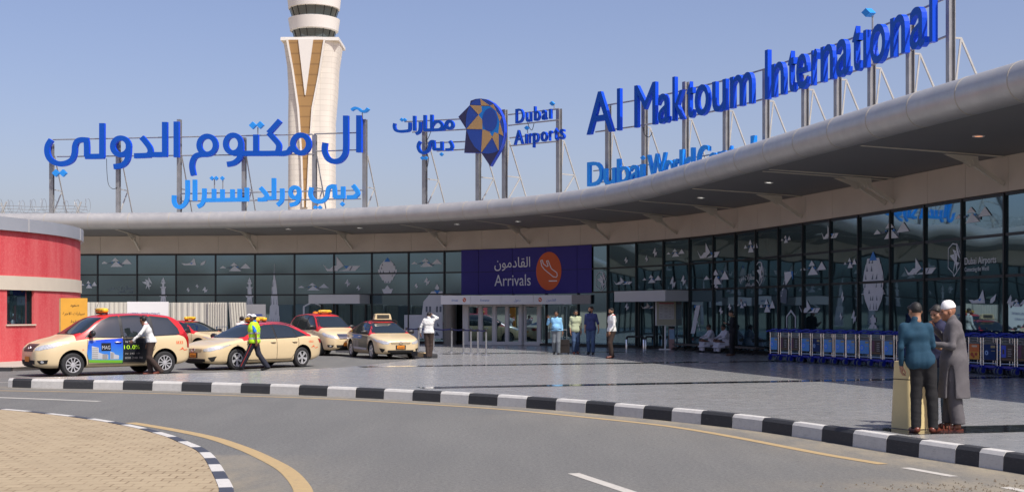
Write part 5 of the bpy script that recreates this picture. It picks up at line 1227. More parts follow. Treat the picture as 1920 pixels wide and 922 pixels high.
def taxi_sign(c, x, z, kind='yellow'):
    mb = MB()
    if kind == 'yellow':
        n = 13; vs = []
        for y, w_, h in ((-.30, .05, .05), (-.285, .075, .085), (-.22, .095, .125), (0, .10, .135), (.22, .095, .125), (.285, .075, .085), (.30, .05, .05)):
            for k in range(12):
                a = 2 * math.pi * k / 12; e = .6; vs.append((x + math.copysign(abs(math.cos(a)) ** e, math.cos(a)) * w_, y, z + .09 + math.copysign(abs(math.sin(a)) ** e, math.sin(a)) * h * .55))
        fs = [(i * 12 + k, i * 12 + (k + 1) % 12, (i + 1) * 12 + (k + 1) % 12, (i + 1) * 12 + k) for i in range(6) for k in range(12)] + [tuple(range(12)), tuple(72 + k for k in range(12))]
        mb.add(vs, fs); s = mb.build('roof_sign', M_YEL, c, smooth=50, recalc=True)
        for sg in (1, -1):
            mb = MB(); text_mb(mb, 'TAXI', lambda a, b, cc: (x + sg * (.104), sg * (-.26 + .30 * a), z + .045 + .10 * b), 0); text_mb(mb, arabic('اجرة'), lambda a, b, cc: (x + sg * (.104), sg * (.07 + .18 * a), z + .055 + .09 * b), 0); mb.build('sign_lettering', M_INK, s)
        for y in (-.2, .2): mb = MB(); mb.box((x, y, z + .01), (.16, .05, .05)); mb.build('sign_foot', M_TRIM, s)
    else:
        vs = []
        for y, zz in ((-.36, 0), (-.30, .22), (-.26, .25), (.26, .25), (.30, .22), (.36, 0)): pass
        mb.prism([(-.36, 0), (.36, 0), (.31, .20), (.26, .235), (-.26, .235), (-.31, .20)], -.11, .11, 0, lambda a, b, cc: (x + cc, a, z + .05 + b)); s = mb.build('roof_sign', M_CBODY, c, recalc=True)
        mb = MB(); mb.box((x + .112, 0, z + .165), (.006, .50, .15), 0)
        for i in range(9):
            for j in range(4): mb.box((x + .1165, -.22 + .055 * i, z + .115 + .035 * j), (.003, .035, .02), 1)
        mb.build('display_panel', [M_TRIM, mat('dim_led', (.10, .085, .06), .5)], s)
        mb = MB(); mb.bar((x, -.52, z + .035), (x, .52, z + .035), .05, .03); mb.bar((x, -.52, z + .035), (x, -.62, z - .06), .04, .03); mb.bar((x, .52, z + .035), (x, .62, z - .06), .04, .03); mb.build('roof_rack', M_TRIM, s)
    return s
def antenna(c, x, z, y=-.3): mb = MB(); mb.tube([(x, y, z), (x - .12, y, z + .35)], .006, 5); mb.build('antenna', M_TRIM, c)
def heading(dx, dy): return math.atan2(dy, dx)
GRP = 'cream taxis with red roofs at the arrivals rank'
# 1: the people carrier with printed doors
x1, y1 = (198.3 - 960) / F * 38.5, 38.5
c1, bv1, P1 = build_car('mpv', 'cream taxi van with blue building advert on its front door, leftmost of the taxis', (x1, y1, 0), R(221), GRP)
taxi_sign(c1, .12, 1.745); antenna(c1, .2, 1.74)
M_ADB = mat('advert_blue', (.006, .085, .52), .35); t, b = nodes(M_ADB); v = add(t, 'ShaderNodeTexCoord').outputs['Object']; sp = add(t, 'ShaderNodeSeparateXYZ'); t.links.new(v, sp.inputs[0])
t.links.new(mixc(t, ramp(t, mathn(t, 'ADD', sp.outputs[2], mathn(t, 'MULTIPLY', noise(t, v, 5), .2)), .55, 1.1), (.06, .27, .62), (.004, .05, .55)), b.inputs['Base Color'])
M_ADK = mat('advert_black', (.010, .012, .016), .3); M_ADG = mat('advert_green', (.16, .42, .03), .4); M_ADW = mat('advert_white', (.45, .46, .48), .4); M_ADS = mat('advert_grey', (.28, .27, .26), .5); M_ADL = mat('lime_print', (.45, .80, .03), .4)
fd = [(.88, .985), (.94, .65), (.86, .37), (-.12, .34), (-.12, 1.045), (.4, 1.02)]
ad = P1('door_advert', [('L', fd)], M_ADB, .006)
P1('advert_lawn', [('L', [(.895, .46), (.865, .375), (-.115, .345), (-.115, .43)])], M_ADG, .009, ad)
bl = []
for (xa, xb, za_, zb_) in ((.80, .60, .47, .84), (.60, .50, .47, .66), (.50, .32, .46, .62), (.26, .14, .46, .68), (.14, .0, .46, .60)): bl.append(('L', [(xa, za_), (xb, za_), (xb, zb_ * .94), (xa, zb_)]))
P1('advert_building', bl, M_ADW, .009, ad)
for (xa, xb, za_, zb_) in ((.80, .60, .48, .80), (.50, .32, .46, .60), (.26, .14, .47, .64)):
    win = []
    for k in range(6):
        z = za_ + (zb_ - za_) * (k + .3) / 6; win.append(('L', [(xa - .01, z), (xb + .02, z), (xb + .02, z + .022), (xa - .01, z + .022)]))
    P1('advert_shade', win, M_ADS, .011, ad)  # grey window bands printed across the advert buildings
P1('advert_logo_panel', [('L', [(.52, .70), (.24, .70), (.24, .92), (.52, .92)])], M_ADK, .011, ad)
def side_text(s, xa, xb, z, cap, m, parent, bvh, mode='L', off=.013, ar=False):
    mb = MB(); vs, fs = text2d(arabic(s) if ar else s); x0 = min(p[0] for p in vs); x1_ = max(p[0] for p in vs); out = []
    for p in vs:
        x = xa + (xb - xa) * (p[0] - x0) / (x1_ - x0); zz = z + p[1] / .727 * cap; h = bvh.ray_cast(Vector((x, 3 if mode == 'L' else -3, zz)), Vector((0, -1 if mode == 'L' else 1, 0)))
        out.append((x, (h[0].y if h[0] else .88) + (off if mode == 'L' else -off), zz))
    mb.add(out, fs if (xb < xa) == (mode == 'L') else [f[::-1] for f in fs]); return mb.build('print_lettering', m, parent)
side_text('MAG', .50, .26, .745, .105, M_ADW, ad, bv1)
side_text('WA', .78, .68, .955, .035, M_ADW, ad, bv1)
rd = [(-.135, 1.045), (-.135, .36), (-.78, .345), (-.93, .55), (-1.07, .78), (-1.07, 1.06)]
rdo = P1('door_advert', [('L', rd)], M_ADK, .006)
side_text('10.', -.15, -.37, .74, .115, M_ADL, rdo, bv1); side_text('0%', -.40, -.62, .74, .115, M_ADL, rdo, bv1); side_text('800 248 98', -.18, -.72, .46, .06, M_ADS, rdo, bv1); side_text('02 245 19', -.18, -.62, .59, .045, M_ADS, rdo, bv1); side_text('by MAG', -.2, -.5, .93, .05, M_ADW, rdo, bv1)
# driver's headrest and seats seen through the front door glass
# 2: saloon, side on
x2, y2 = (473 - 960) / F * 43, 43
c2, bv2, P2 = build_car('sedan', 'cream taxi saloon with red roof behind the man in the yellow vest', (x2, y2, 0), R(233), GRP); taxi_sign(c2, .0, 1.462); antenna(c2, -.1, 1.46)
# 3: van behind
c3, bv3, P3 = build_car('mpv', 'cream taxi van with chrome grille standing behind the other taxis, no advert', ((608 - 960) / F * 57, 57, 0), R(-58), GRP); taxi_sign(c3, .05, 1.745)
mb = MB(); mb.lathe([(0, .16), (.10, .14), (.13, .05), (.12, 0)], (-1.75, .35, 1.69), 14); mb.build('amber_beacon', M_AMB, c3, smooth=60)
# 4: saloon facing the camera
c4, bv4, P4 = build_car('sedan', 'cream taxi saloon with tall cream display box on its roof and dark printed doors', ((716 - 960) / F * 53.0, 53.0, 0), R(-67), GRP); taxi_sign(c4, .05, 1.462, 'box')
a4 = P4('door_advert', [('R', [(.95, .86), (.96, .5), (.90, .33), (-.9, .33), (-1.05, .55), (-1.15, .93), (-.3, .93)])], M_ADK, .006); P4('advert_sky', [('R', [(.2, .91), (.2, .78), (-1.02, .78), (-1.12, .92), (-.3, .925)])], mat('advert_sky_blue', (.02, .16, .50), .4), .009, a4)
P4('advert_building', [('R', [(-.2 - .22 * k, .40), (-.33 - .22 * k, .40), (-.33 - .22 * k, .70 + .05 * (k % 2)), (-.2 - .22 * k, .72)]) for k in range(4)], M_ADS, .010, a4); P4('advert_strip', [('R', [(.88, .42), (.86, .35), (-.88, .35), (-.96, .45)])], mat('advert_pale', (.45, .46, .48), .5), .010, a4)
# 5, 6: saloons half hidden
c5, bv5, P5 = build_car('sedan', 'cream taxi saloon seen in the gap between the van and the long saloon', ((356 - 960) / F * 57.5, 57.5, 0), heading(.85, -.53), GRP); taxi_sign(c5, .0, 1.462)
c6, bv6, P6 = build_car('sedan', 'red roofed taxi saloon almost hidden behind the saloon at the marshal', ((486 - 960) / F * 47.9, 47.9, 0), R(244), GRP); taxi_sign(c6, .0, 1.462)
# ---------------------------------------------------------------- people: bodies and clothes grown as smooth fields and meshed
def nets(D, org, h):
    nx, ny, nz = D.shape; S = D < 0
    c = np.zeros((nx - 1, ny - 1, nz - 1), np.int8)
    for i in (0, 1):
        for j in (0, 1):
            for k in (0, 1): c += S[i:nx - 1 + i, j:ny - 1 + j, k:nz - 1 + k]
    act = (c > 0) & (c < 8); idx = -np.ones(act.shape, np.int64); I = np.argwhere(act); idx[act] = np.arange(len(I))
    acc = np.zeros((len(I), 3)); cnt = np.zeros(len(I))
    for ax in range(3):
        o1, o2 = [a for a in range(3) if a != ax]
        for a in (0, 1):
            for b in (0, 1):
                off = np.zeros(3, int); off[o1] = a; off[o2] = b; p = I + off; q = p.copy(); q[:, ax] += 1
                d0 = D[p[:, 0], p[:, 1], p[:, 2]]; d1 = D[q[:, 0], q[:, 1], q[:, 2]]; m = (d0 < 0) != (d1 < 0)
                t = np.where(m, d0 / np.where(m, d0 - d1, 1), 0); pos = p.astype(float); pos[:, ax] += t
                acc[m] += pos[m]; cnt[m] += 1
    V = acc / np.maximum(cnt, 1)[:, None] * h + org; Q = []
    for ax in range(3):
        o1, o2 = (ax + 1) % 3, (ax + 2) % 3; sl0 = [slice(None)] * 3; sl1 = [slice(None)] * 3; sl0[ax] = slice(0, -1); sl1[ax] = slice(1, None)
        E_ = np.argwhere(S[tuple(sl0)] != S[tuple(sl1)])
        E_ = E_[(E_[:, o1] > 0) & (E_[:, o2] > 0) & (E_[:, o1] < D.shape[o1] - 1) & (E_[:, o2] < D.shape[o2] - 1)]
        if not len(E_): continue
        u = np.zeros(3, int); u[o1] = 1; w = np.zeros(3, int); w[o2] = 1
        g = lambda p: idx[p[:, 0], p[:, 1], p[:, 2]]
        q = np.c_[g(E_ - u - w), g(E_ - w), g(E_), g(E_ - u)]; ins = S[E_[:, 0], E_[:, 1], E_[:, 2]]
        q = np.where(ins[:, None], q, q[:, ::-1]); Q.append(q)
    return V, np.concatenate(Q)
def field(prims, P):
    d = None
    for pr in prims:
        k = pr[-1]
        if pr[0] == 'cap':
            a, b, ra, rb = np.array(pr[1]), np.array(pr[2]), pr[3], pr[4]; ab = b - a; L = max(ab @ ab, 1e-9)
            t = np.clip(((P - a) @ ab) / L, 0, 1); e = np.linalg.norm(P - a - t[..., None] * ab, axis=-1) - (ra + (rb - ra) * t)
        elif pr[0] == 'ell':
            c, r = np.array(pr[1]), np.array(pr[2]); q = (P - c) / r; n = np.linalg.norm(q, axis=-1); e = (n - 1) * r.min() if False else n * (n - 1) / np.maximum(np.linalg.norm(q / r, axis=-1), 1e-6)
        elif pr[0] == 'cut':      # keep the side where (p - c).n < 0
            c, n = np.array(pr[1]), np.array(pr[2]); d = np.maximum(d, (P - c) @ (n / np.linalg.norm(n))); continue
        elif pr[0] == 'sub':
            c, r = np.array(pr[1]), np.array(pr[2]); q = (P - c) / r; n = np.linalg.norm(q, axis=-1); e = -(n * (n - 1) / np.maximum(np.linalg.norm(q / r, axis=-1), 1e-6)); h = np.clip(.5 - .5 * (d - e) / k, 0, 1) if k else (e > d) * 1.0
            d = d * (1 - h) + e * h + k * h * (1 - h); continue
        elif pr[0] == 'fold':     # cloth folds: amplitude, frequency, seed
            r = np.random.RandomState(pr[3]); w = 0
            for _ in range(7):
                f = r.normal(size=3) * np.array([1, 1, .9]) * pr[2]; a_ = P @ f + 1.2 * np.sin(P @ (r.normal(size=3) * pr[2] * .4)) + r.uniform(0, 6); w = w + (1 - 2 * np.abs(np.sin(a_))) * (.5 + .5 * np.sin(P @ (r.normal(size=3) * pr[2] * .3) + r.uniform(0, 6)))
            d = d - pr[1] * w / 2.2; continue
        if d is None: d = e
        elif k: h = np.clip(.5 + .5 * (d - e) / k, 0, 1); d = d * (1 - h) + e * h - k * h * (1 - h)
        else: d = np.minimum(d, e)
    return d
def grow_mesh(prims, h):
    lo, hi = np.full(3, 9.), np.full(3, -9.)
    for p in prims:
        if p[0] == 'cap':
            for v, r in ((p[1], p[3]), (p[2], p[4])): lo = np.minimum(lo, np.array(v) - r); hi = np.maximum(hi, np.array(v) + r)
        elif p[0] == 'ell': lo = np.minimum(lo, np.array(p[1]) - np.array(p[2])); hi = np.maximum(hi, np.array(p[1]) + np.array(p[2]))
    lo -= .03 + 2 * h; hi += .03 + 2 * h; n = np.ceil((hi - lo) / h).astype(int) + 1
    G = np.stack(np.meshgrid(*[lo[i] + h * np.arange(n[i]) for i in range(3)], indexing='ij'), -1)
    return nets(field(prims, G), lo, h)
def rot_to(d, n):     # frame with -z along d (wrist to fingertips) and +y along palm normal n
    z = -Vector(d).normalized(); y = Vector(n); y = (y - z * y.dot(z)).normalized(); x = y.cross(z); return Matrix((x, y, z)).transposed()
def hand_prims(side, curl=.35, spread=1.0):
    """hand in its own frame: wrist at origin, fingers to -z, palm facing +y, thumb on +x*side"""
    s = side; P = [('cap', (0, 0, .03), (0, 0, -.02), .026, .027, .02), ('cap', (-.022 * s, 0, -.04), (-.025 * s, .002, -.085), .018, .014, .02), ('cap', (0, 0, -.03), (0, .0, -.09), .019, .014, .015), ('cap', (.022 * s, .002, -.035), (.026 * s, .002, -.088), .018, .013, .015)]
    for x, L, r in ((.030, .070, .0088), (.010, .079, .0092), (-.010, .074, .0088), (-.029, .058, .0078)):
        c = curl * (1.0 + .25 * (x < 0)); b = Vector((x * s, .002, -.092)); a1 = c * .7; a2 = a1 + c * 1.2; a3 = a2 + c * .8
        q = b; w_ = (x * s * .35 * spread)
        for a, f, rr in ((a1, .45, 1.0), (a2, .31, .92), (a3, .24, .82)):
            e = q + Vector((w_ * f, math.sin(a) * L * f, -math.cos(a) * L * f)); P.append(('cap', tuple(q), tuple(e), r * rr, r * rr * .93, .004)); q = e
    t0 = Vector((.028 * s, .006, -.028)); t1 = t0 + Vector((.026 * s, .014, -.026)); t2 = t1 + Vector((.008 * s, .014, -.028)); t3 = t2 + Vector((-.002 * s, .008, -.020))
    P += [('cap', tuple(t0), tuple(t1), .014, .0115, .012), ('cap', tuple(t1), tuple(t2), .0112, .0102, .004), ('cap', tuple(t2), tuple(t3), .0102, .0088, .004)]
    return P
HEAD = [('ell', (0, -.012, .025), (.074, .094, .092), 0), ('ell', (0, .024, -.045), (.057, .066, .068), .035), ('cap', (0, .066, -.090), (0, .066, -.090), .022, .022, .03), ('cap', (-.036, .074, .030), (.036, .074, .030), .013, .013, .02),
        ('cap', (-.046, .052, -.018), (-.046, .052, -.018), .022, .022, .025), ('cap', (.046, .052, -.018), (.046, .052, -.018), .022, .022, .025), ('sub', (-.030, .096, .010), (.017, .014, .010), .012), ('sub', (.030, .096, .010), (.017, .014, .010), .012),
        ('cap', (0, .086, .014), (0, .108, -.022), .009, .0135, .012), ('cap', (-.012, .094, -.028), (.012, .094, -.028), .009, .009, .008), ('cap', (-.020, .082, -.050), (.020, .082, -.050), .0085, .0085, .006), ('cap', (-.017, .081, -.062), (.017, .081, -.062), .0085, .0085, .005),
        ('ell', (-.078, -.012, -.004), (.011, .021, .032), .008), ('ell', (.078, -.012, -.004), (.011, .021, .032), .008), ('cap', (0, -.014, -.06), (0, -.022, -.135), .053, .050, .03)]
EYEM = mat('dark_eye', (.02, .014, .012), .15)
def skin(name, c): return mat(name, c, .5, var=.10, vscale=18)
def person(label, loc, rz, H=1.75, sk=('brown_skin', (.26, .13, .075)), pose=None, shirt=None, trousers=None, shoes=None, hair=None, beard=False, extra=None, res=.018, group=None, far=True):
    """pose: joints in a 1.75 m frame, x right, y forward, z up. shirt=(mat, hem z, sleeve 0..2, loose), trousers=(mat, loose), shoes=mat"""
    J = dict(hipL=(-.09, 0, .92), kneeL=(-.10, .02, .50), ankL=(-.10, -.01, .085), toeL=(-.12, .17, .03), hipR=(.09, 0, .92), kneeR=(.10, .02, .50), ankR=(.10, -.01, .085), toeR=(.12, .17, .03),
             shL=(-.168, 0, 1.42), elL=(-.215, -.02, 1.13), wrL=(-.21, .06, .88), shR=(.168, 0, 1.42), elR=(.215, -.02, 1.13), wrR=(.21, .06, .88), pel=(0, 0, .95), chest=(0, .0, 1.30), neck=(0, -.01, 1.475), head=(0, .02, 1.625), yaw=0, pitch=0, roll=0, hL=((0, .15, -1), (1, .1, 0), .4), hR=((0, .15, -1), (-1, .1, 0), .4))
    J.update(pose or {}); s = H / 1.75
    V3 = lambda k: np.array(J[k], float) * s
    t = thing('person', label, 'person', loc, rz, group)
    hipm = (V3('hipL') + V3('hipR')) / 2; pel, ch, nk = V3('pel'), V3('chest'), V3('neck'); xr = V3('shR') - V3('shL'); xr /= np.linalg.norm(xr); xp = V3('hipR') - V3('hipL'); xp = xp / max(np.linalg.norm(xp), 1e-6)
    waist = pel * .55 + ch * .45; belly = J.get('belly', 0)
    def torso(e): return [('cap', pel - xp * .065 * s, pel + xp * .065 * s, .106 * s + e, .106 * s + e, 0), ('cap', waist - xp * .055 * s, waist + xp * .055 * s, .098 * s + e + belly * .35, .098 * s + e + belly * .35, .09), ('cap', ch - xr * .085 * s, ch + xr * .072 * s, .106 * s + e, .106 * s + e, .09),
                          ('cap', V3('shL') * .92 + nk * .08 + np.array((0, 0, -.012)), V3('shR') * .92 + nk * .08 + np.array((0, 0, -.012)), .050 * s + e, .050 * s + e, .07), ('cap', (V3('shL') + V3('shR')) / 2, nk + (nk - ch) * .12, .075 * s + max(e, .0) * 1.0, .054 * s + e * .5, .05)] + ([('cap', waist + np.array((0, .06, -.02)), waist + np.array((0, .06, -.02)), .09 + belly + e, .09 + belly + e, .08)] if belly else [])
    def arm(S, e, f=2.0, ce=None):
        a, b, c = V3('sh' + S), V3('el' + S), V3('wr' + S); o = [('cap', a, b if f >= 1 else a + (b - a) * f, .048 * s + e, (.038 * s if f >= 1 else .043 * s) + e, .04)]
        if f > 1: q = b + (c - b) * min(1, f - 1); o.append(('cap', b, q, .038 * s + e, .029 * s + e * (1.0 if ce is None else ce), .02))
        return o
    def leg(S, e, f=1.0, ee=None):
        a, b, c = V3('hip' + S), V3('knee' + S), V3('ank' + S); ee = e if ee is None else ee; q = b + (c - b) * f
        return [('cap', a, b, .080 * s + e, .053 * s + e, .045), ('cap', b, q, .055 * s + e, .042 * s + ee, .03)]
    # --- body: one skin mesh (torso and limbs, head, hands)
    body = torso(-.012) + arm('L', -.006) + arm('R', -.006) + leg('L', -.008) + leg('R', -.008) + [('cap', nk + (nk - ch) * -.1, V3('head') * .6 + nk * .4, .052 * s, .050 * s, .02)]
    for S in 'LR':
        a, b = V3('ank' + S), V3('toe' + S); body += [('cap', a + np.array((0, 0, -.03)) * s, b + (a - b) * .25, .036 * s, .030 * s, .03)]
    Vb, Qb = grow_mesh(body, max(res, .016)); parts = [(Vb, Qb, 0)]
    hm = Matrix.Translation(Vector(V3('head'))) @ (Matrix.Rotation(J['yaw'], 4, 'Z') @ Matrix.Rotation(J['pitch'], 4, 'X') @ Matrix.Rotation(J['roll'], 4, 'Y')) @ Matrix.Scale(s * 1.0, 4)
    Vh, Qh = grow_mesh(HEAD, .0085 if far else .005); mm = np.array(hm); Vh = Vh @ mm[:3, :3].T + mm[:3, 3]; parts.append((Vh, Qh, 0))
    for x in (-.030, .030):
        mbx = MB(); mbx.lathe([(0, -.0085), (.007, -.005), (.0085, 0), (.007, .005), (0, .0085)], (x, .083, .010), 8); ve = np.array(mbx.v) @ mm[:3, :3].T + mm[:3, 3]; parts.append((ve, mbx.f, 1))
    for S, sd in (('L', 1), ('R', -1)):
        d, n, c = J['h' + S]; M = np.array(rot_to(d, n)); Vx, Qx = grow_mesh(hand_prims(sd if False else (1 if S == 'L' else -1) * (1 if True else 1), c), .0065 if far else .0042)
        parts.append((Vx * s * .98 @ M.T + V3('wr' + S), Qx, 0))
    mb = MB()
    for v, q, m in parts: mb.add(v, [tuple(int(i) for i in f) for f in q], m)
    SK = skin(*sk); bo = mb.build('body', [SK, EYEM], t, smooth=True)
    def cloth(name, prims, m, fold=.004, fr=28, seed=1, h=None, parent=None, mats=None):
        pr = list(prims)
        i = next((k for k, p in enumerate(pr) if p[0] == 'cut'), len(pr)); 
        if fold: pr.insert(i, ('fold', fold, fr, seed, 0))
        v, q = grow_mesh(pr, h or res); mbx = MB(); mbx.add(v, [tuple(int(i) for i in f) for f in q]); return mbx.build(name, m, parent or t, smooth=75)
    sd_ = abs(hash(label)) % 1000 if False else sum(map(ord, label)) % 997
    if trousers:
        m, e = trousers[:2]; f = trousers[2] if len(trousers) > 2 else .95; fl = 1.06
        cloth('trousers', [('cap', pel - xp * .06 * s, pel + xp * .06 * s, .109 * s + .012, .109 * s + .012, 0)] + leg('L', e, fl, e * 1.15) + leg('R', e, fl, e * 1.15) + [('cut', tuple(pel + np.array((0, 0, .085)) * s), (0, 0, 1), 0), ('cut', (0, 0, min(V3('ankL')[2], V3('ankR')[2]) - .03 * s + (.95 - f) * .4), (0, 0, -1), 0)], m, .0032, 19, sd_)
    if shirt:
        m, hem, sl, e = shirt[:4]; flare = shirt[4] if len(shirt) > 4 else 0
        hz = hem * s; pr = torso(e) + [('cap', pel - xp * .065 * s, pel + xp * .065 * s, .106 * s + e + .013, .106 * s + e + .013, .05)] + arm('L', e * .6, sl, .8) + arm('R', e * .6, sl, .8)
        pr += [('cap', nk + (nk - ch) * -.02 + np.array((0, .0, -.004)), nk + (nk - ch) * .22, .067 * s, .062 * s, .016)]
        if hem < .80:      # long shirt or robe: the skirt hangs down from the hips over both legs
            kl, kr = (V3('kneeL') + V3('hipL')) / 2, (V3('kneeR') + V3('hipR')) / 2; dn = np.array((0, 0, hz - pel[2]))
            for S in 'LR':
                a, b, c = V3('hip' + S), V3('knee' + S), V3('ank' + S); z = lambda zz: (b + (c - b) * np.clip((b[2] - zz) / max(b[2] - c[2], .05), 0, 1)) if zz < b[2] else a + (b - a) * (a[2] - zz) / max(a[2] - b[2], .05)
                q = z(hz - .05); pr += [('cap', a, q, .105 * s + e, .10 * s + e + flare, .09)]
            q = (V3('kneeL') + V3('kneeR')) / 2; q = q * 1.0; q[2] = hz - .05; pr += [('cap', pel, q, .11 * s + e, .12 * s + e + flare, .10)]
            if hem < .6 and pel[2] > .7: q2 = np.array((pel[0], pel[1] - .02, hz - .05)); pr += [('cap', ch * .6 + pel * .4 + np.array((0, -.015, 0)), q2, .118 * s + e * .6, .128 * s + e + flare, .10)]
        cloth('shirt', pr + [('cut', (0, 0, hz), (0, 0, -1), 0)] + J.get('slit', []), m, shirt[5] if len(shirt) > 5 else .004, 20, sd_ + 5, h=res * (.9))
    if shoes:
        for S in 'LR':
            a, b = V3('ank' + S), V3('toe' + S); d = b - a; d[2] = 0; d /= np.linalg.norm(d); g = min(a[2] - .085 * s, 0)
            low = np.array((0, 0, -.035 * s)); heel = a - d * .035 * s + low * 1.1; toe = b + d * .02 * s; zc = min(heel[2], toe[2]) - .042
            cloth('shoe', [('cap', heel, toe, .046 * s, .036 * s, 0), ('cap', a + d * .01, a + d * .05 + low, .046 * s, .046 * s, .02)], shoes, 0, h=min(res, .014))
    if hair:
        m = hair[0]; top = hair[1] if len(hair) > 1 else 1.0
        pr = [('ell', (0, -.018, .032), (.0795, .096, .094 * top), 0), ('cap', (-.055, .045, .062), (.055, .045, .062), .03, .03, .03), ('fold', .0025, 95, sd_, 0), ('cut', (0, .058, .060), (0, .78, -.62), 0), ('cut', (0, -.02, -.040), (0, .30, -1), 0)]
        v, q = grow_mesh(pr, .0085 if far else .006); v = v @ mm[:3, :3].T + mm[:3, 3]; mbx = MB(); mbx.add(v, [tuple(int(i) for i in f) for f in q]); mbx.build('hair', m, t, smooth=75)
    if beard:
        v, q = grow_mesh([('ell', (0, .026, -.052), (.0605, .069, .066), 0), ('cap', (0, .068, -.090), (0, .068, -.090), .025, .025, .03), ('sub', (0, .10, -.052), (.024, .03, .012), .004), ('cut', (0, 0, -.032), (0, .25, 1), 0), ('cut', (0, -.005, 0), (0, -1, .1), 0)], .0085 if far else .006)
        v = v @ mm[:3, :3].T + mm[:3, 3]; mbx = MB(); mbx.add(v, [tuple(int(i) for i in f) for f in q]); mbx.build('beard', beard, t, smooth=75)
    if extra: extra(t, J, s, hm, cloth, V3)
    return t
def cloth_mat(n, c, var=.12): return mat(n, c, .85, var=var, vscale=9, bump=.25, bscale=240)
HAIRB = mat('black_hair', (.012, .010, .009), .6, var=.4, vscale=90); LEATHER = mat('brown_leather', (.14, .035, .018), .35); BLKSHOE = mat('black_shoe', (.012, .012, .012), .35)
WSHIRT = cloth_mat('white_shirt', (.66, .66, .64), .05); BRTR = cloth_mat('brown_trousers', (.040, .024, .018)); BLKTR = cloth_mat('black_trousers', (.008, .0075, .0085)); JEANS = cloth_mat('blue_denim', (.045, .085, .17), .35); GREYTR = cloth_mat('grey_trousers', (.14, .16, .18)); NAVYTR = cloth_mat('navy_trousers', (.012, .014, .026))
SK1 = ('brown_skin', (.30, .155, .09)); SK2 = ('dark_brown_skin', (.17, .08, .045)); SK3 = ('tan_skin', (.40, .22, .135))
REDP = mat('red_shoulder_patch', (.55, .03, .02), .6)
def epaulettes(m):
    def f(t, J, s, hm, cloth, V3):
        for S, k in (('L', -1), ('R', 1)):
            a = V3('sh' + S); mb = MB(); mb.box((a[0] * .86, a[1], a[2] + .076 * s), (.05, .11, .012), 0, Matrix.Rotation(.25 * k, 3, 'Y')); mb.build('epaulette', m, t)
    return f
def belt(m, buckle=None):
    def f(t, J, s, hm, cloth, V3):
        p = V3('pel') + np.array((0, 0, .075)) * s; pts = [(p[0] + .205 * s * math.cos(a), p[1] + .152 * s * math.sin(a) + J.get('belly', 0) * .4, p[2]) for a in np.linspace(0, 2 * math.pi, 25)[:-1]]
        mb = MB(); mb.tube(pts, .016, 6, closed=True); b = mb.build('belt', m, t, smooth=True)
        if buckle: mb = MB(); mb.box((p[0], p[1] + .172 * s + J.get('belly', 0) * .4, p[2]), (.05, .01, .032)); mb.build('buckle', buckle, b)
    return f
def both(*fs):
    def f(*a):
        for g in fs: g(*a)
    return f
def at_px(px, py, z): p = GR(px, py, z); return (p.x, p.y, z)
def faces(dx, dy): return math.atan2(-dx, dy)      # local +y points to (dx,dy)

# ---- the three men beside the bin
SZ = PZ
# back view, blue shirt
P0 = at_px(1731, 811, SZ)
TEAL = cloth_mat('teal_shirt', (.0045, .042, .078), .2)
person('man from behind in a teal blue shirt in front of the cream bin', P0, faces(.10, 1), 1.70, SK1,
       dict(hipL=(-.075, 0, .93), kneeL=(-.085, .03, .50), ankL=(-.095, -.01, .085), toeL=(-.12, .16, .03), hipR=(.075, 0, .93), kneeR=(.11, .0, .50), ankR=(.125, -.02, .085), toeR=(.21, .12, .03), pel=(-.035, 0, .95), chest=(-.10, .015, 1.29), neck=(-.095, .02, 1.46), head=(-.09, .06, 1.605), yaw=.30, pitch=-.25,
            shL=(-.255, .01, 1.40), elL=(-.295, -.03, 1.13), wrL=(-.275, .04, .89), shR=(.075, .02, 1.40), elR=(.135, .06, 1.15), wrR=(.08, .25, 1.10), hL=((0, .1, -1), (1, .1, 0), .6), hR=((-.3, 1, .1), (-.3, 0, 1), .8)),
       (TEAL, .83, 2.0, .009, 0, .0042), (BLKTR, .020), LEATHER, (HAIRB, 1.0), res=.0125, far=False)
# far man, jeans and navy top, looking down at a phone
P1_ = at_px(1762, 797, SZ); NVT = cloth_mat('navy_tshirt', (.020, .022, .060), .2)
def phone_and_print(t, J, s, hm, cloth, V3):
    mb = MB(); text_mb(mb, '3', lambda a, b, c: (.10 + .12 * a, .165 + c, 1.02 + .15 * b), .006); mb.build('shirt_number', mat('white_print', (.65, .65, .65), .6), t)
person('young man in jeans and navy top looking down, half hidden behind the teal shirt', P1_, faces(-.50, -.62), 1.66, SK1,
       dict(pitch=-.35, yaw=-.35, head=(.02, .06, 1.615), neck=(0, .02, 1.475), elR=(.23, .06, 1.15), wrR=(.10, .28, 1.28), hR=((-.5, .5, .7), (-.4, -.6, 0), .7), elL=(-.23, .05, 1.14), wrL=(-.10, .25, 1.12), hL=((.4, .8, .3), (.3, 0, 1), .7)),
       (NVT, .80, .55, .018, 0, .005), (cloth_mat('faded_denim', (.075, .115, .145), .3), .026), BLKSHOE, (HAIRB, 1.08), res=.0135, far=False, extra=phone_and_print)
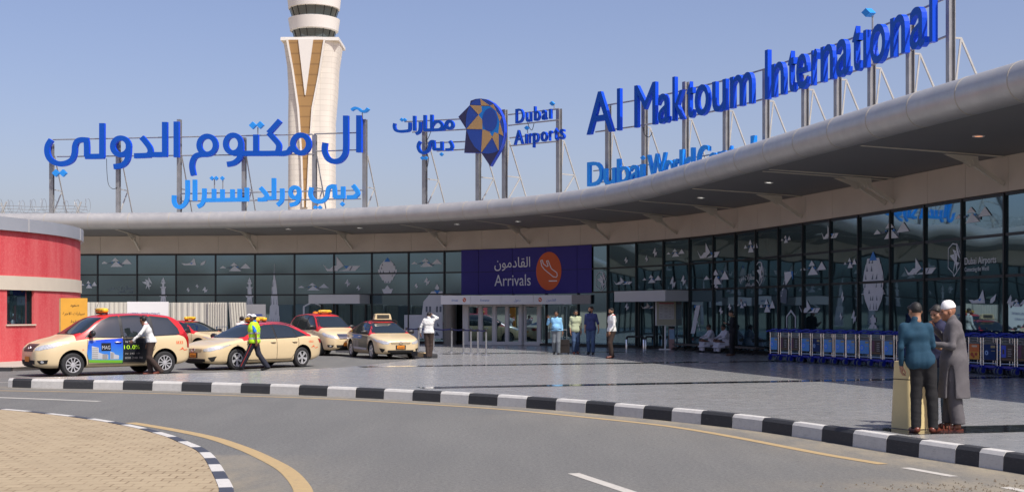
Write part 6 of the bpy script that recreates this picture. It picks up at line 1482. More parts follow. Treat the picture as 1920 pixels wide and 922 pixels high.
# old man in the grey kurta with a white cap
KUR = cloth_mat('grey_kurta', (.100, .092, .096), .10); P2_ = at_px(1788, 806, SZ)
def cap_extra(t, J, s, hm, cloth, V3):
    v, q = grow_mesh([('ell', (0, -.014, .060), (.083, .099, .075), 0), ('cap', (0, -.03, .10), (0, .01, .10), .060, .060, .035), ('cut', (0, 0, .040), (0, -.12, -1), 0)], .006); mm = np.array(hm); v = v @ mm[:3, :3].T + mm[:3, 3]
    mb = MB(); mb.add(v, [tuple(int(i) for i in f) for f in q]); mb.build('cap', mat('white_cap', (.78, .77, .75), .8, bump=.4, bscale=150), t, smooth=60)
    for S in 'LR':      # open sandals: sole and straps
        a, b = V3('ank' + S), V3('toe' + S); d = (b - a); d[2] = 0; d /= np.linalg.norm(d)
        mb = MB(); p0 = a - d * .06; p1 = b + d * .05; nrm = np.array((-d[1], d[0], 0)); 
        mb.bar((p0[0], p0[1], .014), (p1[0], p1[1], .012), .092, .024); sole = mb.build('sandal', LEATHER, t)
        mb = MB()
        for f, w_ in ((.40, .050), (.62, .050), (.86, .046)):
            c = p0 + (p1 - p0) * f; pts = [(c[0] + nrm[0] * w_ * math.cos(q_), c[1] + nrm[1] * w_ * math.cos(q_), .02 + (.082 - .045 * f) * math.sin(q_)) for q_ in np.linspace(0, math.pi, 9)]; mb.tube(pts, .009, 6)
        mb.build('strap', LEATHER, sole, smooth=True)
person('older man in a long grey kurta and white skullcap gesturing beside the bin', P2_, faces(-.92, .30), 1.70, ('warm_brown_skin', (.30, .135, .075)),
       dict(hipL=(-.08, 0, .92), hipR=(.08, 0, .92), kneeL=(-.09, .0, .50), ankL=(-.10, -.06, .085), toeL=(-.12, .12, .03), kneeR=(.09, .03, .50), ankR=(.10, .06, .085), toeR=(.13, .23, .03), chest=(0, .0, 1.30), neck=(0, .02, 1.475), head=(0, .075, 1.60), pitch=-.10, yaw=.25,
            elL=(-.25, .02, 1.14), wrL=(-.19, .27, 1.17), hL=((.2, 1, .25), (1, -.1, 0), .7), elR=(.26, .06, 1.17), wrR=(.12, .26, 1.38), hR=((-.4, .5, .8), (-.6, -.4, 0), .9), slit=[('sub', (-.24, .035, .50), (.16, .055, .37), .01), ('sub', (.24, .035, .50), (.16, .05, .37), .01)]),
       (KUR, .44, 2.0, .024, .030, .0048), (KUR, .045, .86), None, None, res=.0125, far=False, extra=cap_extra, beard=mat('grey_stubble', (.30, .20, .15), .9) if False else False)
# ---- walking group at the doors
PALEB = cloth_mat('pale_blue_shirt', (.22, .47, .72), .08); PALEG = cloth_mat('pale_green_shirt', (.42, .46, .30), .10); NVS = cloth_mat('navy_shirt', (.030, .042, .135), .15)
WALKL = dict(kneeL=(-.09, .10, .51), ankL=(-.09, .07, .085), toeL=(-.10, .25, .03), kneeR=(.09, .02, .50), ankR=(.09, -.17, .11), toeR=(.10, -.01, .03))
def bag_strap(t, J, s, hm, cloth, V3):
    belt(BLKTR, M_CHROME)(t, J, s, hm, cloth, V3); mb = MB(); mb.tube([(.12, -.02, 1.51), (.17, .10, 1.44), (.21, .12, 1.25), (.24, .05, 1.0), (.26, -.02, .85)], .014, 6); mb.build('bag_strap', M_BLACK, t, smooth=True)
    mb = MB(); mb.box((.27, -.05, .72), (.08, .28, .26)); mb.build('shoulder_bag', M_BLACK, t)
person('man in a pale blue shirt raising one hand and pulling a suitcase', at_px(1043, 664.5, SZ), faces(-.1, -1), 1.64, SK2, dict(WALKL, belly=.025, elR=(.34, .03, 1.22), wrR=(.30, .16, 1.44), hR=((0, .2, 1), (0, 1, 0), .25), wrL=(-.26, .02, .88), yaw=-.1),
       (PALEB, .95, 2.0, .016, 0, .004), (GREYTR, .028), BLKSHOE, (HAIRB,), res=.017, extra=bag_strap, beard=mat('moustache_hair', (.02, .015, .012), .8) if False else False)
person('man in a pale green shirt and jeans between the pale blue and navy shirts', at_px(1079, 663.5, SZ), faces(.15, -1), 1.70, SK1, dict(kneeR=(.09, .10, .51), ankR=(.09, .07, .085), toeR=(.10, .25, .03), kneeL=(-.09, .02, .50), ankL=(-.09, -.15, .10), toeL=(-.10, .02, .03), head=(0, .05, 1.61), pitch=-.3),
       (PALEG, .84, 1.35, .018, 0, .005), (JEANS, .022), LEATHER, (HAIRB,), res=.017, beard=HAIRB)
person('tall man in a navy shirt with rolled sleeves and jeans walking from the doors', at_px(1108, 664, SZ), faces(-.25, -1), 1.82, SK1, dict(kneeL=(-.09, .07, .50), ankL=(-.09, .05, .085), toeL=(-.10, .23, .03), kneeR=(.09, .02, .50), ankR=(.09, -.08, .09), toeR=(.10, .09, .03), yaw=-.7, elL=(-.26, .0, 1.13), wrL=(-.29, .03, .90)),
       (NVS, .82, 1.15, .019, 0, .005), (JEANS, .022), BLKSHOE, (HAIRB,), res=.017, beard=HAIRB)
person('man in a white shirt and brown trousers walking alone towards the doors', at_px(1147, 671.5, SZ), faces(-.92, -.35), 1.74, SK1, dict(kneeL=(-.09, .11, .52), ankL=(-.09, .02, .10), toeL=(-.10, .19, .04), kneeR=(.09, .02, .50), ankR=(.09, -.04, .085), toeR=(.10, .13, .03), elL=(-.24, .03, 1.13), wrL=(-.22, .18, .93), yaw=.3),
       (WSHIRT, .93, 2.0, .018, 0, .006), (BRTR, .026), LEATHER, (HAIRB,), res=.017, extra=epaulettes(REDP), beard=HAIRB)
person('man in white shirt and brown trousers, back turned, hand to his head by the ropes', at_px(804, 671, SZ), faces(.12, 1), 1.62, SK2, dict(elR=(.33, .02, 1.50), wrR=(.14, .06, 1.60), hR=((-.6, .1, .6), (-.5, .1, -.3), .5), elL=(-.30, -.02, 1.16), wrL=(-.33, .05, .92), kneeR=(.08, .03, .5), ankR=(.05, 0, .085), toeR=(.08, .17, .03), kneeL=(-.06, .02, .5), ankL=(-.03, -.02, .085), toeL=(-.05, .15, .03), head=(0, .04, 1.60), pitch=-.2),
       (WSHIRT, .93, 2.0, .019, 0, .007), (BRTR, .028), BLKSHOE, (HAIRB,), res=.017)
# ---- at the taxis
person('taxi driver in a white shirt and brown trousers bending to the van door', at_px(283, 702.5, 0.0), faces(.95, .25) if False else faces(-.80, -.25), 1.74, SK2, dict(pel=(0, -.02, .95), chest=(0, .10, 1.27), neck=(0, .15, 1.45), head=(0, .22, 1.575), yaw=-2.0 if False else -.9, shL=(-.168, .14, 1.39), shR=(.168, .13, 1.39), elL=(-.25, .30, 1.18), wrL=(-.22, .50, .99), hL=((0, .8, -.5), (1, 0, 0), .6), elR=(.25, .02, 1.12), wrR=(.23, .10, .88), kneeL=(-.09, .05, .5), ankL=(-.08, -.26, .13), toeL=(-.09, -.10, .04), kneeR=(.09, .05, .5), ankR=(.09, .0, .085), toeR=(.10, .17, .03)),
       (WSHIRT, .93, 2.0, .019, 0, .008), (BRTR, .028), LEATHER, (HAIRB,), res=.016, extra=epaulettes(REDP))
VEST = mat('hi_vis_vest', (.48, .80, .02), .6, var=.08, vscale=9); REFL = mat('reflective_tape', (.45, .47, .45), .35, metal=.3); BLUES = cloth_mat('blue_polo', (.012, .14, .58)); WCAP = mat('white_hat', (.75, .76, .78), .7)
def vest(t, J, s, hm, cloth, V3):
    pel, ch, nk = V3('pel'), V3('chest'), V3('neck'); e = .050
    pr = [('cap', pel + np.array((-.06, 0, -.02)), pel + np.array((.06, 0, -.02)), .120 + e, .120 + e, 0), ('cap', (pel + ch) / 2 + np.array((-.06, 0, 0)), (pel + ch) / 2 + np.array((.06, 0, 0)), .112 + e, .112 + e, .06), ('cap', ch + np.array((-.085, 0, 0)), ch + np.array((.085, 0, 0)), .118 + e, .118 + e, .10), ('cap', V3('shL') * .8 + nk * .2, V3('shR') * .8 + nk * .2, .058 + e * .8, .058 + e * .8, .06), ('fold', .006, 18, 3, 0), ('cut', (0, 0, .84), (0, 0, -1), 0), ('sub', tuple(nk + np.array((0, .10, 0))), (.10, .12, .16), .01)]
    v, q = grow_mesh(pr, .016); mb = MB(); mb.add(v, [tuple(int(i) for i in f) for f in q]); vo = mb.build('vest', VEST, t, smooth=70)
    for z in (1.0, 1.16):
        zz = z * s; dd = np.abs(v[:, 2] - zz) < .03; sel = {i for i in np.nonzero(dd)[0]}; mb = MB(); cen = v[dd].mean(0) if dd.any() else np.zeros(3); mp = {}
        vs = []; fs = []
        for f in q:
            if all(int(i) in sel for i in f):
                g = []
                for i in f:
                    if int(i) not in mp: mp[int(i)] = len(vs); o = v[int(i)] - cen; o[2] = 0; vs.append(v[int(i)] + o / max(np.linalg.norm(o), .01) * .006)
                    g.append(mp[int(i)])
                fs.append(tuple(g))
        if fs: mb.add(vs, fs); mb.build('reflective_band', REFL, vo, smooth=True)
    wcap(t, J, s, hm, cloth, V3)
def wcap(t, J, s, hm, cloth, V3):
    mm = np.array(hm); v, q = grow_mesh([('ell', (0, -.012, .050), (.084, .100, .080), 0), ('cut', (0, 0, .045), (0, -.10, -1), 0)], .0085); w2, q2 = grow_mesh([('ell', (0, .105, .050), (.068, .075, .010), 0)], .006)
    mb = MB()
    for a, b in ((v, q), (w2, q2)): mb.add(a @ mm[:3, :3].T + mm[:3, 3], [tuple(int(i) for i in f) for f in b])
    mb.build('cap', WCAP, t, smooth=60)
def stripe(t, J, s, hm, cloth, V3):
    mb = MB(); a, b, c = V3('hipL'), V3('kneeL'), V3('ankL'); pts = [a + np.array((-.118, 0, 0)), b + np.array((-.088, 0, 0)), c + np.array((-.074, 0, .02))]; mb.tube(pts, .008, 5); mb.build('trouser_stripe', REDP, t)
person('marshal in a yellow high visibility vest and white cap striding past the taxi', at_px(476, 694.5, 0.0), faces(-.96, .10), 1.74, SK2, dict(kneeL=(-.09, .16, .53), ankL=(-.09, .36, .12), toeL=(-.09, .53, .07), kneeR=(.09, -.12, .52), ankR=(.09, -.40, .13), toeR=(.09, -.24, .03), pel=(0, -.02, .93), hipL=(-.09, -.02, .90), hipR=(.09, -.02, .90), shL=(-.168, -.01, 1.40), elL=(-.26, -.14, 1.14), wrL=(-.24, -.16, .88), elR=(.25, .08, 1.14), wrR=(.22, .22, .92), head=(0, .03, 1.61)),
       (BLUES, .84, .75, .018, 0, .004), (NAVYTR, .030), BLKSHOE, (HAIRB,), res=.016, extra=both(vest, stripe))
person('man with black hair and white shirt, only head and shoulders above the taxi roof', ((453.5 - 960) / F * 49.5, 49.5, .0), faces(-.2, 1), 1.66, SK2, {}, (WSHIRT, .93, 2.0, .019), (BRTR, .028), BLKSHOE, (HAIRB,), res=.02, extra=epaulettes(REDP))
person('man in a white cap, just visible between the marshal and the white hoarding', ((468 - 960) / F * 51.5, 51.5, .0), faces(-.6, -.6), 1.74, SK2, {}, (WSHIRT, .90, .6, .026), (NAVYTR, .028), BLKSHOE, (HAIRB,), res=.02, extra=wcap)
# ---- waiting by the curved glass
UNI = cloth_mat('black_uniform', (.012, .012, .016)); WKUR = cloth_mat('white_kurta', (.56, .55, .60), .05)
def uni_extra(t, J, s, hm, cloth, V3):
    epaulettes(mat('gold_epaulette', (.5, .42, .2), .6))(t, J, s, hm, cloth, V3); mb = MB(); mb.box((-.05, .155, 1.22), (.04, .008, .11)); mb.build('badge', M_WHITE, t)
person('officer in a black uniform standing over the seated men in white', at_px(1374, 666, SZ), faces(-.86, .10), 1.68, SK3, dict(elL=(-.24, .02, 1.13), wrL=(-.18, .24, 1.22), hL=((.2, 1, .2), (.6, 0, 1), .7), head=(0, .06, 1.61), pitch=-.3, kneeL=(-.09, .06, .5), ankL=(-.09, .04, .085), toeL=(-.11, .21, .03)), (UNI, .86, 2.0, .022, 0, .005), (UNI, .030), mat('tan_shoe', (.10, .045, .025), .45), (HAIRB,), res=.017, extra=uni_extra)
SIT = dict(pel=(0, 0, .34), hipL=(-.09, .02, .33), hipR=(.09, .02, .33), kneeL=(-.16, .40, .47), ankL=(-.17, .46, .085), toeL=(-.20, .63, .03), kneeR=(.15, .42, .47), ankR=(.13, .42, .085), toeR=(.16, .60, .03), chest=(0, .06, .70), neck=(0, .10, .87), head=(.0, .15, 1.01), shL=(-.168, .08, .82), shR=(.168, .08, .82), elL=(-.28, .24, .62), wrL=(-.20, .44, .56), elR=(.27, .24, .62), wrR=(.16, .44, .58), hL=((.2, .6, -.6), (.3, 0, -1), .5), hR=((-.2, .6, -.6), (-.3, 0, -1), .5), pitch=-.25)
bu = WALL.upx(1353); bn = WALL.nrm(bu); bp = WALL.at(bu, PZ, .42)
person('seated man in a white kurta on the low bench, knees apart', (bp.x, bp.y, PZ), faces(bn.x - .5, bn.y + .1), 1.72, SK2, dict(SIT, yaw=-.5), (WKUR, .20, 2.0, .030, .02, .007), (WKUR, .040), BLKSHOE, (HAIRB,), res=.018)
bu = WALL.upx(1381); bn = WALL.nrm(bu); bp = WALL.at(bu, PZ, .42)
person('seated man in a white kurta, mostly hidden behind the officer in black', (bp.x, bp.y, PZ), faces(bn.x, bn.y), 1.72, SK2, dict(SIT), (WKUR, .20, 2.0, .032, .03, .008), (WKUR, .040), BLKSHOE, (HAIRB,), res=.018)
# ---------------------------------------------------------------- street furniture
# suitcase
sc_p = at_px(1058.5, 664, PZ)
t = thing('suitcase', 'dark brown wheeled suitcase beside the man in the pale blue shirt', 'suitcase', sc_p, faces(-.1, -1))
M_CASE = mat('dark_brown_case', (.014, .009, .008), .7, bump=.3, bscale=80)
mb = MB(); mb.prism([(-.18, .06), (.18, .06), (.19, .10), (.19, .52), (.16, .56), (-.16, .56), (-.19, .52), (-.19, .10)], -.12, .12, 0, lambda a, b, c: (a, c, b)); mb.build('shell', M_CASE, t, recalc=True)
mb = MB(); mb.tube([(-.08, -.08, .56), (-.08, -.08, .92)], .008, 6); mb.tube([(.08, -.08, .56), (.08, -.08, .92)], .008, 6); mb.tube([(-.09, -.08, .925), (.09, -.08, .925)], .014, 6); mb.build('pull_handle', M_STEEL, t)
for x in (-.14, .14): mb = MB(); mb.lathe([(0, -.02), (.035, -.02), (.035, .02), (0, .02)], (x, -.08, .035), 14, 0, Matrix.Rotation(R(90), 3, 'Y')); mb.build('wheel', M_BLACK, t)
mb = MB(); mb.box((0, .126, .44), (.30, .012, .16)); mb.build('front_pocket', M_CASE, t)
# cream bin
t = thing('waste_bin', 'tall cream tapered litter bin with round blue emblem behind the men', 'bin', (0, 0, 0))
bp = GR(1703, 806, PZ); t.location = (bp.x + .15, bp.y + .28, PZ); t.rotation_euler = (0, 0, R(24))
M_BIN = mat('cream_bin_paint', (.64, .51, .25), .5, var=.08, vscale=4)
def bin_shell(z0, z1):
    mb = MB(); n = 36; vs = []; N = 8
    for i in range(N + 1):
        z = z0 + (z1 - z0) * i / N; f = z / .93; hw = .235 - .030 * f ; xr = .235 - .10 * f; hd = .225 - .06 * f
        for k in range(n):
            a = 2 * math.pi * k / n; e = .38; cx, sy = math.copysign(abs(math.cos(a)) ** e, math.cos(a)), math.copysign(abs(math.sin(a)) ** e, math.sin(a))
            vs.append((cx * (xr if cx > 0 else .235 - .012 * f), sy * hd, z))
    fs = [(i * n + k, i * n + (k + 1) % n, (i + 1) * n + (k + 1) % n, (i + 1) * n + k) for i in range(N) for k in range(n)] + [tuple(range(n))[::-1], tuple(N * n + k for k in range(n))]
    mb.add(vs, fs); return mb
bin_shell(.01, .655).build('bin_body', M_BIN, t, smooth=40); ld = bin_shell(.668, .90); 
lid = ld.build('bin_lid', M_BIN, t, smooth=40)
mb = MB(); mb.box((-.04, 0, .66), (.34, .30, .02)); mb.build('groove', M_TRIM, t)
mb = MB(); mb.box((.168, 0, .76), (.01, .18, .10)); mb.build('opening', M_BLACK, lid)
mb = MB(); mb.box((0, 0, .006), (.44, .42, .012)); mb.build('plinth', M_STEEL, t)
# emblem ring with a blue mark on the sloping face that looks to the right
MY = mat('emblem_blue_print', (.02, .06, .30), .5); mb = MB(); q = lambda y, z: (.237 - .10 * (z / .93), y, z)
pts = [(q(.075 * math.cos(a), .40 + .085 * math.sin(a))[0] + .004, .075 * math.cos(a), .40 + .085 * math.sin(a)) for a in np.linspace(0, 2 * math.pi, 25)[:-1]]; mb.tube(pts, .004, 4, closed=True)
for y0, y1, z0, z1 in ((-.03, -.005, .36, .44), (.0, .035, .36, .385), (.0, .035, .40, .445)): mb.add([(q(y0, z0)[0] + .005, y0, z0), (q(y1, z0)[0] + .005, y1, z0), (q(y1, z1)[0] + .005, y1, z1), (q(y0, z1)[0] + .005, y0, z1)], [(0, 1, 2, 3)])
mb.build('emblem', MY, t)
# queue posts with retractable belts
M_POST = mat('brushed_post_metal', (.42, .43, .45), .35, metal=.8); M_BELT = mat('navy_belt', (.015, .020, .11), .7)
posts = [(762, 657), (785, 658.5), (813, 659), (847, 660), (869, 662), (883, 663), (896, 664), (911.5, 666)]
lab = ['queue post just right of the roof-box taxi', 'queue post close to the left of the man with his hand to his head', 'queue post directly right of the man with his hand to his head', 'queue post standing alone between that man and the cluster of four', 'leftmost queue post in the cluster of four before the doors', 'second queue post in the cluster before the doors', 'third queue post in the cluster before the doors', 'nearest queue post at the free end of the rope line']
first = None; PTS = []
for (px, py), l in zip(posts, lab):
    p = at_px(px, py, PZ); PTS.append(p)
    if first is None:
        first = t = thing('queue_post', l, 'barrier post', p, 0, 'queue posts with blue belts')
        mb = MB(); mb.lathe([(.17, 0), (.17, .012), (.12, .028), (.035, .034), (.032, .86), (.034, .865)], (0, 0, 0), 20); mb.build('pole', M_POST, t, smooth=40)
        mb = MB(); mb.lathe([(.038, .86), (.040, .87), (.040, .95), (.034, .965), (0, .967)], (0, 0, 0), 16); mb.build('belt_cassette', M_TRIM, t, smooth=40)
    else: t = copy_tree(first, loc=p, label=l)
for k, (a, b_) in enumerate(zip(PTS[:-1], PTS[1:])):
    d = (Vector(b_) - Vector(a)); n = d.normalized(); a_ = Vector(a) + n * .045; b2 = Vector(b_) - n * .045; mb = MB(); vs = []
    for i in range(9):
        s = i / 8; p = a_ * (1 - s) + b2 * s; z = PZ + .92 - .03 * math.sin(math.pi * s); vs += [(p.x, p.y, z - .026), (p.x, p.y, z + .026)]
    mb.add(vs, [(2 * i, 2 * i + 2, 2 * i + 3, 2 * i + 1) for i in range(8)]); o = mb.build('barrier_belt', M_BELT)
    tag(o, 'blue belt between the ' + ['taxi and the pair of posts beside the man', 'two posts either side of the man touching his head', 'man touching his head and the lone post', 'lone post and the cluster of four', 'first two posts of the cluster', 'middle two posts of the cluster', 'last two posts of the cluster'][k], 'belt', 'belts of the queue line')
# kerb stones at the tip of the taxi bay
for i, (px, py, m_, l) in enumerate(((784, 665.5, M_BLACKP, 'black painted kerb block next to the roof-box taxi'), (796, 668, M_LINE_Y, 'yellowed kerb block between the two black ones'), (807, 670, M_BLACKP, 'black rounded kerb block ending the short row at the taxi bay'))):
    p = GR(px, py, .0); p = GR(px, py + .5, PZ); mb = MB(); mb.prism([(-.29, 0), (.29, 0), (.29, .11), (.25, .15), (-.25, .15), (-.29, .11)], -.14, .14, 0, lambda a, b, c: (a, c, b)); o = mb.build('kerb_block', m_, recalc=True); o.location = (p.x, p.y, PZ); o.rotation_euler = (0, 0, R(-62)); tag(o, l, 'kerb block', 'kerb blocks at the taxi bay')
# hoop barriers
for px, l in ((1191, 'left of the two black hoop barriers beside the notice board'), (1227, 'right of the two black hoop barriers, nearer the notice board')):
    p = at_px(px, 653.5, PZ); t = thing('hoop_barrier', l, 'barrier', p, R(-25), 'hoop barriers by the side entrance')
    mb = MB(); pts = [(-.40, 0, 0), (-.40, 0, .42), (-.37, 0, .50), (-.30, 0, .53), (.30, 0, .53), (.37, 0, .50), (.40, 0, .42), (.40, 0, 0)]; mb.tube(smooth_poly(pts, 3), .045, 10); mb.build('hoop', M_TRIM, t, smooth=50)
    for x in (-.40, .40): mb = MB(); mb.lathe([(.055, 0), (.055, .40), (.05, .41)], (x, 0, 0), 14); mb.build('steel_sleeve', M_CHROME, t, smooth=40)
# notice board
p = at_px(1247, 655, PZ); t = thing('notice_board', 'free-standing notice board with pale printed sheet on a white post', 'sign', p, R(-12))
mb = MB(); mb.box((0, 0, .02), (.5, .5, .04)); mb.box((0, .02, .55), (.07, .05, 1.06)); mb.build('post', M_WHITE, t)
mb = MB(); mb.box((.06, 0, 1.62), (.94, .14, 1.18)); bd = mb.build('board', M_WHITE, t)
mb = MB(); mb.box((.08, -.073, 1.62), (.88, .008, 1.16)); mb.build('board_face', mat('olive_gradient_panel', (.30, .29, .20), .5, var=.15, vscale=2), bd)
mb = MB(); mb.box((.07, -.079, 1.66), (.64, .006, .72)); mb.build('printed_sheet', mat('pale_sheet', (.40, .40, .38), .6), bd)
mb = MB(); mb.box((.07, -.084, 1.975), (.63, .004, .045)); mb.build('red_heading', mat('red_heading', (.35, .03, .04), .6), bd)
mb = MB()
for i in range(9):
    for j, (x, w_) in enumerate(((-.16, .12), (.05, .14), (.22, .10), (.33, .05))):
        if (i * 7 + j * 3) % 5: mb.box((x, -.0835, 1.92 - .066 * i), (w_, .003, .014))
mb.build('sheet_text', mat('grey_print', (.16, .15, .15), .7), bd)
mb = MB(); mb.tube([(-.28 + .03 * i, -.078, 2.08 + .025 * abs(math.sin(i * 1.3))) for i in range(12)], .006, 4); mb.build('skyline_print', mat('grey_print', (.16, .15, .15), .7), bd)
# counter with poster
p = at_px(1274, 655, PZ); t = thing('service_counter', 'dark grey counter with a leaning picture panel behind the notice board', 'counter', p, R(-25))
mb = MB(); mb.box((.02, 0, 1.02), (.98, .45, .05)); mb.build('counter_top', M_GREYP, t)
mb = MB(); mb.prism([(.28, 0), (.46, 0), (.40, .35), (.38, .70), (.44, 1.0), (.24, 1.0), (.20, .7), (.22, .35)], -.18, .18, 0, lambda a, b, c: (a, c, b)); mb.build('curved_leg', M_GREYP, t, recalc=True)
mb = MB(); mb.prism([(-.42, 0), (.0, 0), (-.02, .55), (-.06, .90), (-.44, .90)], -.03, .03, 0, lambda a, b, c: (a, c - .12, b)); pn = mb.build('picture_panel', mat('faded_poster', (.30, .18, .16), .6, var=.5, vscale=5), t, recalc=True)
mb = MB(); mb.prism([(-.40, .45), (-.05, .45), (-.08, .86), (-.41, .86)], -.004, 0, 0, lambda a, b, c: (a, -.151 + c, b)); mb.build('picture', mat('poster_picture', (.18, .30, .42), .6, var=.4, vscale=6), pn)
# red office chair
p = at_px(1312, 656.5, PZ); t = thing('office_chair', 'red upholstered office chair with black base against the glass', 'chair', p, R(150))
M_RCH = mat('red_upholstery', (.20, .018, .022), .8, var=.15, vscale=9)
mb = MB(); mb.prism([(-.23, -.22), (.23, -.22), (.25, -.1), (.25, .2), (.2, .25), (-.2, .25), (-.25, .2), (-.25, -.1)], .42, .50, 0); mb.build('seat', M_RCH, t, recalc=True)
mb = MB(); mb.prism([(-.22, .55), (.22, .55), (.25, .62), (.24, .92), (.19, 1.0), (-.19, 1.0), (-.24, .92), (-.25, .62)], -.27, -.20, 0, lambda a, b, c: (a, c, b)); mb.build('backrest', M_RCH, t, recalc=True)
for x in (-.31, .31): mb = MB(); mb.tube([(x, -.12, .45), (x, -.12, .66), (x, .14, .66)], .022, 6); mb.build('armrest', M_BLACK, t)
mb = MB(); mb.tube([(0, 0, .12), (0, 0, .42)], .03, 8); mb.tube([(0, -.22, .44), (0, -.25, .62)], .02, 6)
for k in range(5): a = 2 * math.pi * k / 5; mb.tube([(0, 0, .12), (.28 * math.cos(a), .28 * math.sin(a), .06), (.28 * math.cos(a), .28 * math.sin(a), .0)], .022, 6)
mb.build('swivel_base', M_BLACK, t)
# long low bench along the curved glass
t = thing('low_bench', 'long low metal bench rail with slanted black legs along the curved glass', 'bench', WALL.at(WALL.upx(1360), PZ, .45))
mb = MB(); wall_strip(mb, WALL.upx(1284), WALL.upx(1446), PZ + .22, PZ + .29, .62, thick=.36); mb.build('bench_seat', mat('dull_bench_metal', (.10, .085, .075), .5, metal=.3), t, world=True)
for px in (1290, 1306, 1322, 1340, 1358, 1376, 1394, 1408, 1422, 1438):
    u = WALL.upx(px); mb = MB(); mb.bar(WALL.at(u, PZ, .62), WALL.at(u, PZ + .22, .34), .05); mb.build('leg', M_BLACK, t, world=True)
# hoardings in front of the left glass
M_HOARD = mat('cream_corrugated_steel', (.52, .50, .43), .55, var=.06, vscale=1.5)
def hoarding(px0, px1, d0, d1, ztop, pitch, label, lean=0.0, m=M_HOARD, group='corrugated hoarding panels'):
    a = Vector(((px0 - 960) / F * d0, d0)); b = Vector(((px1 - 960) / F * d1, d1)); tt = (b - a).normalized(); n = Vector((tt.y, -tt.x)); L = (b - a).length
    t = thing('hoarding_panel', label, 'hoarding', ((a.x + b.x) / 2, (a.y + b.y) / 2, PZ), 0, group); mb = MB(); prof = []
    s = 0.0
    while s < L - .01:
        for ds, o in ((0, 0), (.36, 0), (.50, .045), (.86, .045)): prof.append((min(L, s + ds * pitch), o))
        s += pitch
    prof.append((L, 0)); vs = []
    for s, o in prof:
        p = a + tt * s + n * o; vs += [(p.x, p.y, PZ + .05), (p.x - tt.x * lean, p.y - tt.y * lean, ztop)]
    mb.add(vs, [(2 * i, 2 * i + 2, 2 * i + 3, 2 * i + 1) for i in range(len(prof) - 1)]); mb.build('corrugated_sheet', m, t, world=True)
    mb = MB(); q0, q1 = a - n * .04, b - n * .04
    mb.bar((q0.x - tt.x * lean, q0.y - tt.y * lean, ztop - .05), (q1.x - tt.x * lean, q1.y - tt.y * lean, ztop - .05), .05); mb.bar((q0.x, q0.y, PZ + .3), (q1.x, q1.y, PZ + .3), .05); mb.build('rail', M_STEEL_L, t, world=True)
    for q in (q0, q1): mb = MB(); mb.bar((q.x, q.y, PZ), (q.x - tt.x * lean, q.y - tt.y * lean, ztop), .06); mb.build('post', M_STEEL_L, t, world=True)
    return t
hz_ = CZ + .545
hoarding(158, 239, 62.5, 62.5, hz_, .22, 'cream corrugated hoarding between orange board and white banner')
hoarding(316, 388, 62.3, 62.0, hz_ - .02, .28, 'cream corrugated hoarding right of the white banner, wide ribs')
hoarding(388.5, 424, 61.9, 61.6, hz_ - .02, .125, 'narrow cream hoarding with fine ribs beside the gap')
hoarding(436, 466, 61.6, 61.6, hz_ - .02, .125, 'narrow cream hoarding with fine ribs, leaning, behind the marshal', lean=.16)
t = thing('banner', 'white banner with blue lettering on the hoarding line behind the van', 'banner', ((277 - 960) / F * 61.8, 61.8, PZ))
d = 61.8; xA, xB = (238.5 - 960) / F * d, (316 - 960) / F * d
mb = MB(); mb.box(((xA + xB) / 2, d, (PZ + CZ + .56) / 2 + .03), (xB - xA, .05, CZ + .56 - PZ - .06)); mb.build('banner_sheet', M_WHITE, t, world=True)
mb = MB(); text_mb(mb, "WE'RE UPGRADING", lambda a, b, c: ((241 - 960) / F * d + (300 - 241) / F * d * a, d - .03 + c, CZ + (HY - 591.5) / F * d + b * 6.0 / F * d), .003); text_mb(mb, 'YOUR AIRPORT', lambda a, b, c: ((241 - 960) / F * d + 1.2 * a, d - .03 + c, CZ - .42 + b * .14), .003)
mb.build('banner_lettering', mat('dark_blue_ink', (.02, .04, .20), .6), t, world=True)
t = thing('banner', 'grey printed board behind the leaning hoarding and the white-capped man', 'banner', ((478 - 960) / F * 62.4, 62.4, PZ)); d = 62.4
mb = MB(); mb.box(((478 - 960) / F * d, d, PZ + 1.0), (1.0, .06, 1.95)); mb.build('banner_sheet', mat('grey_board', (.24, .24, .25), .6), t, world=True)
mb = MB(); text_mb(mb, 'PARDON', lambda a, b, c: ((472 - 960) / F * d + .55 * a, d - .034 + c, PZ + 1.45 + b * .11), .003) if False else None
for i, w_ in enumerate((.55, .40)): mb.box(((474 - 960) / F * d + w_ / 2 - .1, d - .034, PZ + 1.48 - .17 * i), (w_, .004, .07))
mb.build('banner_lettering', mat('dark_blue_ink', (.02, .04, .20), .6), t, world=True)
# orange board by the red building
t = thing('sign_board', 'orange painted wooden board with handwritten Arabic beside the red building', 'sign', ((139 - 960) / F * 45, 45, .11), R(14))
mb = MB(); mb.box((0, 0, 1.16), (.86, .05, 2.0)); bd = mb.build('board', mat('orange_board', (.66, .33, .035), .7, var=.12, vscale=4), t)
mb = MB(); mb.box((-.455, .02, 1.1), (.045, .10, 2.1)); mb.build('batten', mat('weathered_wood', (.33, .22, .11), .8, var=.3, vscale=8), t)
for s_t, x0, x1, z, cap in (('صعود', -.12, .16, 1.88, .10), ('سيارات الاجرة', -.36, .34, 1.60, .10), ('فقط', -.12, .16, 1.33, .10)):
    mb = MB(); text_mb(mb, arabic(s_t), lambda a, b, c: (x0 + (x1 - x0) * a, -.028 + c, z + b * cap), .002); mb.build('board_lettering', M_INK, bd)
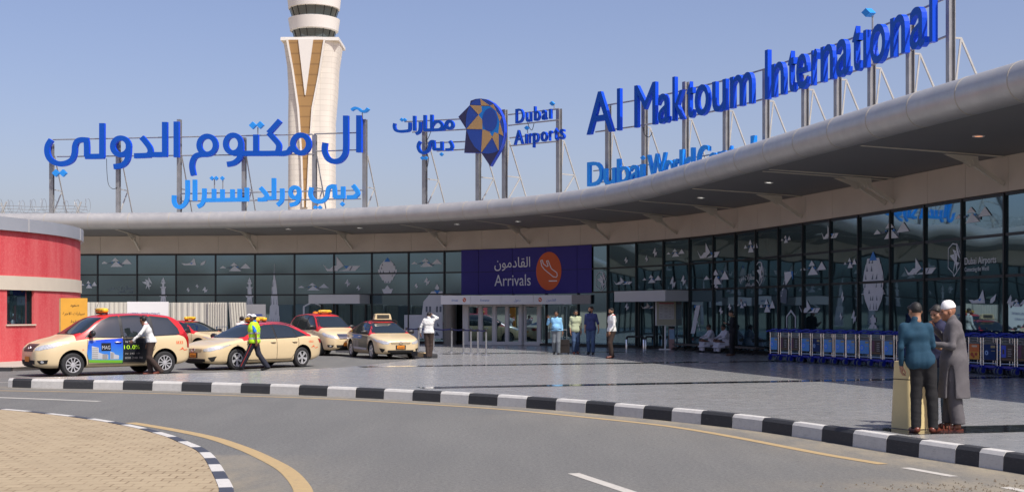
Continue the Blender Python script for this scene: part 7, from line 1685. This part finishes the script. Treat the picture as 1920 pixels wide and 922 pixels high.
# small street barrier behind the cars
t = thing('low_barrier', 'low blue-grey tubular barrier in front of the hoarding gap', 'barrier', ((412 - 960) / F * 60, 60, PZ))
mb = MB(); x0, x1 = (406 - 960) / F * 60, (426 - 960) / F * 60
mb.tube([(x0, 60, PZ), (x0, 60, PZ + .95), (x1, 60, PZ + .95), (x1, 60, PZ)], .03, 8); mb.tube([(x0, 60, PZ + .5), (x1, 60, PZ + .5)], .025, 8); mb.build('frame', mat('blue_grey_paint', (.06, .09, .14), .5), t, world=True)
# ---------------------------------------------------------------- luggage trolleys nested along the curved wing
M_TB = mat('blue_trolley_plastic', (.012, .028, .32), .4, var=.15, vscale=6); M_TRUBBER = mat('grey_wheel_rubber', (.10, .12, .16), .7)
def ad_panel(kind):
    mb = MB(); mb.box((0, 0, 0), (.44, .018, .46), 0); f = -.0105
    def rect(x0, x1, z0, z1, mi, o=0.0): mb.add([(x0, f - o, z0), (x1, f - o, z0), (x1, f - o, z1), (x0, f - o, z1)], [(0, 1, 2, 3)], mi)
    if kind in ('blue', 'shaded'):
        rect(-.205, .215, -.215, .215, 1); rect(.04, .20, .12, .19, 3, .001); rect(.06, .19, .03, .045, 3, .001)
        for r, mi, o in ((.095, 4, .001), (.06, 5, .002), (.030, 1, .003)): mb.add([(-.11 + r * math.cos(a), f - o, -.02 + r * math.sin(a)) for a in np.linspace(0, 6.283, 17)[:-1]], [tuple(range(16))], mi)
        base = (.010, .13, .62) if kind == 'blue' else (.012, .035, .12)  # second base is the same blue advert with shade put into its colour
        ms = [M_TRIM, mat('advert_' + kind, base, .65, ior=1.3, var=.25, vscale=4), M_WHITE, mat('advert_gold_text', (.35, .28, .12), .5), mat('advert_glow_' + kind, tuple(min(1, c * 1.5 + .01) for c in base), .65, ior=1.3), mat('advert_white_ring', (.30, .45, .70), .65)]
    elif kind == 'dark':
        rect(-.205, .215, -.215, .215, 1); rect(-.205, -.08, -.13, .215, 2, .001); rect(-.20, .21, -.18, -.16, 4, .001)
        for i in range(5): rect(.02, .16 - .02 * (i % 2), .13 - .06 * i, .148 - .06 * i, 3, .001)
        ms = [M_TRIM, mat('advert_charcoal', (.018, .016, .016), .4), mat('advert_plum', (.075, .012, .06), .4), mat('advert_pale_text', (.35, .35, .36), .5), mat('advert_bronze', (.22, .12, .04), .5)]
    elif kind == 'navybox':
        rect(-.205, .215, -.215, .215, 1); rect(-.20, -.03, -.13, .20, 2, .001); rect(-.16, -.09, -.04, .09, 1, .002); rect(-.20, .21, -.19, -.175, 4, .001)
        for i in range(4): rect(.03, .17 - .02 * (i % 2), .09 - .06 * i, .105 - .06 * i, 3, .001)
        ms = [M_TRIM, mat('advert_charcoal', (.018, .016, .016), .4), mat('advert_bright_blue', (.008, .07, .55), .4), mat('advert_pale_text', (.35, .35, .36), .5), mat('advert_bronze', (.22, .12, .04), .5)]
    else:
        rect(-.205, .215, -.215, .215, 1); rect(-.205, .215, -.215, .0, 2, .001); rect(-.10, .12, .13, .18, 3, .002)
        for x, z, r in ((-.09, -.08, .07), (.08, -.07, .06), (-.02, -.14, .05)): mb.add([(x + r * math.cos(a), f - .003, z + r * .8 * math.sin(a)) for a in np.linspace(0, 6.283, 11)[:-1]], [tuple(range(10))], 4)
        ms = [M_TRIM, mat('advert_orange', (.62, .14, .02), .4), mat('advert_yellow', (.66, .30, .03), .4), mat('advert_cream_text', (.65, .5, .35), .5), mat('advert_red_fruit', (.40, .05, .02), .5)]
    return mb, ms
ADM = {}
LBL = {'blue': 'luggage trolley with a bright blue advert in the nested row by the glass', 'shaded': 'luggage trolley with a deep navy advert in the nested row by the glass', 'dark': 'luggage trolley with a charcoal and plum advert in the nested row by the glass', 'orange': 'luggage trolley with the orange and yellow advert, right of the grey kurta', 'navybox': 'luggage trolley with a charcoal advert bearing a bright blue square'}
def trolley_parts(t, kind):
    mb = MB(); r = .0165      # local: front (advert) looks to -y, nested along +y
    for x in (-.25, .25):
        mb.tube([(x, 0, .20), (x, 0, .93)], r, 8)
        mb.tube([(x, .02, .20), (x * .92, .30, .17), (x * .55, .80, .14)], .015, 6); mb.tube([(x, 0, .92), (x, .20, .90)], .012, 6)
    mb.tube([(-.25, 0, .76), (.25, 0, .76)], .010, 6); mb.tube([(-.25, 0, .28), (.25, 0, .28)], .010, 6); mb.build('frame', M_CHROME, t, smooth=50)
    mb = MB(); 
    for x in (-.25, .25): mb.tube([(x, -.01, .93), (x, .02, .985), (x * .9, .07, 1.02)], .030, 8)
    mb.tube([(-.33, -.10, .955), (-.25, -.02, .985), (-.10, .05, 1.03), (.10, .05, 1.03), (.25, -.02, .985), (.33, -.10, .955)], .024, 8); mb.tube([(-.26, .04, .96), (.26, .04, .96)], .018, 6); mb.build('handle', M_TB, t, smooth=50)
    mb = MB()
    for i in range(11): x = -.22 + .044 * i; mb.tube([(x, .01, .77), (x, .01, .92)], .004, 4); mb.tube([(x, .01, .77), (x, .20, .80)], .004, 4)
    for z in (.77, .85, .92): mb.tube([(-.24, .01, z), (.24, .01, z)], .005, 4)
    mb.build('basket', M_STEEL_L, t)
    if kind not in ADM: mbp, ms = ad_panel(kind); o = mbp.build('advert_panel', ms); ADM[kind] = o.data; bpy.data.objects.remove(o)
    o = link('advert_panel', ADM[kind], t); o.location = (0, -.012, .565); o.scale = (.98, 1, .90)
    mb = MB(); mb.box((0, .34, .145), (.38, .50, .03)); mb.box((0, .04, .20), (.48, .08, .05)); mb.build('platform', M_TB, t)
    wm = MB(); M = Matrix.Rotation(R(90), 3, 'Y'); wm.lathe([(.062, -.016), (.090, -.020), (.096, 0), (.090, .020), (.062, .016)], (0, 0, 0), 20, 0, M, caps=False); wm.lathe([(0, -.012), (.062, -.016)], (0, 0, 0), 20, 1, M, caps=False); wm.lathe([(.062, .016), (0, .012)], (0, 0, 0), 20, 1, M, caps=False); wme = wm.build('wheel', [M_TRUBBER, M_TB], smooth=50); wd = wme.data; bpy.data.objects.remove(wme)
    for x, y in ((-.25, -.02), (.25, -.02), (0, .72)):
        w_ = link('wheel', wd, t); w_.location = (x, y, .096)
    for x in (-.25, .25): mb = MB(); mb.box((x, .0, .175), (.055, .10, .11), 0, Matrix.Rotation(.35, 3, 'X')); mb.build('wheel_fork', M_TB, t)
protos = {}
ra, rb_ = GR(1452, 676, PZ), GR(1930, 706.5, PZ)
TR_ = Path([(ra.x - .05, ra.y), ((ra.x + rb_.x) / 2 + .06, (ra.y + rb_.y) / 2), (rb_.x, rb_.y), (rb_.x + .75, rb_.y - 2.0), (rb_.x + 1.5, rb_.y - 4.0)], sigma=1.0)
front = ['blue', 'dark', 'dark', 'blue', 'shaded', 'blue', 'blue', 'blue', 'blue', 'dark', 'blue', 'shaded', 'dark', 'blue', 'dark', 'shaded', 'orange', 'shaded', 'navybox', 'dark', 'blue', 'shaded', 'dark']
behind = ['shaded', 'blue', 'dark', 'shaded', 'dark', 'shaded', 'shaded', 'shaded']
tr_rng = random.Random(11); n_t = len(front); pitch = .61
def put(k, u, lag, lab):
    p = TR_.pos(u); tt = TR_.tan(u); n = Vector((tt.y, -tt.x)); p = p - n * lag; rz = faces(-n.x, -n.y) + tr_rng.uniform(-.05, .05)
    loc = (p.x + tr_rng.uniform(-.02, .02), p.y + tr_rng.uniform(-.03, .03), PZ)
    if k not in protos:
        t = thing('luggage_trolley', lab, 'luggage trolley', loc, rz, 'luggage trolleys nested along the glass'); trolley_parts(t, k); protos[k] = t
    else: copy_tree(protos[k], loc=loc, rz=rz, label=lab)
for i, k in enumerate(front):
    u = .1 + i * pitch; put(k, u, 0.0, LBL[k] if k in ('orange', 'navybox') else LBL[k].replace('in the nested row', 'in the front rank'))
    put(behind[i % 8], u + .03, .36, 'luggage trolley with a %s advert pushed in behind the front rank' % {'shaded': 'deep navy', 'blue': 'bright blue', 'dark': 'charcoal and plum'}[behind[i % 8]])
# floodlight mast beyond the left edge of the view; the photograph shows it mirrored in the left glass
t = thing('floodlight_mast', 'dark floodlight mast with twin lamp heads mirrored in the left glass', 'lamp', (-32.5, 20.5, 0))
mb = MB(); mb.tube([(0, 0, 0), (0, 0, 6.9)], [.11, .07], 10); mb.bar((-.9, 0, 6.75), (.9, 0, 6.75), .09); mb.build('pole', M_TRIM, t, smooth=50)
for x in (-.62, .62): mb = MB(); mb.lathe([(.0, .22), (.30, .18), (.42, .02), (.44, -.12), (.36, -.16), (0, -.16)], (x, .12, 6.45), 18, 0, Matrix.Rotation(R(50), 3, 'X')); mb.build('lamp_head', M_TRIM, t, smooth=40)
